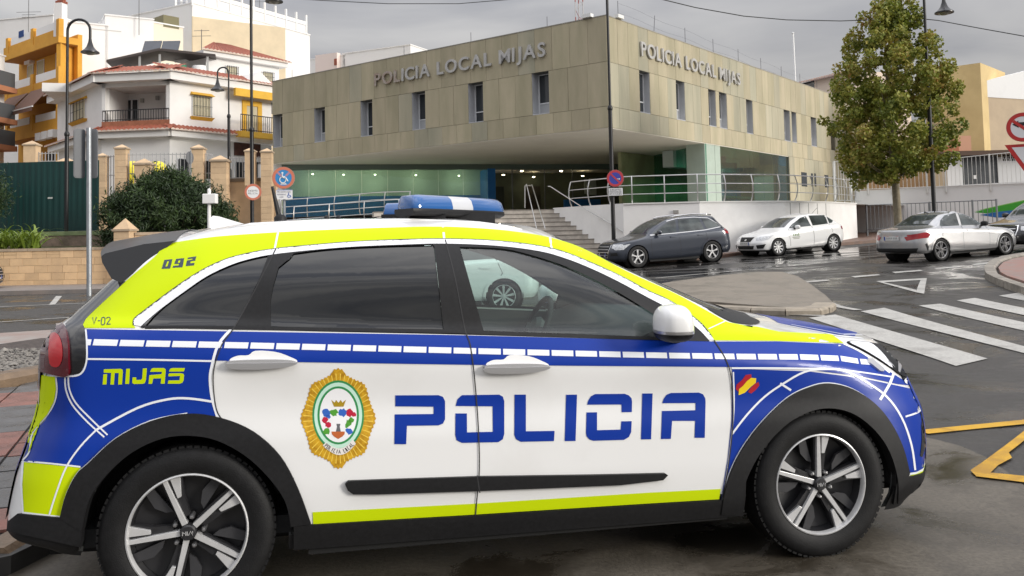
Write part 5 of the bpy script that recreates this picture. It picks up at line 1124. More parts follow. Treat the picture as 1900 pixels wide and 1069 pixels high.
# clipped dark hedge at the left edge and strap leaved plant
hb = at(-12, 395, 33.4); hed = empty('edge_bush', hb); tag(hed, 'dark conifer bush cut by the left edge before the green fence', 'bush'); cent = np.array([(hb.x, hb.y, hb.z + .6)])[:, :] + rng.normal(size=(2600, 3)) * np.array([.28, .25, .42]); V, F = leaves(cent, rng.uniform(.08, .18, len(cent)), .3, 12, .5); foliage('foliage', V, F, leaf_mat('oleander_leaves', []), hed, hb); mb = MB(); mb.tube([(0, 0, -.9), (0, 0, .5)], .05, 8); mb.build('stem', bark, hed)
ab = at(26, 460, 30.9); aga = empty('strap_leaf_plant', ab); tag(aga, 'bright green strap leaved plant on top of the block wall', 'plant'); rnd = random.Random(2); blades = []
for t_ in range(4):
    L = .75 + .12 * t_; n = 7; mb = MB()
    for i in range(n + 1):
        t = i / n; w = .026 * (1 - t ** 2.2) + .002; x = L * (.75 * t) * (.55 + .16 * t_); z = L * (1.05 * t - (.55 + .14 * t_) * t * t); mb.v += [(x, -w, z), (x, w, z)]
    for i in range(n): mb.f.append((2 * i, 2 * i + 1, 2 * i + 3, 2 * i + 2)); mb.m.append(0)
    o_ = mb.build('leaf', leaf_mat('strap_leaves', [(.0, (.10, .17, .02)), (.5, (.19, .27, .035)), (1.0, (.36, .38, .06))], .45, .2), recalc=False, smooth=True); blades.append(o_.data); bpy.data.objects.remove(o_)
for k in range(170): piece('leaf', blades[k % 4], aga, (rnd.uniform(-.95, .85), rnd.uniform(-.25, .35), rnd.uniform(-.12, .12)), (rnd.uniform(-.2, .2), rnd.uniform(-.55, .25), rnd.uniform(0, 6.28)), (rnd.uniform(.95, 1.6),) * 3)

# ================================================================== car body surfaces
def pchip(xk, Y, xq):
    """monotone cubic through rows of Y (len(xk) x m) evaluated at xq"""
    xk = np.asarray(xk, float); Y = np.asarray(Y, float); h = np.diff(xk)[:, None]; d = np.diff(Y, axis=0) / h
    s = np.zeros_like(Y)
    w1 = 2 * h[1:] + h[:-1]; w2 = h[1:] + 2 * h[:-1]
    with np.errstate(divide='ignore', invalid='ignore'):
        hm = (w1 + w2) / (w1 / d[:-1] + w2 / d[1:])
    s[1:-1] = np.where(d[:-1] * d[1:] > 0, hm, 0)
    s[0] = d[0]; s[-1] = d[-1]
    i = np.clip(np.searchsorted(xk, xq, side='right') - 1, 0, len(xk) - 2)
    t = ((xq - xk[i]) / (xk[i + 1] - xk[i]))[:, None]; hh = h[i]
    return ((2*t**3 - 3*t**2 + 1) * Y[i] + (t**3 - 2*t**2 + t) * hh * s[i] + (-2*t**3 + 3*t**2) * Y[i + 1] + (t**3 - t**2) * hh * s[i + 1])
def loft(net, nu, nt):
    """net rows (bottom to top) of (x, half width, z), rear centre to front centre; returns vertex grid of the near half"""
    net = np.array(net, float); nr, nc, _ = net.shape
    uq = np.linspace(0, nc - 1, nu); tq = np.linspace(0, nr - 1, nt)
    rows = np.stack([pchip(np.arange(nc), net[r], uq) for r in range(nr)])          # nr x nu x 3
    return np.stack([pchip(np.arange(nr), rows[:, k], tq) for k in range(nu)], 1)    # nt x nu x 3
def shell_bm(grid):
    """closed left/right symmetric shell, near side at -y"""
    nt, nu, _ = grid.shape
    bm = bmesh.new(); idx = {}
    for side in (-1, 1):
        for i in range(nt):
            for j in range(nu):
                x, w, z = grid[i, j]
                idx[side, i, j] = bm.verts.new((x, side * max(w, 0), z))
        for i in range(nt - 1):
            for j in range(nu - 1):
                q = [idx[side, i, j], idx[side, i, j + 1], idx[side, i + 1, j + 1], idx[side, i + 1, j]]
                bm.faces.new(q if side < 0 else q[::-1])
    bmesh.ops.remove_doubles(bm, verts=bm.verts, dist=0.0006)
    bmesh.ops.recalc_face_normals(bm, faces=bm.faces)
    for f in bm.faces: f.smooth = True
    return bm
class Skin:
    """lays thin pieces (film, trim, glass) on a car shell"""
    def __init__(s, bm, cast):
        s.me = bpy.data.meshes.new('tmp'); bm.to_mesh(s.me); s.me.update()
        s.bvh = BVHTree.FromBMesh(bm); s.cast = cast
        s.nrm = [v.normal.copy() for v in s.me.vertices]; s.co = [v.co.copy() for v in s.me.vertices]
        s.polys = [tuple(p.vertices) for p in s.me.polygons]
    def hit(s, p):
        o, d, far = s.cast(p)
        loc, n, i, _ = s.bvh.ray_cast(o, d)
        if loc is None:
            q = o + d * far
            for _ in range(3):
                loc, n, i, _ = s.bvh.find_nearest(q)
                q = o + d * (loc - o).dot(d) / d.length_squared
        vs = s.polys[i]; ws = np.array([1.0 / ((s.co[k] - loc).length + 1e-5) for k in vs]); ws /= ws.sum()
        nn = Vector((0, 0, 0))
        for k, w in zip(vs, ws): nn += s.nrm[k] * float(w)
        nn.normalize()
        return loc, nn
    def lay(s, name, poly, m, parent, off=0.0012, step=9.0, thick=0.0, mirror=False, smooth=True):
        bm = bmesh.new()
        tr = tessellate_polygon([[Vector((p[0], p[1], 0)) for p in poly]])
        vv = [bm.verts.new((p[0], p[1], 0)) for p in poly]
        for t in tr:
            try: bm.faces.new([vv[k] for k in t])
            except ValueError: pass
        xs = [p[0] for p in poly]; ys = [p[1] for p in poly]
        for ax, lo, hi in ((0, min(xs), max(xs)), (1, min(ys), max(ys))):
            k = math.floor(lo / step) * step + step
            while k < hi:
                no = (1, 0, 0) if ax == 0 else (0, 1, 0); co = (k, 0, 0) if ax == 0 else (0, k, 0)
                bmesh.ops.bisect_plane(bm, geom=bm.verts[:] + bm.edges[:] + bm.faces[:], dist=1e-5, plane_co=co, plane_no=no)
                k += step
        bmesh.ops.remove_doubles(bm, verts=bm.verts, dist=1e-4)
        base = {}
        for v in bm.verts:
            loc, n = s.hit((v.co.x, v.co.y)); base[v] = (loc, n)
        for v, (loc, n) in base.items(): v.co = loc + n * off
        bm.normal_update()
        fl = [f for f in bm.faces if f.normal.dot(base[f.verts[0]][1]) < 0]
        if fl: bmesh.ops.reverse_faces(bm, faces=fl)
        bm.verts.index_update()
        norms = [base[v][1] for v in bm.verts]
        nv = len(norms)
        if thick:
            low = {}
            for e in [e for e in bm.edges if e.is_boundary]:
                f = e.link_faces[0]
                for v in e.verts:
                    if v not in low:
                        loc, n = base[v]; nvx = bm.verts.new(loc + n * (off - thick)); low[v] = nvx
                a, b = e.verts
                try: bm.faces.new((a, b, low[b], low[a]))
                except ValueError: pass
            bmesh.ops.recalc_face_normals(bm, faces=bm.faces)
        me = bpy.data.meshes.new(name); bm.to_mesh(me); bm.free()
        me.materials.append(m)
        for p in me.polygons: p.use_smooth = True
        if not thick and smooth:
            me.normals_split_custom_set_from_vertices([n[:] for n in norms])
        elif thick: me.set_sharp_from_angle(angle=rad(40))
        o = bpy.data.objects.new(name, me); C.objects.link(o); o.parent = parent
        if mirror:
            o2 = bpy.data.objects.new(name, me); C.objects.link(o2); o2.parent = parent; o2.scale = (1, -1, 1)
        return o

# ------------------------------------------------------------------ wheels
def wheel_parts(parent, loc, r, wid, rimr, style, ang=0.0, flip=False, badge=True):
    """wheel with its axle along y, outer face at -y"""
    w = empty('wheel', loc); w.parent = parent
    w.rotation_euler = (0, 0, math.pi if flip else 0)
    ty = MB(); tr = rimr
    prof = [(tr - .004, .012), (tr + .004, -.004), (tr + .02, -.012), (tr + .5 * (r - tr), -.016), (r - .022, -.010), (r - .008, .004), (r, .022),
            (r, wid - .022), (r - .01, wid - .002), (tr + .5 * (r - tr), wid + .012), (tr, wid)]
    ty.lathe(prof, 64, axis='y')
    if style == 'police':                       # shoulder blocks of the tread
        for k in range(72):
            a = 2 * math.pi * k / 72; M = Matrix.Rotation(-a, 4, 'Y')
            ty.box(r - .014, r + .0008, .0045, .03, -.010, .010, M)
    t = ty.build('tyre', mat('tyre_rubber', (.008, .008, .0085), .6, spec=.3, var=.25, scale=30, bump=.15, bscale=220), w, smooth=35)
    dark = mat('wheel_black', (.02, .02, .022), .38); silver = mat('wheel_silver', (.62, .62, .62), .32, metal=.35, var=.06, scale=20)
    rm = MB()
    rm.lathe([(tr - .003, .006), (tr - .004, .03), (tr - .016, .05), (tr - .02, wid - .02)], 48, axis='y')
    rm.lathe([(tr - .018, .062), (.09, .075), (.0001, .078)], 40, axis='y')
    rim = rm.build('rim', dark if style != 'silver' else silver, w, smooth=40)
    lip = MB(); lip.lathe([(tr + .002, .004), (tr + .001, -.006), (tr - .004, -.008), (tr - .009, .0), (tr - .010, .02)], 64, axis='y')
    lip.build('rim_lip', silver, w, smooth=50)
    def radial(poly, y0, y1, a):
        mb = MB(); M = Matrix.Rotation(-a, 4, 'Y')
        mb.prism(poly, lambda p, q: M @ Vector((p, y1 + .012 * max(0, .5 - p / tr), q)), lambda p, q: M @ Vector((p, y0, q)))
        return mb
    if style == 'police':
        for k in range(5):
            a = ang + k * 2 * math.pi / 5
            radial([(.03, -.011), (tr - .004, -.008), (tr - .004, .008), (.03, .011)], .04, .006, a).build('spoke', silver, w, bevel=.0015)
            radial([(tr * .60, -.030), (tr - .004, -.062), (tr - .004, -.020), (tr * .60, -.016)], .04, .010, a).build('spoke_blade', silver, w, bevel=.0015)
            radial([(.055, -.030), (tr * .60, -.040), (tr * .97, -.066), (tr * .97, .018), (.055, .017)], .05, .021, a).build('spoke_backing', dark, w)
            radial([(.09, .022), (tr * .95, .055), (tr * .95, .088), (tr * .6, .078), (.10, .048)], .05, .034, a).build('vent_plate', mat('wheel_dark_grey', (.035, .035, .038), .5), w)
            q = MB(); an = a + .62; M = Matrix.Rotation(-an, 4, 'Y') @ Matrix.Translation((.057, 0, 0))
            q.lathe([(.0001, .006), (.006, .007), (.0095, .014), (.0095, .06)], 12, M, axis='y')
            q.build('wheel_nut', mat('nut_steel', (.45, .45, .46), .3, metal=.9), w, smooth=40)
        h = MB(); h.lathe([(.0001, -.004), (.024, -.003), (.029, .002), (.031, .03)], 32, axis='y')
        cap = h.build('centre_cap', dark, w, smooth=40)
        if badge:
            mk = MB()
            for s in ([(-.019, -.008), (-.019, .006), (-.012, -.001), (-.007, .007), (-.007, -.008)], [(-.002, .007), (-.002, -.008)], [(.003, -.008), (.010, .007), (.018, -.008), (.018, .007)]):
                mk.tube([(p[0], -.0052, p[1]) for p in s], .0016, 6)
            mk.build('cap_emblem', silver, w)
    else:
        ns = {'five': 5, 'silver': 5, 'multi': 9, 'star': 5}[style]
        for k in range(ns):
            a = ang + k * 2 * math.pi / ns
            if style in ('five', 'silver'):
                radial([(.03, -.024), (tr * .55, -.018), (tr - .004, -.038), (tr - .004, .038), (tr * .55, .018), (.03, .024)], .05, .008, a).build('spoke', silver, w)
            elif style == 'multi':
                radial([(.03, -.012), (tr - .004, -.024), (tr - .004, .024), (.03, .012)], .05, .010, a).build('spoke', silver, w)
            else:
                for s in (-1, 1):
                    radial([(.03, s * .006), (tr - .004, s * .030), (tr - .004, s * .052), (.03, s * .020)][::s], .05, .010, a).build('spoke', mat('wheel_grey', (.22, .22, .23), .3, metal=.8), w)
        h = MB(); h.lathe([(.0001, .0), (.03, .002), (.036, .03)], 20, axis='y'); h.build('centre_cap', silver if style != 'star' else dark, w, smooth=40)
    return w
# ================================================================== the police car
R0, R1, R2 = Vector((.97443755, .22416599, -.0148686)), Vector((-.22419565, .9745441, -.00033802)), Vector((.01441434, .00366285, .9998894))
PC_M = Matrix(((R0.x, R1.x, R2.x, -1.4672), (R0.y, R1.y, R2.y, 4.27535), (R0.z, R1.z, R2.z, 0.0), (0, 0, 0, 1)))
PC_I = PC_M.inverted()
pc = empty('police_car', M=PC_M)
tag(pc, 'white blue and fluorescent yellow police estate car with blue roof light bar in foreground', 'police car')
camL = PC_I @ CAM
def cast_photo(p):
    d = (PC_I.to_3x3() @ ray(p[0], p[1]))
    return camL, d, (-.78 - camL.y) / d.y
def cpx(u, v, w):
    d = PC_I.to_3x3() @ ray(u, v); t = (-w - camL.y) / d.y; return camL + d * t
NET = [
 [(-.60,0,.30),(-.60,.45,.30),(-.585,.66,.30),(-.50,.80,.285),(-.42,.84,.27),(0,.855,.235),(.5,.86,.23),(1,.86,.226),(1.5,.86,.223),(2,.86,.22),(2.4,.86,.217),(2.9,.85,.19),(3.15,.78,.165),(3.30,.62,.165),(3.40,.35,.18),(3.43,0,.18)],
 [(-.715,0,.35),(-.71,.45,.35),(-.685,.68,.355),(-.60,.83,.345),(-.42,.875,.335),(0,.885,.33),(.5,.885,.325),(1,.885,.32),(1.5,.885,.315),(2,.885,.305),(2.4,.885,.30),(2.9,.88,.30),(3.2,.83,.295),(3.38,.68,.30),(3.49,.40,.30),(3.53,0,.30)],
 [(-.70,0,.52),(-.695,.45,.52),(-.66,.68,.52),(-.57,.83,.52),(-.42,.88,.52),(0,.897,.51),(.5,.898,.50),(1,.90,.49),(1.5,.90,.48),(2,.898,.47),(2.4,.897,.46),(2.9,.892,.46),(3.2,.84,.45),(3.385,.69,.45),(3.50,.40,.45),(3.55,0,.45)],
 [(-.675,0,.66),(-.66,.45,.66),(-.615,.68,.66),(-.53,.81,.66),(-.41,.872,.66),(0,.896,.65),(.5,.898,.64),(1,.90,.63),(1.5,.90,.62),(2,.898,.61),(2.4,.896,.605),(2.9,.888,.60),(3.19,.835,.59),(3.37,.69,.585),(3.49,.40,.58),(3.53,0,.58)],
 [(-.645,0,.81),(-.63,.45,.81),(-.575,.68,.81),(-.49,.795,.81),(-.395,.855,.81),(0,.884,.805),(.5,.886,.79),(1,.888,.775),(1.5,.888,.76),(2,.887,.745),(2.4,.884,.735),(2.9,.872,.715),(3.16,.815,.70),(3.33,.68,.69),(3.45,.40,.69),(3.49,0,.69)],
 [(-.64,0,.98),(-.625,.45,.98),(-.57,.68,.985),(-.49,.795,.995),(-.38,.86,1.0),(0,.894,.988),(.5,.898,.96),(1,.90,.933),(1.5,.90,.907),(2,.90,.882),(2.4,.893,.862),(2.85,.86,.825),(3.09,.795,.80),(3.28,.66,.795),(3.41,.38,.80),(3.45,0,.80)],
 [(-.60,0,1.08),(-.585,.45,1.08),(-.53,.66,1.085),(-.45,.77,1.10),(-.34,.83,1.11),(0,.868,1.107),(.5,.87,1.08),(1,.87,1.054),(1.5,.868,1.025),(2,.858,.997),(2.4,.83,.985),(2.82,.775,.935),(3.02,.70,.90),(3.20,.57,.905),(3.33,.33,.91),(3.37,0,.91)],
 [(-.53,0,1.14),(-.52,.42,1.14),(-.47,.62,1.145),(-.40,.73,1.15),(-.31,.795,1.15),(0,.845,1.143),(.5,.852,1.115),(1,.853,1.087),(1.5,.85,1.06),(2,.835,1.035),(2.28,.785,1.035),(2.40,.70,1.045),(2.48,.60,1.052),(2.54,.46,1.058),(2.60,.24,1.064),(2.62,0,1.066)],
 [(-.40,0,1.27),(-.39,.4,1.27),(-.345,.58,1.275),(-.29,.67,1.28),(-.2,.73,1.28),(.05,.80,1.275),(.5,.815,1.27),(1,.82,1.26),(1.5,.808,1.23),(1.82,.772,1.20),(1.98,.715,1.20),(2.04,.66,1.205),(2.085,.58,1.212),(2.12,.46,1.22),(2.155,.24,1.228),(2.165,0,1.23)],
 [(-.27,0,1.43),(-.26,.38,1.425),(-.22,.52,1.42),(-.18,.58,1.415),(-.10,.605,1.43),(.08,.640,1.463),(.5,.650,1.486),(1,.650,1.492),(1.3,.642,1.473),(1.45,.622,1.454),(1.52,.58,1.446),(1.555,.535,1.446),(1.585,.46,1.449),(1.61,.36,1.453),(1.63,.18,1.458),(1.64,0,1.46)],
 [(-.15,0,1.48),(-.14,.25,1.475),(-.11,.38,1.47),(-.05,.43,1.475),(.02,.46,1.49),(.15,.48,1.508),(.5,.49,1.53),(1,.49,1.533),(1.25,.485,1.516),(1.38,.465,1.497),(1.43,.44,1.492),(1.46,.40,1.493),(1.49,.33,1.498),(1.51,.24,1.503),(1.53,.12,1.506),(1.54,0,1.508)],
 [(-.02,0,1.505),(0,.02,1.507),(.03,.03,1.51),(.07,.03,1.515),(.13,.03,1.522),(.25,.03,1.535),(.5,.03,1.548),(1,.03,1.55),(1.15,.03,1.545),(1.25,.03,1.538),(1.29,.03,1.535),(1.31,.03,1.533),(1.33,.03,1.531),(1.35,.02,1.53),(1.37,.01,1.528),(1.39,0,1.526)],
]
pgrid = loft(NET, 400, 133)
pbm = shell_bm(pgrid)
SK = Skin(pbm, cast_photo)
def pxl(L):
    """photo position of a local point"""
    d = PC_M @ Vector(L) - CAM; z = d.dot(fw)
    return (PX + FPX * d.dot(xr) / z, PY - FPX * d.dot(ur) / z)

white_paint = mat('police_white_paint', (.82, .82, .81), .3, coat=.9, spec=.5, col2=(.765, .76, .745), scale=1.6, ramp=(.3, .52))
blue_film = mat('police_blue_film', (.002, .034, .31), .34, coat=.2, spec=.3)
yel_film = mat('police_yellow_film', (.56, .70, .001), .55, spec=.15)
white_film = mat('white_film', (.82, .84, .88), .35)
trim_in0 = curve([(262, 606), (275, 594), (300, 573), (345, 540), (385, 513), (430, 492), (470, 480), (514, 472), (590, 464), (661, 458.5), (745, 455), (823, 453), (921, 457), (1000, 467), (1050, 481), (1098, 500), (1148, 524), (1196, 550), (1240, 573), (1272, 593), (1298, 614), (1314, 631)], 4)
blk_plastic = mat('black_plastic', (.011, .011, .012), .5, spec=.32, var=.2, scale=60, bump=.08, bscale=400)
blk_gloss = mat('gloss_black', (.012, .012, .013), .12, coat=.6)
gap_mat = mat('shut_line', (.03, .03, .032), .8)
chrome = mat('chrome', (.75, .75, .76), .12, metal=1.0)
satin = mat('satin_silver', (.6, .6, .61), .28, metal=.7)
clear_glass = glass('car_glass', (.70, .84, .80), ior=1.85, haze=.03)
dark_glass = mat('privacy_glass', (.004, .0045, .005), .015, spec=.75)
# window outlines in the photograph
W_FRONT = curve([(852, 457), (930, 460), (985, 472), (1052, 494), (1110, 521), (1160, 549), (1210, 580)], 5) + [(1219, 586), (1221, 626), (897, 616)]
W_REAR = [(507, 532), (517, 497), (538, 480)] + curve([(545, 471), (620, 462), (720, 457), (803, 455)], 4) + [(806, 460), (823, 612), (503, 605), (502, 560)]
W_QTR = [(272, 604)] + curve([(285, 588), (330, 548), (380, 512), (430, 488), (500, 471)], 5) + [(502, 474), (438, 605)]
def grow(poly, d):
    P = [np.array(p, float) for p in poly]; n = len(P)
    ar = sum(P[i][0] * P[(i + 1) % n][1] - P[(i + 1) % n][0] * P[i][1] for i in range(n)); sg = 1 if ar > 0 else -1
    out = []
    for i in range(n):
        t = P[(i + 1) % n] - P[i - 1]; t /= np.linalg.norm(t) + 1e-9; out.append(tuple(P[i] + np.array([t[1], -t[0]]) * d * sg))
    return out
HOLES = [grow(w, 6.5) for w in (W_FRONT, W_REAR, W_QTR)]
W_SHIELD_Y = .56
def in_hole(c):
    p = pxl((c.x, -abs(c.y), c.z))
    if c.z > 1.0 and any(inside(p, w) for w in HOLES) and abs(c.y) > .55: return True
    # windscreen and tailgate glass
    if c.z > 1.09 and c.z < 1.44 and c.x > 1.55:
        t = (c.z - 1.06) / .40
        if abs(c.y) < .68 * (1 - t) + .50 * t: return True
    if 1.13 < c.z < 1.40 and c.x < -.2 and abs(c.y) < .56 - .25 * (c.z - 1.13): return True
    return False
wells = [(0, .326), (2.70, .326)]
kill = []
for f in pbm.faces:
    c = f.calc_center_median()
    if any((c.x - a) ** 2 + (c.z - b) ** 2 < .385 ** 2 for a, b in wells) and abs(c.y) > .5: kill.append(f)
    elif in_hole(c): kill.append(f)
bm2 = pbm.copy(); bm2.faces.ensure_lookup_table()
pbm.faces.index_update()
ks = [bm2.faces[f.index] for f in kill]
bmesh.ops.delete(bm2, geom=ks, context='FACES')
me = bpy.data.meshes.new('body'); bm2.to_mesh(me); bm2.free()
me.materials.append(white_paint); me.materials.append(blk_plastic)
green_in = trim_in0 + [(1314, 631), (262, 607)]
for p in me.polygons:
    c = p.center
    if c.z < (.385 if c.x < -.4 else .325) or (abs(c.y) > .5 and any((c.x - a) ** 2 + (c.z - b) ** 2 < .425 ** 2 for a, b in wells)) or (c.z > .97 and abs(c.y) > .5 and c.x > -.3 and inside(pxl((c.x, -abs(c.y), c.z)), green_in)) or (c.x > 1.5 and c.z > 1.05 and abs(c.y) < .69 - .17 * (c.z - 1.06) / .4 and c.z < 1.45 and c.x < 2.62): p.material_index = 1
body = bpy.data.objects.new('body', me); C.objects.link(body); body.parent = pc
lin = me.copy(); lin.name = 'cabin_lining'; lin.materials.clear(); lin.materials.append(mat('cabin_lining', (.075, .08, .08), .8))
nr_ = [v.normal.copy() for v in lin.vertices]
for v in lin.vertices: v.co -= nr_[v.index] * .02
for p in lin.polygons: p.material_index = 0
lin_o = bpy.data.objects.new('cabin_lining', lin); C.objects.link(lin_o); lin_o.parent = pc
def lay(name, poly, m, layer=1, par=None, **k):
    k.setdefault('off', .0012 + .00025 * layer if name.startswith(('badge', 'banner', 'police_letter')) else .0018 + .0006 * layer); k.setdefault('step', 7.0)
    return SK.lay(name, poly, m, par or body, **k)

# --- livery fields
arch_r_out = [(113, 960), (124, 918), (143, 880), (165, 859), (215, 814), (280, 781), (348, 767), (410, 775), (470, 800), (520, 845), (553, 905), (577, 970)]
arch_f_out = [(1336, 952), (1342, 915), (1356, 870), (1380, 825), (1415, 780), (1460, 738), (1500, 718), (1537, 711), (1580, 722), (1620, 749), (1650, 785), (1672, 830), (1684, 876)]
arch_r_in = [(153, 985), (168, 925), (202, 877), (249, 837), (303, 813), (354, 808), (404, 817), (455, 844), (498, 884), (529, 928), (540, 975)]
arch_f_in = [(1376, 955), (1378, 905), (1396, 860), (1425, 818), (1462, 783), (1505, 762), (1545, 758), (1585, 770), (1622, 800), (1648, 840), (1662, 890), (1662, 932)]
AR, AF = curve(arch_r_out, 4), curve(arch_f_out, 4)
lay('blue_band', [(157, 611), (420, 615), (840, 622), (1080, 628), (1325, 634), (1440, 634), (1565, 639), (1600, 654), (1650, 690), (1692, 716), (1665, 713), (1600, 699), (1500, 686), (1355, 681), (880, 677), (560, 672), (400, 669), (161, 665), (160, 640)], blue_film, 1, mirror=True)
lay('blue_rear_panel', [(104, 700), (150, 694), (160, 672), (161, 668), (397, 671), (391, 700), (392, 725), (399, 755), (408, 773)] + [p for p in AR[::-1] if p[0] < 405 and p[1] < 866] + [(150, 867), (43, 856), (60, 806), (85, 780), (103, 745), (107, 720)], blue_film, 1, mirror=True)
lay('yellow_rear_corner', [(72, 696), (104, 699), (106, 722), (102, 745), (90, 769), (60, 804), (46, 832), (36, 838), (38, 810), (60, 780), (70, 755)], yel_film, off=.005, step=4, mirror=True)
lay('yellow_rear_bumper', [(43, 857), (150, 868)] + [p for p in AR if p[0] < 150 and p[1] > 868][::-1] + [(112, 958), (45, 951), (41, 900)], yel_film, 1, mirror=True)
trim_out = curve([(248, 604), (249, 594), (258, 585.5), (285, 564.5), (330, 531.5), (375, 502.5), (420, 482), (462, 471), (512, 462.5), (590, 455), (661, 449.5), (745, 446), (823, 444.5), (921, 448), (1005, 458.5), (1055, 472), (1101, 491), (1150, 513), (1202, 541), (1242, 559), (1276, 582), (1303, 604), (1324, 631)], 4)
lay('yellow_roof_strip', [(157, 609)] + curve([(154.5, 603.5), (159, 594.5), (170, 582.5), (232, 524), (285, 479.5), (300, 463), (322, 451)], 3) + curve([(322, 451), (400, 440), (520, 431.5), (650, 425.5), (760, 422), (830, 421.5), (900, 425), (960, 431), (1018, 441), (1080, 461), (1160, 503), (1252, 545), (1307, 575), (1346, 597)], 4)[1:]
    + [(1352, 599), (1379, 604), (1405, 607), (1445, 616), (1500, 619), (1543, 621), (1565, 637), (1440, 633), (1326, 632)] + trim_out[::-1] + [(252, 609)], yel_film, 1, mirror=True)
lay('blue_front_wing', [(1358, 684), (1500, 689), (1600, 702), (1665, 716), (1692, 722), (1702, 738), (1715, 745), (1718, 770), (1722, 800), (1727, 835), (1728, 858), (1700, 876), (1684, 879)] + AF[::-1] + [(1336, 935), (1350, 850), (1357, 780)], blue_film, 1, mirror=True)
lay('yellow_front_lip', [(1687, 882), (1700, 878), (1716, 868), (1729, 855), (1728, 866), (1716, 875), (1692, 882)], yel_film, 2, mirror=True)
lay('yellow_sill_strip', [(580, 950), (885, 934), (1200, 914), (1337, 907), (1334, 926), (1200, 934), (885, 954), (581, 972)], yel_film, 1, mirror=True)
# hood fields (seen at a grazing angle), laid from above
def cast_top(p): return Vector((p[0], p[1], 3)), Vector((0, 0, -1)), 2
SKT = Skin(pbm, cast_top)
SKT.lay('blue_hood_panel', [(2.72, -.50), (3.0, -.56), (3.13, -.52), (3.26, -.35), (3.34, 0), (3.26, .35), (3.13, .52), (3.0, .56), (2.72, .50), (2.86, 0)], blue_film, body, off=.0016, step=.04)
for s in (-1, 1):
    SKT.lay('white_hood_line', ribbon([(2.70, s * .52), (3.0, s * .585), (3.16, s * .54)], .014), white_film, body, off=.0024, step=.04)
    SKT.lay('white_hood_line', ribbon([(2.80, s * .48), (3.06, s * .53), (3.24, s * .42)], .012), white_film, body, off=.0024, step=.04)
# --- white outlines
def line(pts, wd, n=4, m=None, layer=3, name='white_line', **k):
    return lay(name, ribbon(curve(pts, n) if len(pts) > 2 else pts, wd), m or white_film, layer, step=14.0, **k)
line([(161, 666), (280, 667.5), (397, 670)], 3.4)
line([(430, 610), (405, 640), (393, 680), (390, 705), (394, 740), (404, 775)], 5.0, mirror=True)
line([(214, 830), (180, 858), (150, 900), (97, 958)][:0] or [(180, 797), (255, 757), (310, 741), (350, 739), (400, 746)], 4.2)
line([(180, 797), (150, 828), (124, 866), (106, 912), (92, 956)], 3.2)
line([(128, 700), (130, 722), (142, 748), (170, 778), (200, 807)], 3.0)
line([(122, 700), (124, 724), (136, 752), (163, 783), (194, 811)], 3.0)
line([(160, 612), (162, 640), (161, 672), (151, 693), (128, 698), (72, 696)], 3.2)
line([(105, 700), (107, 722), (103, 745), (90, 769), (62, 804), (56, 838), (44, 854)], 3.0)
line([(43, 856), (95, 860), (150, 866)], 3.0)
line([(44, 856), (41, 900), (44, 951), (112, 959)], 4.0, n=1)
line([(p[0], p[1]) for p in arch_r_out if p[0] < 410], 3.4)
line([(1357, 683), (1430, 683), (1495, 684), (1530, 684)], 3.2)
line([(1530, 684), (1590, 690), (1655, 700)], 2.6)
line([(1357, 806), (1385, 770), (1418, 736), (1452, 712), (1492, 690), (1530, 685), (1565, 688), (1600, 705), (1643, 735), (1672, 775), (1690, 825), (1697, 872)], 3.6)
line([(p[0], p[1]) for p in arch_f_out], 3.4)
line([(1447, 711), (1467, 724)], 4.0)
line([(1657, 694), (1649, 714), (1632, 742)], 5.0)
line([(1679, 773), (1702, 765), (1716, 752)], 3.2)
line([(1687, 879), (1702, 876), (1718, 866), (1729, 853)], 3.6)
line([(1565, 639), (1600, 656), (1650, 692)], 3.0)
line([(1360, 690), (1361, 760), (1352, 850), (1340, 925)], 2.6)
line([(516, 432), (510, 462)], 3.5); line([(822, 421.5), (824, 444)], 4.0); line([(1020, 441), (1023, 463)], 4.0)
line([(1314, 611), (1345, 597)], 1.6)
# dashed belt line, one film piece per dash
tu = [160, 550, 880, 1060, 1250, 1380, 1480, 1610]; tp = [49, 47.5, 45.8, 44, 42.5, 39.4, 38.4, 35]
cu = [150, 190, 450, 700, 876, 1060, 1236, 1370, 1485, 1560, 1610]; cv = [634.6, 636, 641, 647, 651.5, 656, 660, 662, 663, 666, 674]
u0 = 174.0
lay('white_dash', [(161, 630), (171, 630.3), (168.5, 641), (161.5, 641)], white_film, 3, step=25)
while u0 < 1600:
    p = np.interp(u0, tu, tp); u1 = u0 + p - 4.2
    v0, v1 = np.interp(u0, cu, cv), np.interp(u1, cu, cv); h = np.interp(u0, [160, 1600], [5.7, 4.9]); sl_ = np.interp(u0, [160, 900, 1600], [1.6, 0, -1.2])
    lay('white_dash', [(u0 + sl_, v0 - h), (u1 + sl_, v1 - h), (u1 - sl_, v1 + h), (u0 - sl_, v0 + h)], white_film, 3, step=25)
    u0 += p
# --- door shut lines
for pts in ([(826, 446), (845, 520), (862, 610), (872, 640), (880, 700), (887, 790), (889, 870), (884, 930), (882, 956)],
            [(512, 463), (470, 545), (436, 606), (412, 640), (398, 680), (396, 715), (402, 760), (414, 780)],
            [(1324, 632), (1342, 660), (1354, 690), (1359, 740), (1358, 800), (1348, 880), (1336, 935)]):
    line(pts, 2.2, m=gap_mat, layer=5, name='shut_line', mirror=True)
line(trim_out[::3], 2.4, m=gap_mat, layer=4, name='window_seal')
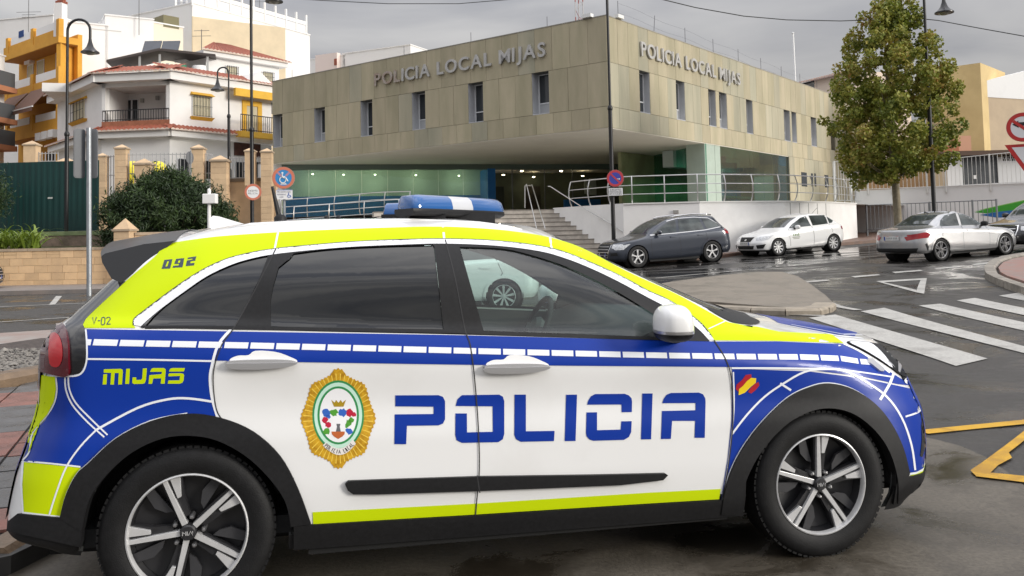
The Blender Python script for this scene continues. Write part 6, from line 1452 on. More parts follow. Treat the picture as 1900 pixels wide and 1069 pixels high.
# --- windows: black surround, bright trim, panes
trim_in = trim_in0
lay('window_trim', trim_out + trim_in[::-1], mat('bright_trim', (.78, .79, .82), .3), 4, mirror=True)
glassline = [(264, 605), (430, 606), (838, 612), (1000, 618), (1222, 626), (1314, 631)]
belt_low = [(1316, 634), (1222, 632), (1000, 625), (838, 619), (430, 612), (262, 609)]
lay('window_belt_seal', [(262, 606)] + glassline + belt_low, blk_plastic, 4, mirror=True)
lay('window_frame', [(270, 605)] + W_QTR[1:-2] + [(505, 471), (512, 472)] + [p for p in trim_in if p[0] < 500][::-1], blk_gloss, 2, mirror=True)
lay('door_pillar', [(500, 470), (514, 470), (540, 467), (545, 471), (538, 480), (517, 497), (507, 532), (502, 560), (503, 607), (437, 606), (470, 545)], blk_plastic, 3, mirror=True)
lay('door_pillar', [(803, 452), (851, 453), (898, 618), (860, 617), (823, 614), (806, 460)], blk_plastic, 3, mirror=True)
lay('window_frame', [(545, 471)] + curve([(545, 471), (620, 462), (720, 457), (803, 455)], 4) + [(803, 451), (745, 453), (661, 456.5), (590, 462), (540, 468)], blk_plastic, 2, mirror=True)
lay('window_frame', curve([(850, 459), (930, 462), (985, 474), (1052, 496), (1110, 523), (1160, 551), (1210, 582)], 5) + [(1222, 588), (1222, 628), (1316, 632)] + [p for p in trim_in if p[0] > 840][::-1], blk_plastic, 2, mirror=True)
lay('side_window', W_QTR, dark_glass, par=pc, off=-.004, mirror=True)['label'] = 'dark tinted rear quarter window'
lay('side_window', W_REAR, dark_glass, par=pc, off=-.004, mirror=True)['label'] = 'dark tinted rear door window'
fwin = lay('side_window', W_FRONT, clear_glass, par=pc, off=-.004, mirror=True); fwin['label'] = 'clear front door window'
# windscreen and tailgate glass from the shell itself
def shell_pick(name, m, test, off):
    b3 = bmesh.new(); b3.from_mesh(SK.me); b3.normal_update()
    for v in b3.verts: v.co = v.co + SK.nrm[v.index] * off if False else v.co
    dl = [f for f in b3.faces if not test(f.calc_center_median())]
    bmesh.ops.delete(b3, geom=dl, context='FACES')
    for v in b3.verts: v.co -= v.normal * off
    me = bpy.data.meshes.new(name); b3.to_mesh(me); b3.free(); me.materials.append(m)
    o = bpy.data.objects.new(name, me); C.objects.link(o); o.parent = pc; return o
shell_pick('windscreen', clear_glass, lambda c: c.x > 1.5 and 1.07 < c.z < 1.46 and abs(c.y) < .70 - .18 * (c.z - 1.06) / .4, .004)
shell_pick('tailgate_window', dark_glass, lambda c: c.x < -.15 and 1.11 < c.z < 1.42 and abs(c.y) < .6 - .25 * (c.z - 1.13), .004)
# --- black cladding
def band(a, b): return a + b[::-1]
lay('wheel_arch_trim', band(AR, curve(arch_r_in, 4)), blk_plastic, par=pc, off=.014, thick=.05, step=14, mirror=True)
lay('wheel_arch_trim', band(AF, curve(arch_f_in, 4)), blk_plastic, par=pc, off=.014, thick=.05, step=14, mirror=True)
lay('sill_cladding', [(545, 975), (581, 972), (885, 955), (1200, 935), (1336, 927), (1376, 930), (1375, 956), (1100, 977), (880, 993), (545, 1018)], blk_plastic, par=pc, off=.010, thick=.04, step=20, mirror=True)
lay('rear_bumper_cladding', [(38, 952), (113, 959), (154, 963), (152, 1012), (90, 1000), (18, 984), (22, 966)], blk_plastic, par=pc, off=.012, thick=.04, step=14, mirror=True)
lay('front_bumper_cladding', [(1684, 884), (1716, 876), (1729, 866), (1724, 880), (1712, 895), (1690, 912), (1655, 934), (1662, 890)], blk_plastic, par=pc, off=.010, thick=.04, step=12, mirror=True)
dm = [(640, 897), (646, 891), (700, 889), (885, 883), (1100, 880), (1232, 877), (1237, 880), (1228, 889), (1150, 898), (885, 909), (700, 915), (655, 915), (645, 908)]
lay('door_moulding', dm, blk_plastic, par=pc, off=.016, thick=.02, step=24, mirror=True)
line([(884, 880), (889, 912)], 2.0, m=gap_mat, layer=1, name='shut_line', off=.0166)
# rear lamp block
lay('lamp_surround', [(122, 600), (135, 602), (155, 604), (159, 612), (161, 640), (160, 672), (150, 692), (130, 697), (130, 650)], blk_gloss, 2, mirror=True)
red = mat('tail_lamp_red', (.32, .004, .012), .12, coat=.8)
red_d = mat('tail_lamp_dark_red', (.10, .004, .010), .10, coat=.9)
tl = lay('tail_lamp', curve([(80, 618), (98, 603), (120, 603), (129, 630), (131, 665), (129, 697), (100, 694), (76, 685), (73, 655)], 4, True), red_d, par=pc, off=.012, thick=.02, step=9, mirror=True)
lay('lamp_light_guide', curve([(98, 626), (111, 622), (120, 640), (121, 665), (113, 680), (98, 673)], 4, True), mat('tail_lamp_glow_red', (.55, .012, .018), .2, coat=.6), par=tl, off=.0135, step=8)
lay('rear_pillar_trim', [(207, 521), (234, 523), (170, 582), (158, 595), (154, 604), (122, 601), (150, 572)], blk_gloss, 2, mirror=True)
lay('hood_cowl', curve([(1311, 572), (1344, 579), (1385, 587), (1406, 595), (1409, 600), (1399, 603), (1378, 602), (1351, 596)], 4, True), mat('cowl_black', (.008, .008, .008), .6), 4, mirror=True)
# spoiler
sp = MB()
for k, y in enumerate(np.linspace(-.615, .615, 17)):
    q = abs(y) / .615; e = 1 - .10 * q ** 4
    xb = -.405 * e - .02 * (1 - q * q); zt = 1.392 + .055 * (1 - q ** 2); sec = [(-.10, zt + .05), (-.22, zt + .037), (xb, zt), (xb - .012, zt - .012), (xb - .006, zt - .035), (-.365 * e, zt - .10), (-.29, zt - .118), (-.12, zt + .03)]
    sp.v += [(x, y * (1 + .75 * (1.43 - z) * q ** 3), z) for x, z in sec]
ns = 8
for k in range(16):
    for i in range(ns): sp.f.append((k * ns + i, k * ns + (i + 1) % ns, (k + 1) * ns + (i + 1) % ns, (k + 1) * ns + i)); sp.m.append(0)
sp.f += [tuple(range(ns)), tuple(reversed(range(16 * ns, 17 * ns)))]; sp.m += [0, 0]
sp.build('roof_spoiler', mat('spoiler_black', (.012, .012, .013), .3, spec=.4), pc, smooth=50)
# --- headlamp
hl = lay('headlamp', curve([(1571, 636), (1600, 636), (1630, 640), (1652, 644), (1672, 652), (1684, 672), (1688, 697), (1684, 702), (1668, 696), (1652, 684), (1620, 663), (1595, 649)], 3, True), mat('headlamp_dark', (.008, .009, .010), .35, spec=.12), par=pc, off=.008, thick=.02, step=4, mirror=True)
lay('headlamp_reflector', curve([(1575, 637), (1600, 637), (1618, 641), (1640, 662), (1654, 684), (1630, 668), (1600, 650)], 3, True), white_film, par=hl, off=.0086, step=4)
lay('lamp_bezel', curve([(1660, 655), (1666, 662), (1670, 680), (1667, 693)], 3) + [(1664, 690), (1664, 670), (1657, 658)], satin, par=hl, off=.0092, step=4)
lay('headlamp_corner', curve([(1687, 674), (1694, 690), (1699, 704), (1692, 708), (1676, 704), (1686, 698)], 3, True), white_film, 5)
lay('wing_blade', [(1608, 668), (1616, 668), (1638, 686), (1637, 691), (1630, 690), (1609, 674)], satin, par=pc, off=.012, thick=.014, step=8, mirror=True)
lay('fog_lamp_slot', [(1711, 762), (1716, 770), (1720, 790), (1718, 820), (1710, 848), (1706, 846), (1709, 815), (1708, 790)], blk_gloss, 4, mirror=True)
# --- door handles
for uu, vv, sc in ((486, 668, 1.0), (957, 676, .93)):
    X, Y = uu, vv
    lay('handle_recess', curve([(X - 60 * sc, Y), (X - 45 * sc, Y - 8), (X - 25 * sc, Y - 9), (X - 12 * sc, Y - 17), (X + 25 * sc, Y - 15), (X + 52 * sc, Y - 6), (X + 66 * sc, Y + 2), (X + 50 * sc, Y + 10), (X, Y + 13), (X - 45 * sc, Y + 11)], 3, True), white_paint, 5, step=14)
    h = lay('door_handle', curve([(X - 64 * sc, Y + 4), (X - 55 * sc, Y), (X, Y - 2), (X + 50 * sc, Y - 1), (X + 65 * sc, Y + 4), (X + 50 * sc, Y + 10), (X, Y + 15), (X - 55 * sc, Y + 14)], 4, True), mat('handle_chrome', (.66, .66, .67), .22, metal=.6), par=pc, off=.026, thick=.022, step=10)
    lay('handle_blade', curve([(X - 63 * sc, Y + 5), (X, Y + 4), (X + 63 * sc, Y + 3), (X + 50 * sc, Y + 10), (X, Y + 15), (X - 55 * sc, Y + 14)], 4, True), satin, par=h, off=.030, thick=.006, step=12)
# --- door mirror
mo = cpx(1250, 600, .98)
mr = empty('door_mirror', mo); mr.parent = pc
def egg(name, sc, loc, m, zcut=None, par=None):
    bm = bmesh.new(); bmesh.ops.create_uvsphere(bm, u_segments=28, v_segments=18, radius=1)
    for v in bm.verts:
        x, y, z = v.co
        x = math.copysign(abs(x) ** .75, x); z = math.copysign(abs(z) ** .7, z); y = math.copysign(abs(y) ** .75, y)
        taper = 1 - .22 * (z + 1) / 2 * (1 if x > 0 else .25)
        v.co = Vector((x * sc[0] * taper, y * sc[1], z * sc[2])) + Vector(loc)
    if zcut: bmesh.ops.bisect_plane(bm, geom=bm.verts[:] + bm.edges[:] + bm.faces[:], plane_co=(0, 0, zcut[0]), plane_no=(0, 0, zcut[1]), clear_outer=True)
    me = bpy.data.meshes.new(name); bm.to_mesh(me); bm.free(); me.materials.append(m)
    for p in me.polygons: p.use_smooth = True
    o = bpy.data.objects.new(name, me); C.objects.link(o); o.parent = par or mr; return o
egg('mirror_cap', (.082, .10, .080), (0, 0, 0), white_paint, (-.028, -1))
egg('mirror_repeater', (.084, .102, .078), (0, 0, 0), satin, (-.028, 1))
egg('mirror_base', (.086, .104, .079), (0, 0, 0), blk_plastic, (-.041, 1))
mb = MB(); mb.tube([(.02, .03, -.055), (.06, .14, -.075), (.075, .2, -.07)], [.035, .028, .035], 12); mb.build('mirror_arm', blk_plastic, mr, smooth=True)
mr2 = copy_tree(mr, pc); mr2.location = (mo.x, -mo.y, mo.z); mr2.scale = (1, -1, 1)
# --- roof rails, fin, aerials, light bar
for s in (-1, 1):
    rl = MB(); rl.tube([(x, s * (.545 + dy), z) for x, z, dy in ((.10, 1.485, 0), (.2, 1.508, 0), (.5, 1.522, 0), (.9, 1.526, 0), (1.2, 1.511, 0), (1.33, 1.494, 0), (1.40, 1.478, 0))], .009, 8)
    rl.build('roof_rail', white_paint, pc, smooth=True)
fn = MB(); fp = cpx(390, 430, 0)
prof = [(-.085, 0), (-.055, .02), (-.035, .052), (-.02, .058), (.02, .035), (.07, .015), (.12, 0)]
prof = [(-.06, -.01), (-.068, .045), (-.055, .062), (-.03, .058), (.03, .032), (.10, .004), (.12, -.01)]
for j in (0, 1):
    pass
fn.prism([(x, z) for x, z in prof], lambda x, z: (x, -.004 - .02 * max(0, (.06 - z)) / .06, z), lambda x, z: (x, .004 + .02 * max(0, (.06 - z)) / .06, z))
f_o = fn.build('shark_fin_aerial', white_paint, pc, smooth=30); f_o.location = (.05, 0, 1.510); f_o.scale = (1.15, 1, .85)
an = MB(); a0 = cpx(520, 412, .30); a1 = cpx(505, 346, .30)
an.tube([a0, a0.lerp(a1, .5), a1], [.013, .010, .006], 8); an.lathe([(.028, -.03), (.028, .02), (.016, .035), (.0001, .036)], 14, Matrix.Translation(a0))
an.build('whip_aerial', blk_plastic, pc, smooth=40)
for u_, v_ in ((606, 404), (628, 404)):
    q = cpx(u_, v_, .1); a = MB(); a.lathe([(.012, -.04), (.012, .005), (.005, .012), (.0001, .013)], 10, Matrix.Translation(q)); a.build('aerial_stub', blk_plastic, pc, smooth=40)
lb = empty('light_bar', (1.06, 0, 1.548)); lb.parent = pc; lb.scale = (.76, .86, .88)
pathL = [(-.26, -.57), (-.20, -.54), (-.02, -.40), (.13, -.27), (.27, -.14), (.36, -.04), (.37, 0)]
pathL = pathL + [(x, -y) for x, y in pathL[-2::-1]]
blue_lens = mat('beacon_blue_lens', (.008, .09, .30), .08, coat=.8); white_lens = mat('beacon_clear_lens', (.55, .56, .58), .12, coat=.8)
def bar(name, i0, i1, sec, m, sub=6, endcap=False):
    P = curve(pathL, sub); P = P[i0 * sub:i1 * sub + 1]
    mb = MB(); n = len(sec)
    for k, p in enumerate(P):
        a = np.array(P[min(k + 1, len(P) - 1)]) - np.array(P[max(k - 1, 0)]); a /= np.linalg.norm(a); nn = (-a[1], a[0])
        tot = len(curve(pathL, sub)) - 1; g = (k + i0 * sub) / tot; e = min(1, (min(g, 1 - g) / .06 + .02) ** .45) if endcap else 1
        mb.v += [(p[0] + nn[0] * s * (.55 + .45 * e), p[1] + nn[1] * s * (.55 + .45 * e), z if z < .045 else .045 + (z - .045) * e) for s, z in sec]
    for k in range(len(P) - 1):
        for i in range(n): mb.f.append((k * n + i, k * n + (i + 1) % n, (k + 1) * n + (i + 1) % n, (k + 1) * n + i)); mb.m.append(0)
    mb.f += [tuple(range(n)), tuple(reversed(range((len(P) - 1) * n, len(P) * n)))]; mb.m += [0, 0]
    return mb.build(name, m, lb, smooth=45)
dome = [(-.115, .036), (-.115, .05), (-.10, .088), (-.07, .108), (.07, .108), (.10, .088), (.115, .05), (.115, .036)]
base = [(-.118, .012), (-.122, .022), (-.118, .036), (.118, .036), (.122, .022), (.118, .012), (.09, .0), (-.09, .0)]
bar('beacon_base', 0, 12, base, blk_plastic)
bar('beacon_lens', 0, 2, dome, blue_lens, endcap=True); bar('beacon_lens', 2, 3, dome, white_lens, endcap=True); bar('beacon_lens', 3, 9, dome, blue_lens, endcap=True)
bar('beacon_lens', 9, 10, dome, white_lens, endcap=True); bar('beacon_lens', 10, 12, dome, blue_lens, endcap=True)
for s in (-1, 1):
    ft = MB(); ft.box(-.22, .0, s * .46 - .07, s * .46 + .05, -.06, .02); ft.build('beacon_foot', blk_plastic, lb)
    ft = MB(); ft.box(-.02, .34, s * .20 - .19, s * .20 + .16, -.05, .02); ft.build('beacon_foot', blk_plastic, lb)
# --- wheels, wells, underside
for x, a in ((0, rad(114)), (2.70, rad(90.5))):
    for s in (-1, 1):
        wheel_parts(pc, (x, s * .87, .326), .326, .20, .223, 'police', a, flip=(s > 0))
    for s in (-1, 1):
        ml = MB(); n = 20
        for k in range(n + 1):
            q = math.pi * (-.03 + 1.06 * k / n)
            for y, rr in ((s * .875, .384), (s * .62, .384)): ml.v.append((x + rr * math.cos(q), y, .326 + rr * math.sin(q)))
        for k in range(n): ml.f.append((2 * k, 2 * k + 1, 2 * k + 3, 2 * k + 2)); ml.m.append(0)
        b0 = len(ml.v); ml.v.append((x, s * .62, .326))
        for k in range(n): ml.f.append((b0, 2 * k + 1, 2 * k + 3)); ml.m.append(0)
        ml.build('wheel_well', mat('wheel_well_black', (.008, .008, .008), .9), pc)
ub = MB(); ub.box(-.55, 3.3, -.60, .60, .20, .27); ub.box(.45, 2.25, -.85, .85, .20, .26); ub.build('underbody', mat('wheel_well_black'), pc)

# --- nose and tail, laid on from straight ahead and straight behind
SKF = Skin(pbm, lambda p: (Vector((8, p[0], p[1])), Vector((-1, 0, 0)), 4.6)); SKB = Skin(pbm, lambda p: (Vector((-5, p[0], p[1])), Vector((1, 0, 0)), 4.4))
def sym(p): return p + [(-y, z) for y, z in p[::-1]]
SKF.lay('blue_nose_panel', sym([(-.0, .79), (-.30, .785), (-.60, .775), (-.70, .74), (-.745, .66), (-.745, .40), (-.66, .32), (-.0, .31)]), blue_film, body, off=.005, step=.05)
SKF.lay('grille', sym([(0, .745), (-.40, .74), (-.58, .72), (-.52, .66), (-.30, .625), (0, .62)]), blk_gloss, pc, off=.009, step=.05)
SKF.lay('lower_intake', sym([(0, .52), (-.46, .52), (-.52, .42), (-.40, .35), (0, .35)]), blk_plastic, pc, off=.009, step=.05)
for s in (-1, 1):
    SKF.lay('fog_lamp_slot', [(s * .60, .62), (s * .65, .60), (s * .64, .42), (s * .57, .40)], blk_gloss, pc, off=.009, step=.05)
    SKB.lay('tail_lamp_inner', [(s * .46, 1.03), (s * .64, 1.05), (s * .69, .95), (s * .67, .86), (s * .50, .88)], red_d, pc, off=.010, step=.04)
SKB.lay('white_tailgate_panel', sym([(0, 1.10), (-.55, 1.10), (-.62, 1.04), (-.66, .80), (-.66, .66), (0, .66)]), white_paint, body, off=.005, step=.05)
SKB.lay('yellow_tail_stripe', sym([(0, .80), (-.66, .80), (-.66, .68), (0, .68)]), yel_film, body, off=.0075, step=.05)
SKB.lay('blue_tail_stripe', sym([(0, .66), (-.66, .66), (-.67, .54), (0, .54)]), blue_film, body, off=.0075, step=.05)
SKB.lay('rear_bumper_insert', sym([(0, .54), (-.67, .54), (-.68, .37), (0, .37)]), blk_plastic, pc, off=.007, step=.05)
# --- lettering on the doors, traced letter by letter
def zp(x0, y0, s, pts): return [(x0 + a / s, y0 + b / s) for a, b in pts]
s4 = 2.96875; s1 = 6.552
glyphs = [
 zp(500, 660, s4, [(693,218),(930,217),(955,226),(967,250),(967,350),(955,374),(930,384),(757,386),(753,487),(688,487),(690,323),(904,321),(904,281),(693,279)]),
 zp(500, 660, s4, [(1025,277),(1035,240),(1060,217),(1265,214),(1285,225),(1293,250),(1293,430),(1285,460),(1260,476),(1060,480),(1030,465),(1023,435),(1024,318),(1087,318),(1088,422),(1230,419),(1229,279)]),
 zp(500, 660, s4, [(1350,214),(1412,214),(1412,416),(1570,414),(1567,470),(1385,474),(1358,460),(1348,435)]),
 zp(1040, 710, s1, [(67,146),(200,145),(182,708),(50,710)]),
 zp(1040, 710, s1, [(322,268),(335,220),(370,165),(420,138),(780,135),(830,155),(862,190),(868,230),(866,358),(742,360),(740,266)]),
 zp(1040, 710, s1, [(315,362),(443,360),(443,578),(730,570),(738,470),(864,468),(858,600),(830,660),(770,695),(400,706),(350,690),(315,650),(308,610)]),
 zp(1040, 710, s1, [(993,131),(1118,130),(1100,688),(977,690)]),
 zp(1040, 710, s1, [(1235,250),(1250,200),(1290,145),(1340,125),(1680,120),(1730,140),(1758,190),(1762,230),(1752,670),(1628,670),(1635,465),(1355,465),(1340,683),(1220,685),(1232,345),(1640,335),(1640,248)]),
]
for g in glyphs: lay('police_letter', g, blue_film, 3, step=12)
s6 = 6.682
yel_txt = yel_film
gm = [
 [(290,568),(500,562),(522,575),(524,600),(514,755),(466,757),(474,615),(424,613),(414,757),(370,757),(380,612),(288,610)],
 [(284,630),(330,628),(322,755),(274,757)],
 [(566,562),(612,560),(602,748),(553,750)],
 [(772,558),(822,556),(810,700),(796,738),(770,748),(660,750),(640,735),(645,668),(690,668),(690,700),(750,698),(764,680)],
 [(860,600),(880,560),(905,552),(1030,552),(1052,565),(1054,590),(1042,746),(992,746),(1000,680),(900,682),(886,748),(842,748),(852,640),(1004,628),(1008,598)],
 [(1095,596),(1110,560),(1140,552),(1292,552),(1280,594)],
 [(1088,632),(1100,618),(1240,616),(1275,624),(1282,640),(1276,705),(1258,735),(1225,746),(1080,746),(1088,706),(1225,704),(1232,650),(1090,655)],
]
for g in gm: lay('town_letter', zp(150, 600, s6, g), yel_txt, 3, step=14)
s2 = 6.68; nav = mat('dark_navy_print', (.012, .03, .06), .4)
for g in ([(1040,155),(1140,145),(1110,262),(1004,266)], [(1185,142),(1285,132),(1270,215),(1262,246),(1140,252),(1148,228),(1216,222),(1222,204),(1160,206)], [(1330,126),(1435,110),(1420,165),(1365,172),(1356,196),(1412,190),(1406,222),(1302,232),(1318,162),(1386,150),(1388,138),(1324,146)]):
    lay('number_figure', zp(150, 460, s2, g), nav, 2, step=14)
for g in ([(1076,176),(1098,173),(1076,236),(1054,238)], [(1216,165),(1238,162),(1230,190),(1206,192)]):
    lay('number_counter', zp(150, 460, s2, g), yel_film, 3, step=14)
def stroke_text(segs, x0, y0, s, wd, m, name):
    for g in segs: lay(name, ribbon(zp(x0, y0, s, g), wd), m, 3, step=14)
stroke_text([[(152,868),(165,955),(200,864)], [(215,912),(245,910)], [(262,890),(268,872),(290,866),(304,876),(300,940),(288,958),(266,960),(256,945),(262,890)], [(322,885),(335,866),(360,868),(370,888),(328,948)], [(322,953),(372,950)]], 150, 460, s2, 1.6, nav, 'unit_figure')
# --- badge on the rear door
BX, BY = 627.5, 776.5
gold = mat('badge_gold', (.72, .42, .02), .4, col2=(.42, .21, .006), scale=45, var=.3); green = mat('badge_green', (.03, .26, .08), .4); mint = mat('badge_mint', (.55, .80, .66), .4)
star = []
rays = 64
for k in range(rays * 2):
    q = 2 * math.pi * k / (rays * 2); a8 = abs(math.cos(4 * q)) ** 3
    big = 1 + .085 * a8 + (.05 if abs(math.sin(q)) > .985 else 0)
    r_ = big * (1.0 if k % 2 == 0 else .965)
    star.append((BX + 65 * r_ * math.cos(q), BY - 83 * r_ * math.sin(q)))
bd = lay('badge_sunburst', star, gold, 2, step=9, par=pc)
for k in range(48):
    q = 2 * math.pi * (k + .5) / 48; e = 1 + .05 * abs(math.cos(4 * q)) ** 3
    lay('badge_ray', ribbon([(BX + 47 * math.cos(q), BY - 64 * math.sin(q)), (BX + 62 * e * math.cos(q), BY - 80 * e * math.sin(q))], [1.0, 2.2]), mat('badge_gold_light', (.85, .58, .08), .4), 3, par=bd, step=30)
def ell(a, b, n=40, cx=BX, cy=BY - 6, t0=0, t1=2 * math.pi): return [(cx + a * math.cos(t0 + (t1 - t0) * k / n), cy - b * math.sin(t0 + (t1 - t0) * k / n)) for k in range(n)]
lay('badge_ring', ell(48, 65), green, 4, par=bd); lay('badge_ring', ell(44.5, 61), mint, 5, par=bd); lay('badge_ring', ell(38.5, 54), green, 6, par=bd); lay('badge_field', ell(34.5, 50), mat('badge_white', (.85, .85, .86), .4), 7, par=bd)
e8 = 5.09
ban = curve(zp(540, 670, e8, [(300, 795), (350, 840), (440, 885), (530, 862), (612, 780)]), 4); ban2 = curve(zp(540, 670, e8, [(330, 765), (380, 800), (440, 822), (510, 808), (585, 740)]), 4)
lay('badge_banner', ban + ban2[::-1], mat('badge_cream', (.80, .76, .72), .4), 8, par=bd)
inkk = mat('badge_ink', (.01, .01, .012), .4)
txt = 'POLICIA LOCAL'
F5 = {'P': [[(0,0),(0,1),(.8,1),(.8,.5),(0,.5)]], 'O': [[(0,0),(0,1),(.8,1),(.8,0),(0,0)]], 'L': [[(0,1),(0,0),(.8,0)]], 'I': [[(.4,0),(.4,1)]], 'C': [[(.8,1),(0,1),(0,0),(.8,0)]], 'A': [[(0,0),(.4,1),(.8,0)],[(.2,.4),(.6,.4)]], ' ': []}
mid = [((a[0] + b[0]) / 2, (a[1] + b[1]) / 2) for a, b in zip(ban, ban2)]
L_ = np.cumsum([0] + [math.dist(mid[i], mid[i + 1]) for i in range(len(mid) - 1)]); tot = L_[-1]
for i, ch in enumerate(txt):
    s0 = tot * (.05 + .9 * i / len(txt))
    for st in F5[ch]:
        pp = []
        for a, b in st:
            ss = s0 + a * tot * .9 / len(txt) * .72
            cx_ = np.interp(ss, L_, [p[0] for p in mid]); cy_ = np.interp(ss, L_, [p[1] for p in mid])
            dx = np.interp(ss + 1, L_, [p[0] for p in mid]) - cx_; dy = np.interp(ss + 1, L_, [p[1] for p in mid]) - cy_; l = math.hypot(dx, dy) or 1
            h = (b - .5) * 7.0; pp.append((cx_ + dy / l * h, cy_ - dx / l * h))
        lay('banner_letter', ribbon(pp, 1.3), inkk, 9, par=bd, step=30)
def blob(cx, cy, r, m, seed, n=14, layer=8):
    rnd = random.Random(seed); return lay('badge_mantling', [(540 + (cx + r * (.65 + .55 * rnd.random()) * math.cos(2*math.pi*k/n)) / e8, 670 + (cy + r * (.65 + .55 * rnd.random()) * math.sin(2*math.pi*k/n)) / e8) for k in range(n)], m, layer, par=bd, step=30)
bl, gr_, rd = mat('badge_blue', (.03, .12, .50), .4), mat('badge_leaf', (.08, .32, .03), .4), mat('badge_red', (.50, .01, .04), .4)
for i, (x_, y_, r_, m_) in enumerate([(335,490,40,bl),(352,520,26,bl),(405,485,38,gr_),(490,485,42,bl),(550,490,40,rd),(590,500,26,rd),(320,555,30,rd),(350,600,34,rd),(545,585,36,gr_),(570,560,28,gr_),(335,665,32,gr_),(550,660,34,bl),(395,610,20,gr_),(495,600,20,gr_),(525,610,22,gr_)]): blob(x_, y_, r_, m_, i)
lay('badge_shield', zp(540, 670, e8, [(378,545),(512,545),(512,690),(490,715),(445,735),(400,715),(378,690)]), mat('badge_white'), 9, par=bd, step=30)
lay('badge_shield_base', zp(540, 670, e8, [(382,665),(508,665),(505,690),(485,712),(445,735),(405,712),(385,690)]), mat('badge_rust', (.50, .12, .03), .4), 10, par=bd, step=30)
lay('badge_tower', zp(540, 670, e8, [(428,592),(466,592),(460,620),(470,665),(424,665),(434,620)]), mat('badge_grey', (.12, .12, .13), .5), 11, par=bd, step=30)
lay('badge_crown', zp(540, 670, e8, [(405,430),(380,365),(412,392),(425,365),(448,392),(470,365),(485,392),(520,362),(495,430)]), mat('badge_gold_dark', (.40, .26, .01), .4), 9, par=bd, step=30)
# flag patch on the wing
s5 = 2.96875
lay('flag_stripe', zp(1260, 560, s5, [(310,480),(315,455),(345,430),(365,402),(395,398),(398,420),(360,460),(330,500)]), mat('flag_red', (.42, .008, .02), .4), 3, step=14)
lay('flag_stripe', zp(1260, 560, s5, [(325,514),(328,480),(350,462),(372,435),(395,418),(422,420),(420,445),(390,470),(360,500)]), mat('flag_yellow', (.85, .62, .01), .4), 4, step=14)
lay('flag_stripe', zp(1260, 560, s5, [(378,496),(395,470),(420,448),(436,440),(440,460),(420,485),(395,505)]), mat('flag_red'), 3, step=14)
# --- cabin
cab = mat('cabin_black', (.02, .021, .023), .75, var=.15, scale=30); cabg = mat('cabin_grey', (.09, .10, .10), .8)
db = MB()
db.prism([(1.80, .55), (1.80, .88), (1.90, 1.0), (2.05, 1.05), (2.45, 1.03), (2.5, .6)], lambda a, b: (a, -.74, b), lambda a, b: (a, .74, b))
db.build('dashboard', cab, pc, smooth=35)
fl = MB(); fl.box(-.4, 2.4, -.78, .78, .27, .34); fl.build('cabin_floor', cab, pc)
for y in (-.38, .38):
    st = empty('front_seat', (1.22, y, .34)); st.parent = pc
    a = MB(); a.prism([(-.25, .05), (-.27, .28), (-.2, .34), (.28, .32), (.30, .2), (.2, .05)], lambda p, q: (p, -.25, q), lambda p, q: (p, .25, q)); a.build('seat_cushion', cab, st, bevel=.03)
    a = MB(); a.prism([(-.22, .30), (-.46, .85), (-.44, .90), (-.36, .90), (-.28, .75), (-.08, .34)], lambda p, q: (p, -.24, q), lambda p, q: (p, .24, q)); a.build('seat_back', cab, st, bevel=.03)
    a = MB(); a.prism([(-.50, .88), (-.52, 1.05), (-.49, 1.10), (-.42, 1.09), (-.40, .90)], lambda p, q: (p, -.13, q), lambda p, q: (p, .13, q)); a.build('headrest', cab, st, bevel=.025)
rs = empty('rear_seat', (.25, 0, .34)); rs.parent = pc
a = MB(); a.prism([(-.3, .05), (-.25, .32), (.25, .30), (.25, .05)], lambda p, q: (p, -.68, q), lambda p, q: (p, .68, q)); a.build('seat_cushion', cab, rs, bevel=.03)
a = MB(); a.prism([(-.28, .30), (-.42, .82), (-.32, .84), (-.1, .34)], lambda p, q: (p, -.68, q), lambda p, q: (p, .68, q)); a.build('seat_back', cab, rs, bevel=.03)
sw = empty('steering_wheel', (1.70, .38, .93)); sw.parent = pc; sw.rotation_euler = (0, rad(-66), 0)
a = MB(); a.tube([(.185 * math.cos(2*math.pi*k/32), .185 * math.sin(2*math.pi*k/32), 0) for k in range(33)], .016, 8, caps=False); a.build('wheel_rim', cab, sw, smooth=True)
a = MB(); a.lathe([(.0001, .03), (.06, .025), (.075, 0), (.06, -.03), (.0001, -.03)], 16); a.box(-.02, .02, -.18, .18, -.012, .012); a.box(-.18, 0, -.02, .02, -.012, .012); a.build('wheel_hub', cabg, sw, smooth=40)
sc = MB(); sc.tube([(1.74, .38, .91), (1.95, .38, .84)], .04, 10); sc.build('steering_column', cab, pc)
rv = MB(); rv.box(1.60, 1.63, -.12, .12, 1.33, 1.40); rv.build('interior_mirror', cab, pc, bevel=.01)
rp = MB(); rp.box(1.70, 1.78, -.02, .02, .5, .8); rp.build('centre_console', cab, pc)
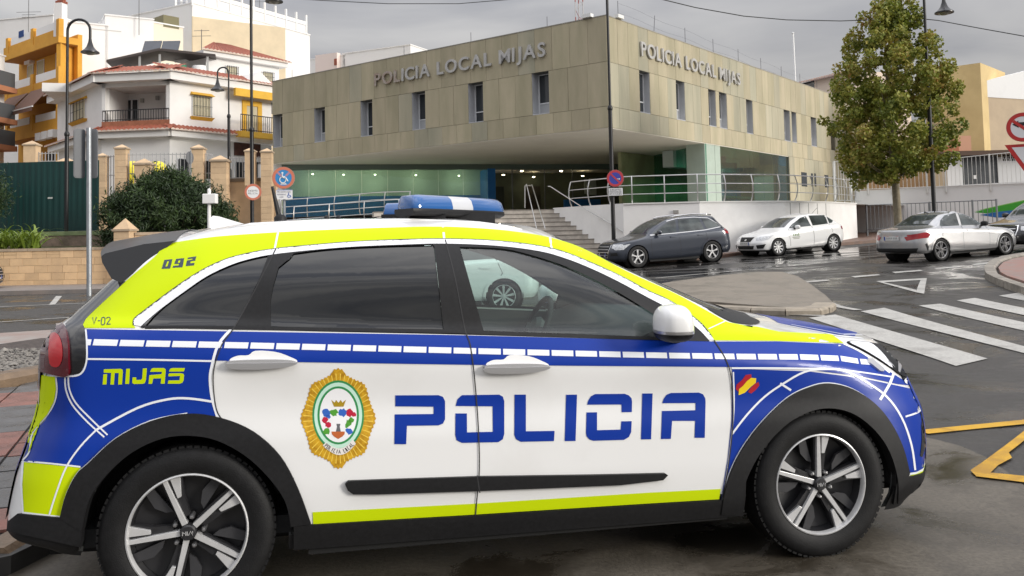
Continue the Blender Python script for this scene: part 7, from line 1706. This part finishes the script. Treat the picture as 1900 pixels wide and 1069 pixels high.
# ================================================================== the other cars
car_glass_d = mat('other_car_glass', (.055, .065, .065), .04, spec=.7, var=.6, scale=1.6)
arch_blk = mat('arch_black', (.012, .012, .012), .8)
def make_car(name, label, W, WB, prof, paint, wheel, r, rimr, side, front=(), rear=(), lines=(), ang=0.3, group=None, clad=None):
    """prof rows: (rear x, front x, rear z, mid z, front z, half width factor, rear corner x span, front corner x span)"""
    root = empty(name); tag(root, label, 'car', group)
    net = []
    for xr_, xf_, zr_, zm_, zf_, wf, cr_, cf_ in prof:
        w = W * wf; row = []
        a, b = xr_ + cr_, xf_ - cf_
        row += [(xr_, 0, zr_), (xr_ + .04 * cr_, .45 * w, zr_), (xr_ + .22 * cr_, .76 * w, zr_), (xr_ + .55 * cr_, .93 * w, zr_)]
        for k in range(6):
            t = k / 5; z = (1 - t) ** 2 * zr_ + 2 * t * (1 - t) * (2 * zm_ - .5 * zr_ - .5 * zf_) + t * t * zf_
            row.append((a + (b - a) * t, w * (1 - .015 * (2 * t - 1) ** 2), z))
        row += [(xf_ - .5 * cf_, .92 * w, zf_), (xf_ - .2 * cf_, .74 * w, zf_), (xf_ - .04 * cf_, .42 * w, zf_), (xf_, 0, zf_)]
        net.append(row)
    g = loft(net, 120, 60); bm = shell_bm(g)
    sk = Skin(bm, lambda p: (Vector((p[0], -3, p[1])), Vector((0, 1, 0)), 2.2))
    skf = Skin(bm, lambda p: (Vector((8, p[0], p[1])), Vector((-1, 0, 0)), 3.5)); skr = Skin(bm, lambda p: (Vector((-5, p[0], p[1])), Vector((1, 0, 0)), 3.5))
    for f in bm.faces[:]:
        c = f.calc_center_median()
        if abs(c.y) > .4 * W and any((c.x - x) ** 2 + (c.z - r) ** 2 < (r + .035) ** 2 for x in (0, WB)): bm.faces.remove(f)
    me = bpy.data.meshes.new('body'); bm.to_mesh(me); bm.free(); me.materials.append(paint); me.materials.append(clad or arch_blk)
    for p in me.polygons:
        if p.center.z < .24: p.material_index = 1
    bo = bpy.data.objects.new('body', me); C.objects.link(bo); bo.parent = root
    for nm, poly, m, off in side: sk.lay(nm, poly, m, root, off=off, step=.06, mirror=True)
    for nm, poly, m, off in front: skf.lay(nm, poly, m, root, off=off, step=.05)
    for nm, poly, m, off in rear: skr.lay(nm, poly, m, root, off=off, step=.05)
    for pts, wd in lines: sk.lay('shut_line', ribbon(pts, wd), gap_mat, bo, off=.003, step=.1, mirror=True)
    for x in (0, WB):
        ring = [(x + (r + .075) * math.cos(q), r + (r + .075) * math.sin(q)) for q in np.linspace(-.12, math.pi + .12, 26)] + [(x + (r + .025) * math.cos(q), r + (r + .025) * math.sin(q)) for q in np.linspace(math.pi + .12, -.12, 26)]
        sk.lay('arch_lip', ring, clad or paint, root, off=.010, step=.08, thick=.03, mirror=True)
        ml = MB(); ml.lathe([(.0001, .62 * W), (r + .05, .62 * W), (r + .05, .97 * W)], 28, Matrix.Translation((x, 0, r)), axis='y'); ml.build('wheel_well', arch_blk, root)
        ml = MB(); ml.lathe([(.0001, -.62 * W), (r + .05, -.62 * W), (r + .05, -.97 * W)], 28, Matrix.Translation((x, 0, r)), axis='y'); ml.build('wheel_well', arch_blk, root)
        for s in (-1, 1): wheel_parts(root, (x, s * (W - .03), r), r, .2, rimr, wheel, ang, flip=(s > 0))
    ub = MB(); ub.box(r + .1, WB - r - .1, -W * .9, W * .9, .17, .24); ub.build('underbody', arch_blk, root)
    return root
def mirror_on(root, x, z, W, m, m2=None):
    for s in (-1, 1):
        e = empty('door_mirror', (x, s * (W + .08), z)); e.parent = root
        egg('mirror_cap', (.075, .11, .075), (0, 0, 0), m, par=e); mb = MB(); mb.tube([(.02, -s * .02, -.04), (.06, -s * .16, -.06)], .03, 8); mb.build('mirror_arm', arch_blk, e)
def place(root, u, v, d, yaw, W=0.0):
    """u,v: photo position of the near rear wheel; W: half width, + when the near side is the car's left"""
    p = at(u, v, d); p -= Vector((-math.sin(yaw), math.cos(yaw), 0)) * W; root.location = (p.x, p.y, zg(p.x, p.y)); 
    ax = Vector((math.cos(yaw), math.sin(yaw), 0)); g = (zg(p.x + ax.x * 2.7, p.y + ax.y * 2.7) - zg(p.x, p.y)) / 2.7
    root.rotation_euler = (0, -math.atan(g), yaw)
def plate(root, x, z, facing, text, W=.52):
    """number plate as a small raised tablet with strokes"""
    pl = MB(); pl.box(x - .006, x + .006, -W / 2, W / 2, z - .055, z + .055); o = pl.build('number_plate', mat('plate_white', (.72, .72, .70), .4), root)
    b = MB(); s = facing; b.box(x + s * .007, x + s * .009, W / 2 - .05, W / 2, z - .055, z + .055); b.build('plate_band', mat('plate_blue', (.02, .06, .3), .4), o)
    rnd_ = random.Random(sum(map(ord, text)))
    for k in range(7):
        y = W / 2 - .09 - k * .056 - (.02 if k > 3 else 0); t = MB()
        for q in ((0, .032, -.004, .004), (.0, .006, -.03, .03), (.026, .032, -.03, .03 if rnd_.random() < .6 else 0), (0, .032, .024, .03)): t.box(x + s * .007, x + s * .0085, y - q[1], y - q[0], z + q[2], z + q[3])
        t.build('plate_character', mat('plate_black', (.02, .02, .02), .5), o)
G_ = car_glass_d; lampc = mat('car_lamp_clear', (.55, .56, .57), .08, coat=.8, var=.3, scale=18); lampr = mat('car_lamp_red', (.30, .006, .012), .12, coat=.7)
# --- dark blue-grey SUV parked by the stairs
navy = mat('paint_slate', (.035, .042, .058), .28, metal=.35, coat=.8)
W1 = .94
profS = [(-.86, 3.55, .30, .22, .24, .90, .35, .5), (-.93, 3.66, .42, .32, .34, .97, .4, .6), (-.94, 3.68, .60, .55, .52, 1.0, .4, .7), (-.92, 3.62, .84, .80, .70, 1.0, .42, .75), (-.86, 3.45, 1.04, .97, .86, .985, .4, .7),
         (-.78, 2.60, 1.12, 1.08, 1.03, .93, .4, .5), (-.56, 2.05, 1.36, 1.36, 1.36, .80, .35, .35), (-.40, 1.62, 1.555, 1.595, 1.54, .68, .35, .3), (-.15, 1.35, 1.62, 1.65, 1.61, .45, .3, .25), (.1, 1.1, 1.64, 1.665, 1.635, .02, .2, .2)]
side1 = [('side_window', [(1.45, 1.47), (1.95, 1.22), (2.22, 1.06), (1.30, 1.08), (1.22, 1.50)], G_, .004), ('side_window', [(.32, 1.52), (1.12, 1.51), (1.20, 1.09), (.22, 1.12)], G_, .004), ('side_window', [(-.32, 1.34), (-.02, 1.47), (.22, 1.50), (.12, 1.13), (-.38, 1.20)], G_, .004),
         ('window_trim', ribbon([(2.28, 1.04), (1.3, 1.06), (.2, 1.10), (-.45, 1.18)], .028), satin, .007), ('window_trim', ribbon([(-.45, 1.19), (-.36, 1.30), (-.05, 1.50), (.5, 1.555), (1.15, 1.545), (1.55, 1.47)], .022), satin, .007),
         ('tail_lamp', [(-.90, .90), (-.55, .95), (-.52, 1.08), (-.72, 1.14), (-.88, 1.06)], lampr, .006), ('door_handle', [(.30, .93), (.52, .93), (.52, .97), (.30, .97)], navy, .03), ('door_handle', [(1.35, .92), (1.57, .92), (1.57, .96), (1.35, .96)], navy, .03),
         ('headlamp', [(3.05, .80), (3.36, .76), (3.55, .70), (3.52, .62), (3.30, .62)], lampc, .006)]
front1 = [('windscreen', [(-.66, 1.12), (.66, 1.12), (.54, 1.50), (-.54, 1.50)], G_, .005), ('grille_frame', [(-.42, .84), (.42, .84), (.46, .70), (.38, .36), (-.38, .36), (-.46, .70)], chrome, .006), ('grille', [(-.39, .815), (.39, .815), (.43, .70), (.35, .39), (-.35, .39), (-.43, .70)], arch_blk, .009),
          ('headlamp', [(.50, .80), (.80, .80), (.86, .72), (.82, .64), (.54, .68)], lampc, .007), ('headlamp', [(-.50, .80), (-.80, .80), (-.86, .72), (-.82, .64), (-.54, .68)], lampc, .007), ('fog_lamp', [(.52, .42), (.78, .44), (.76, .54), (.55, .52)], arch_blk, .007), ('fog_lamp', [(-.52, .42), (-.78, .44), (-.76, .54), (-.55, .52)], arch_blk, .007)]
for k in range(4): front1.append(('grille_slat', ribbon([(-.38, .46 + .09 * k), (.38, .46 + .09 * k)], .018), satin, .013))
suv = make_car('parked_suv', 'dark slate blue parked SUV with chrome window trim beside the entrance stairs', W1, 2.807, profS, navy, 'five', .365, .235, side1, front1, [('rear_window', [(-.55, 1.18), (.55, 1.18), (.48, 1.48), (-.48, 1.48)], G_, .005)],
    [([(1.25, 1.06), (1.20, .6), (1.22, .32)], .012), ([(2.27, 1.04), (2.30, .7), (2.28, .35)], .012), ([(.22, 1.1), (.16, .75), (.34, .35)], .012)], .3)
mirror_on(suv, 2.02, 1.12, W1 - .02, navy); plate(suv, 3.67, .47, 1, 'a')
for s in (-1, 1):
    q = MB(); q.tube([(-.2, s * .64, 1.60), (0, s * .64, 1.645), (.6, s * .645, 1.665), (1.2, s * .63, 1.63), (1.35, s * .61, 1.59)], .018, 8); q.build('roof_rail', chrome, suv, smooth=True)
place(suv, 1324, 487, 29.9, rad(180 + 19.0), W1)
# --- white hatchback
wht = mat('paint_white_small', (.80, .80, .79), .25, coat=.6)
W2 = .88
profH = [(-.66, 3.25, .28, .20, .18, .90, .35, .5), (-.72, 3.36, .38, .30, .28, .97, .4, .6), (-.74, 3.38, .56, .52, .46, 1.0, .4, .65), (-.72, 3.30, .78, .74, .62, 1.0, .4, .7), (-.66, 3.12, .95, .88, .76, .985, .4, .62),
         (-.56, 2.30, 1.02, .97, .93, .93, .4, .45), (-.33, 1.75, 1.19, 1.215, 1.21, .81, .35, .32), (-.05, 1.34, 1.35, 1.40, 1.355, .70, .32, .28), (.18, 1.1, 1.40, 1.435, 1.41, .47, .28, .22), (.35, .9, 1.42, 1.45, 1.43, .02, .2, .2)]
logo = mat('door_logo_green', (.16, .26, .10), .6); logo2 = mat('door_logo_grey', (.25, .26, .20), .6)
side2 = [('side_window', [(1.05, 1.34), (1.30, 1.30), (1.75, 1.10), (1.98, .95), (.98, .985)], G_, .004), ('side_window', [(.12, 1.34), (.92, 1.36), (.90, .99), (.16, 1.02)], G_, .004), ('side_window', [(-.16, 1.12), (.0, 1.24), (.07, 1.28), (.10, 1.03), (-.04, 1.05)], G_, .004),
         ('tail_lamp', [(-.70, .74), (-.42, .80), (-.40, .90), (-.66, .92)], lampr, .006), ('headlamp', [(2.72, .76), (3.00, .72), (3.22, .64), (3.18, .57), (2.98, .60)], lampc, .006), ('door_handle', [(.22, .84), (.42, .84), (.42, .875), (.22, .875)], wht, .03), ('door_handle', [(1.08, .82), (1.28, .82), (1.28, .855), (1.08, .855)], wht, .03)]
for k in range(4): side2.append(('door_logo', [(1.62 + .075 * k, .66), (1.66 + .075 * k, .66), (1.66 + .075 * k, .76 - .02 * (k % 2)), (1.62 + .075 * k, .76 - .02 * (k % 2))], logo, .004))
side2.append(('door_logo', ribbon([(1.58, .62), (1.93, .62)], .025), logo2, .004)); side2.append(('door_logo', ribbon([(1.62, .57), (1.90, .57)], .02), logo2, .004))
front2 = [('windscreen', [(-.62, .99), (.62, .99), (.52, 1.32), (-.52, 1.32)], G_, .005), ('grille', [(-.36, .70), (.36, .70), (.28, .54), (-.28, .54)], arch_blk, .008), ('lower_grille', [(-.46, .40), (.46, .40), (.40, .28), (-.40, .28)], arch_blk, .008), ('fog_lamp', [(.54, .42), (.80, .45), (.74, .30), (.56, .30)], arch_blk, .008), ('fog_lamp', [(-.54, .42), (-.80, .45), (-.74, .30), (-.56, .30)], arch_blk, .008),
          ('headlamp', [(.44, .68), (.82, .74), (.80, .62), (.50, .58)], lampc, .007), ('headlamp', [(-.44, .68), (-.82, .74), (-.80, .62), (-.50, .58)], lampc, .007), ('grille_emblem', ribbon([(-.05, .60), (.05, .60)], .06), satin, .012)]
rear2 = [('rear_window', [(-.50, 1.06), (.50, 1.06), (.44, 1.32), (-.44, 1.32)], G_, .005)]
lines2 = [([(.96, .98), (.92, .6), (.94, .30)], .012), ([(2.02, .94), (2.05, .65), (2.02, .32)], .012), ([(.14, 1.02), (.02, .75), (.30, .33)], .012)]
hat = make_car('parked_hatchback', 'white parked hatchback with green door lettering behind the dark SUV', W2, 2.564, profH, wht, 'multi', .315, .215, side2, front2, rear2, lines2, .2)
mirror_on(hat, 1.72, .98, W2 - .02, wht); plate(hat, 3.385, .48, 1, 'b')
q = MB(); q.tube([(.15, 0, 1.42), (-.12, 0, 1.62)], .006, 5); q.build('roof_aerial', arch_blk, hat)
place(hat, 1549, 466, 32.4, rad(180 + 24), W2)
# --- silver saloon in the street
sil = mat('paint_silver', (.46, .46, .465), .26, metal=.65, coat=.7)
W3 = .89
profC = [(-.86, 3.42, .26, .19, .17, .90, .4, .55), (-.98, 3.54, .36, .28, .27, .97, .5, .65), (-.99, 3.57, .56, .52, .45, 1.0, .55, .7), (-.96, 3.50, .76, .76, .62, 1.0, .6, .75), (-.93, 3.34, .93, .87, .76, .97, .6, .7),
         (-.30, 2.28, 1.01, .965, .92, .90, .35, .45), (.10, 1.72, 1.20, 1.21, 1.20, .78, .30, .30), (.42, 1.36, 1.345, 1.395, 1.345, .66, .28, .25), (.62, 1.12, 1.385, 1.42, 1.39, .44, .2, .2), (.75, .95, 1.40, 1.425, 1.41, .02, .1, .1)]
side3 = [('side_window', [(1.06, 1.34), (1.36, 1.29), (1.76, 1.10), (1.98, .955), (.98, .975)], G_, .004), ('side_window', [(.10, 1.02), (.24, 1.16), (.52, 1.30), (.96, 1.35), (.88, .98), (.14, .995)], G_, .004), ('tail_lamp', [(-.98, .70), (-.50, .70), (-.36, .84), (-.60, .86), (-.94, .80)], lampr, .006),
         ('door_handle', [(.10, .80), (.30, .80), (.30, .835), (.10, .835)], sil, .03), ('door_handle', [(1.08, .80), (1.28, .80), (1.28, .835), (1.08, .835)], sil, .03), ('bumper_vent', [(-.62, .52), (-.56, .55), (-.50, .44), (-.50, .34), (-.54, .34)], arch_blk, .005), ('headlamp', [(2.90, .74), (3.20, .70), (3.40, .60), (3.3, .56)], lampc, .006)]
rear3 = [('rear_window', [(-.56, 1.05), (.56, 1.05), (.48, 1.32), (-.48, 1.32)], G_, .005), ('tail_lamp', [(.42, .74), (.84, .84), (.86, .70), (.50, .64)], lampr, .008), ('tail_lamp', [(-.42, .74), (-.84, .84), (-.86, .70), (-.50, .64)], lampr, .008), ('rear_diffuser', [(-.76, .42), (.76, .42), (.66, .24), (-.66, .24)], arch_blk, .010), ('exhaust_trim', ribbon([(-.60, .30), (.60, .30)], .03), chrome, .014), ('plate_recess', [(-.34, .80), (.34, .80), (.28, .62), (-.28, .62)], sil, .004)]
sed = make_car('moving_saloon', 'silver four door saloon with red tail lamps passing under the tree', W3, 2.70, profC, sil, 'star', .325, .235, side3, [('windscreen', [(-.60, 1.0), (.60, 1.0), (.50, 1.30), (-.50, 1.30)], G_, .005)], rear3,
    [([(.94, .97), (.90, .6), (.92, .30)], .012), ([(1.98, .95), (2.02, .65), (2.0, .32)], .012), ([(.12, .99), (.06, .75), (.32, .33)], .012)], .1)
mirror_on(sed, 1.74, .99, W3 - .02, arch_blk); plate(sed, -.995, .71, -1, 'c')
q = MB(); q.prism([(-.1, 0), (-.06, .045), (.1, 0)], lambda a, b: (a + .5, -.015, 1.385 + b), lambda a, b: (a + .5, .015, 1.385 + b)); q.build('roof_fin', arch_blk, sed)
place(sed, 1750, 484, 25.4, rad(24), -W3)
# --- dark cars cut by the frame edges
blk = mat('paint_black', (.012, .012, .014), .2, coat=.8)
def repaint(root, old, new, label, name):
    root.name = name; root['label'] = label
    def go(o):
        if o.type == 'MESH' and old.name in [m.name for m in o.data.materials if m]:
            o.data = o.data.copy()
            for i, m in enumerate(o.data.materials):
                if m == old: o.data.materials[i] = new
        for c in o.children: go(c)
    go(root)
c4 = copy_tree(suv); repaint(c4, navy, blk, 'black car cut off by the right edge of the photograph', 'oncoming_car'); place(c4, 2052, 452, 28.3, rad(180 + 26), W1)
c5 = copy_tree(suv); repaint(c5, navy, blk, 'black car at the left edge in front of the stone wall', 'passing_car'); place(c5, -266, 552, 27.0, rad(5), -W1)
c6 = copy_tree(hat); c6.name = 'crossing_hatchback'; c6['label'] = 'white hatchback on the road seen only through the police car front window'
for ch in [o for o in c6.children if o.name.startswith('door_logo')]: bpy.data.objects.remove(ch)
place(c6, 936, 574, 16.4, rad(180 + 6), W2)
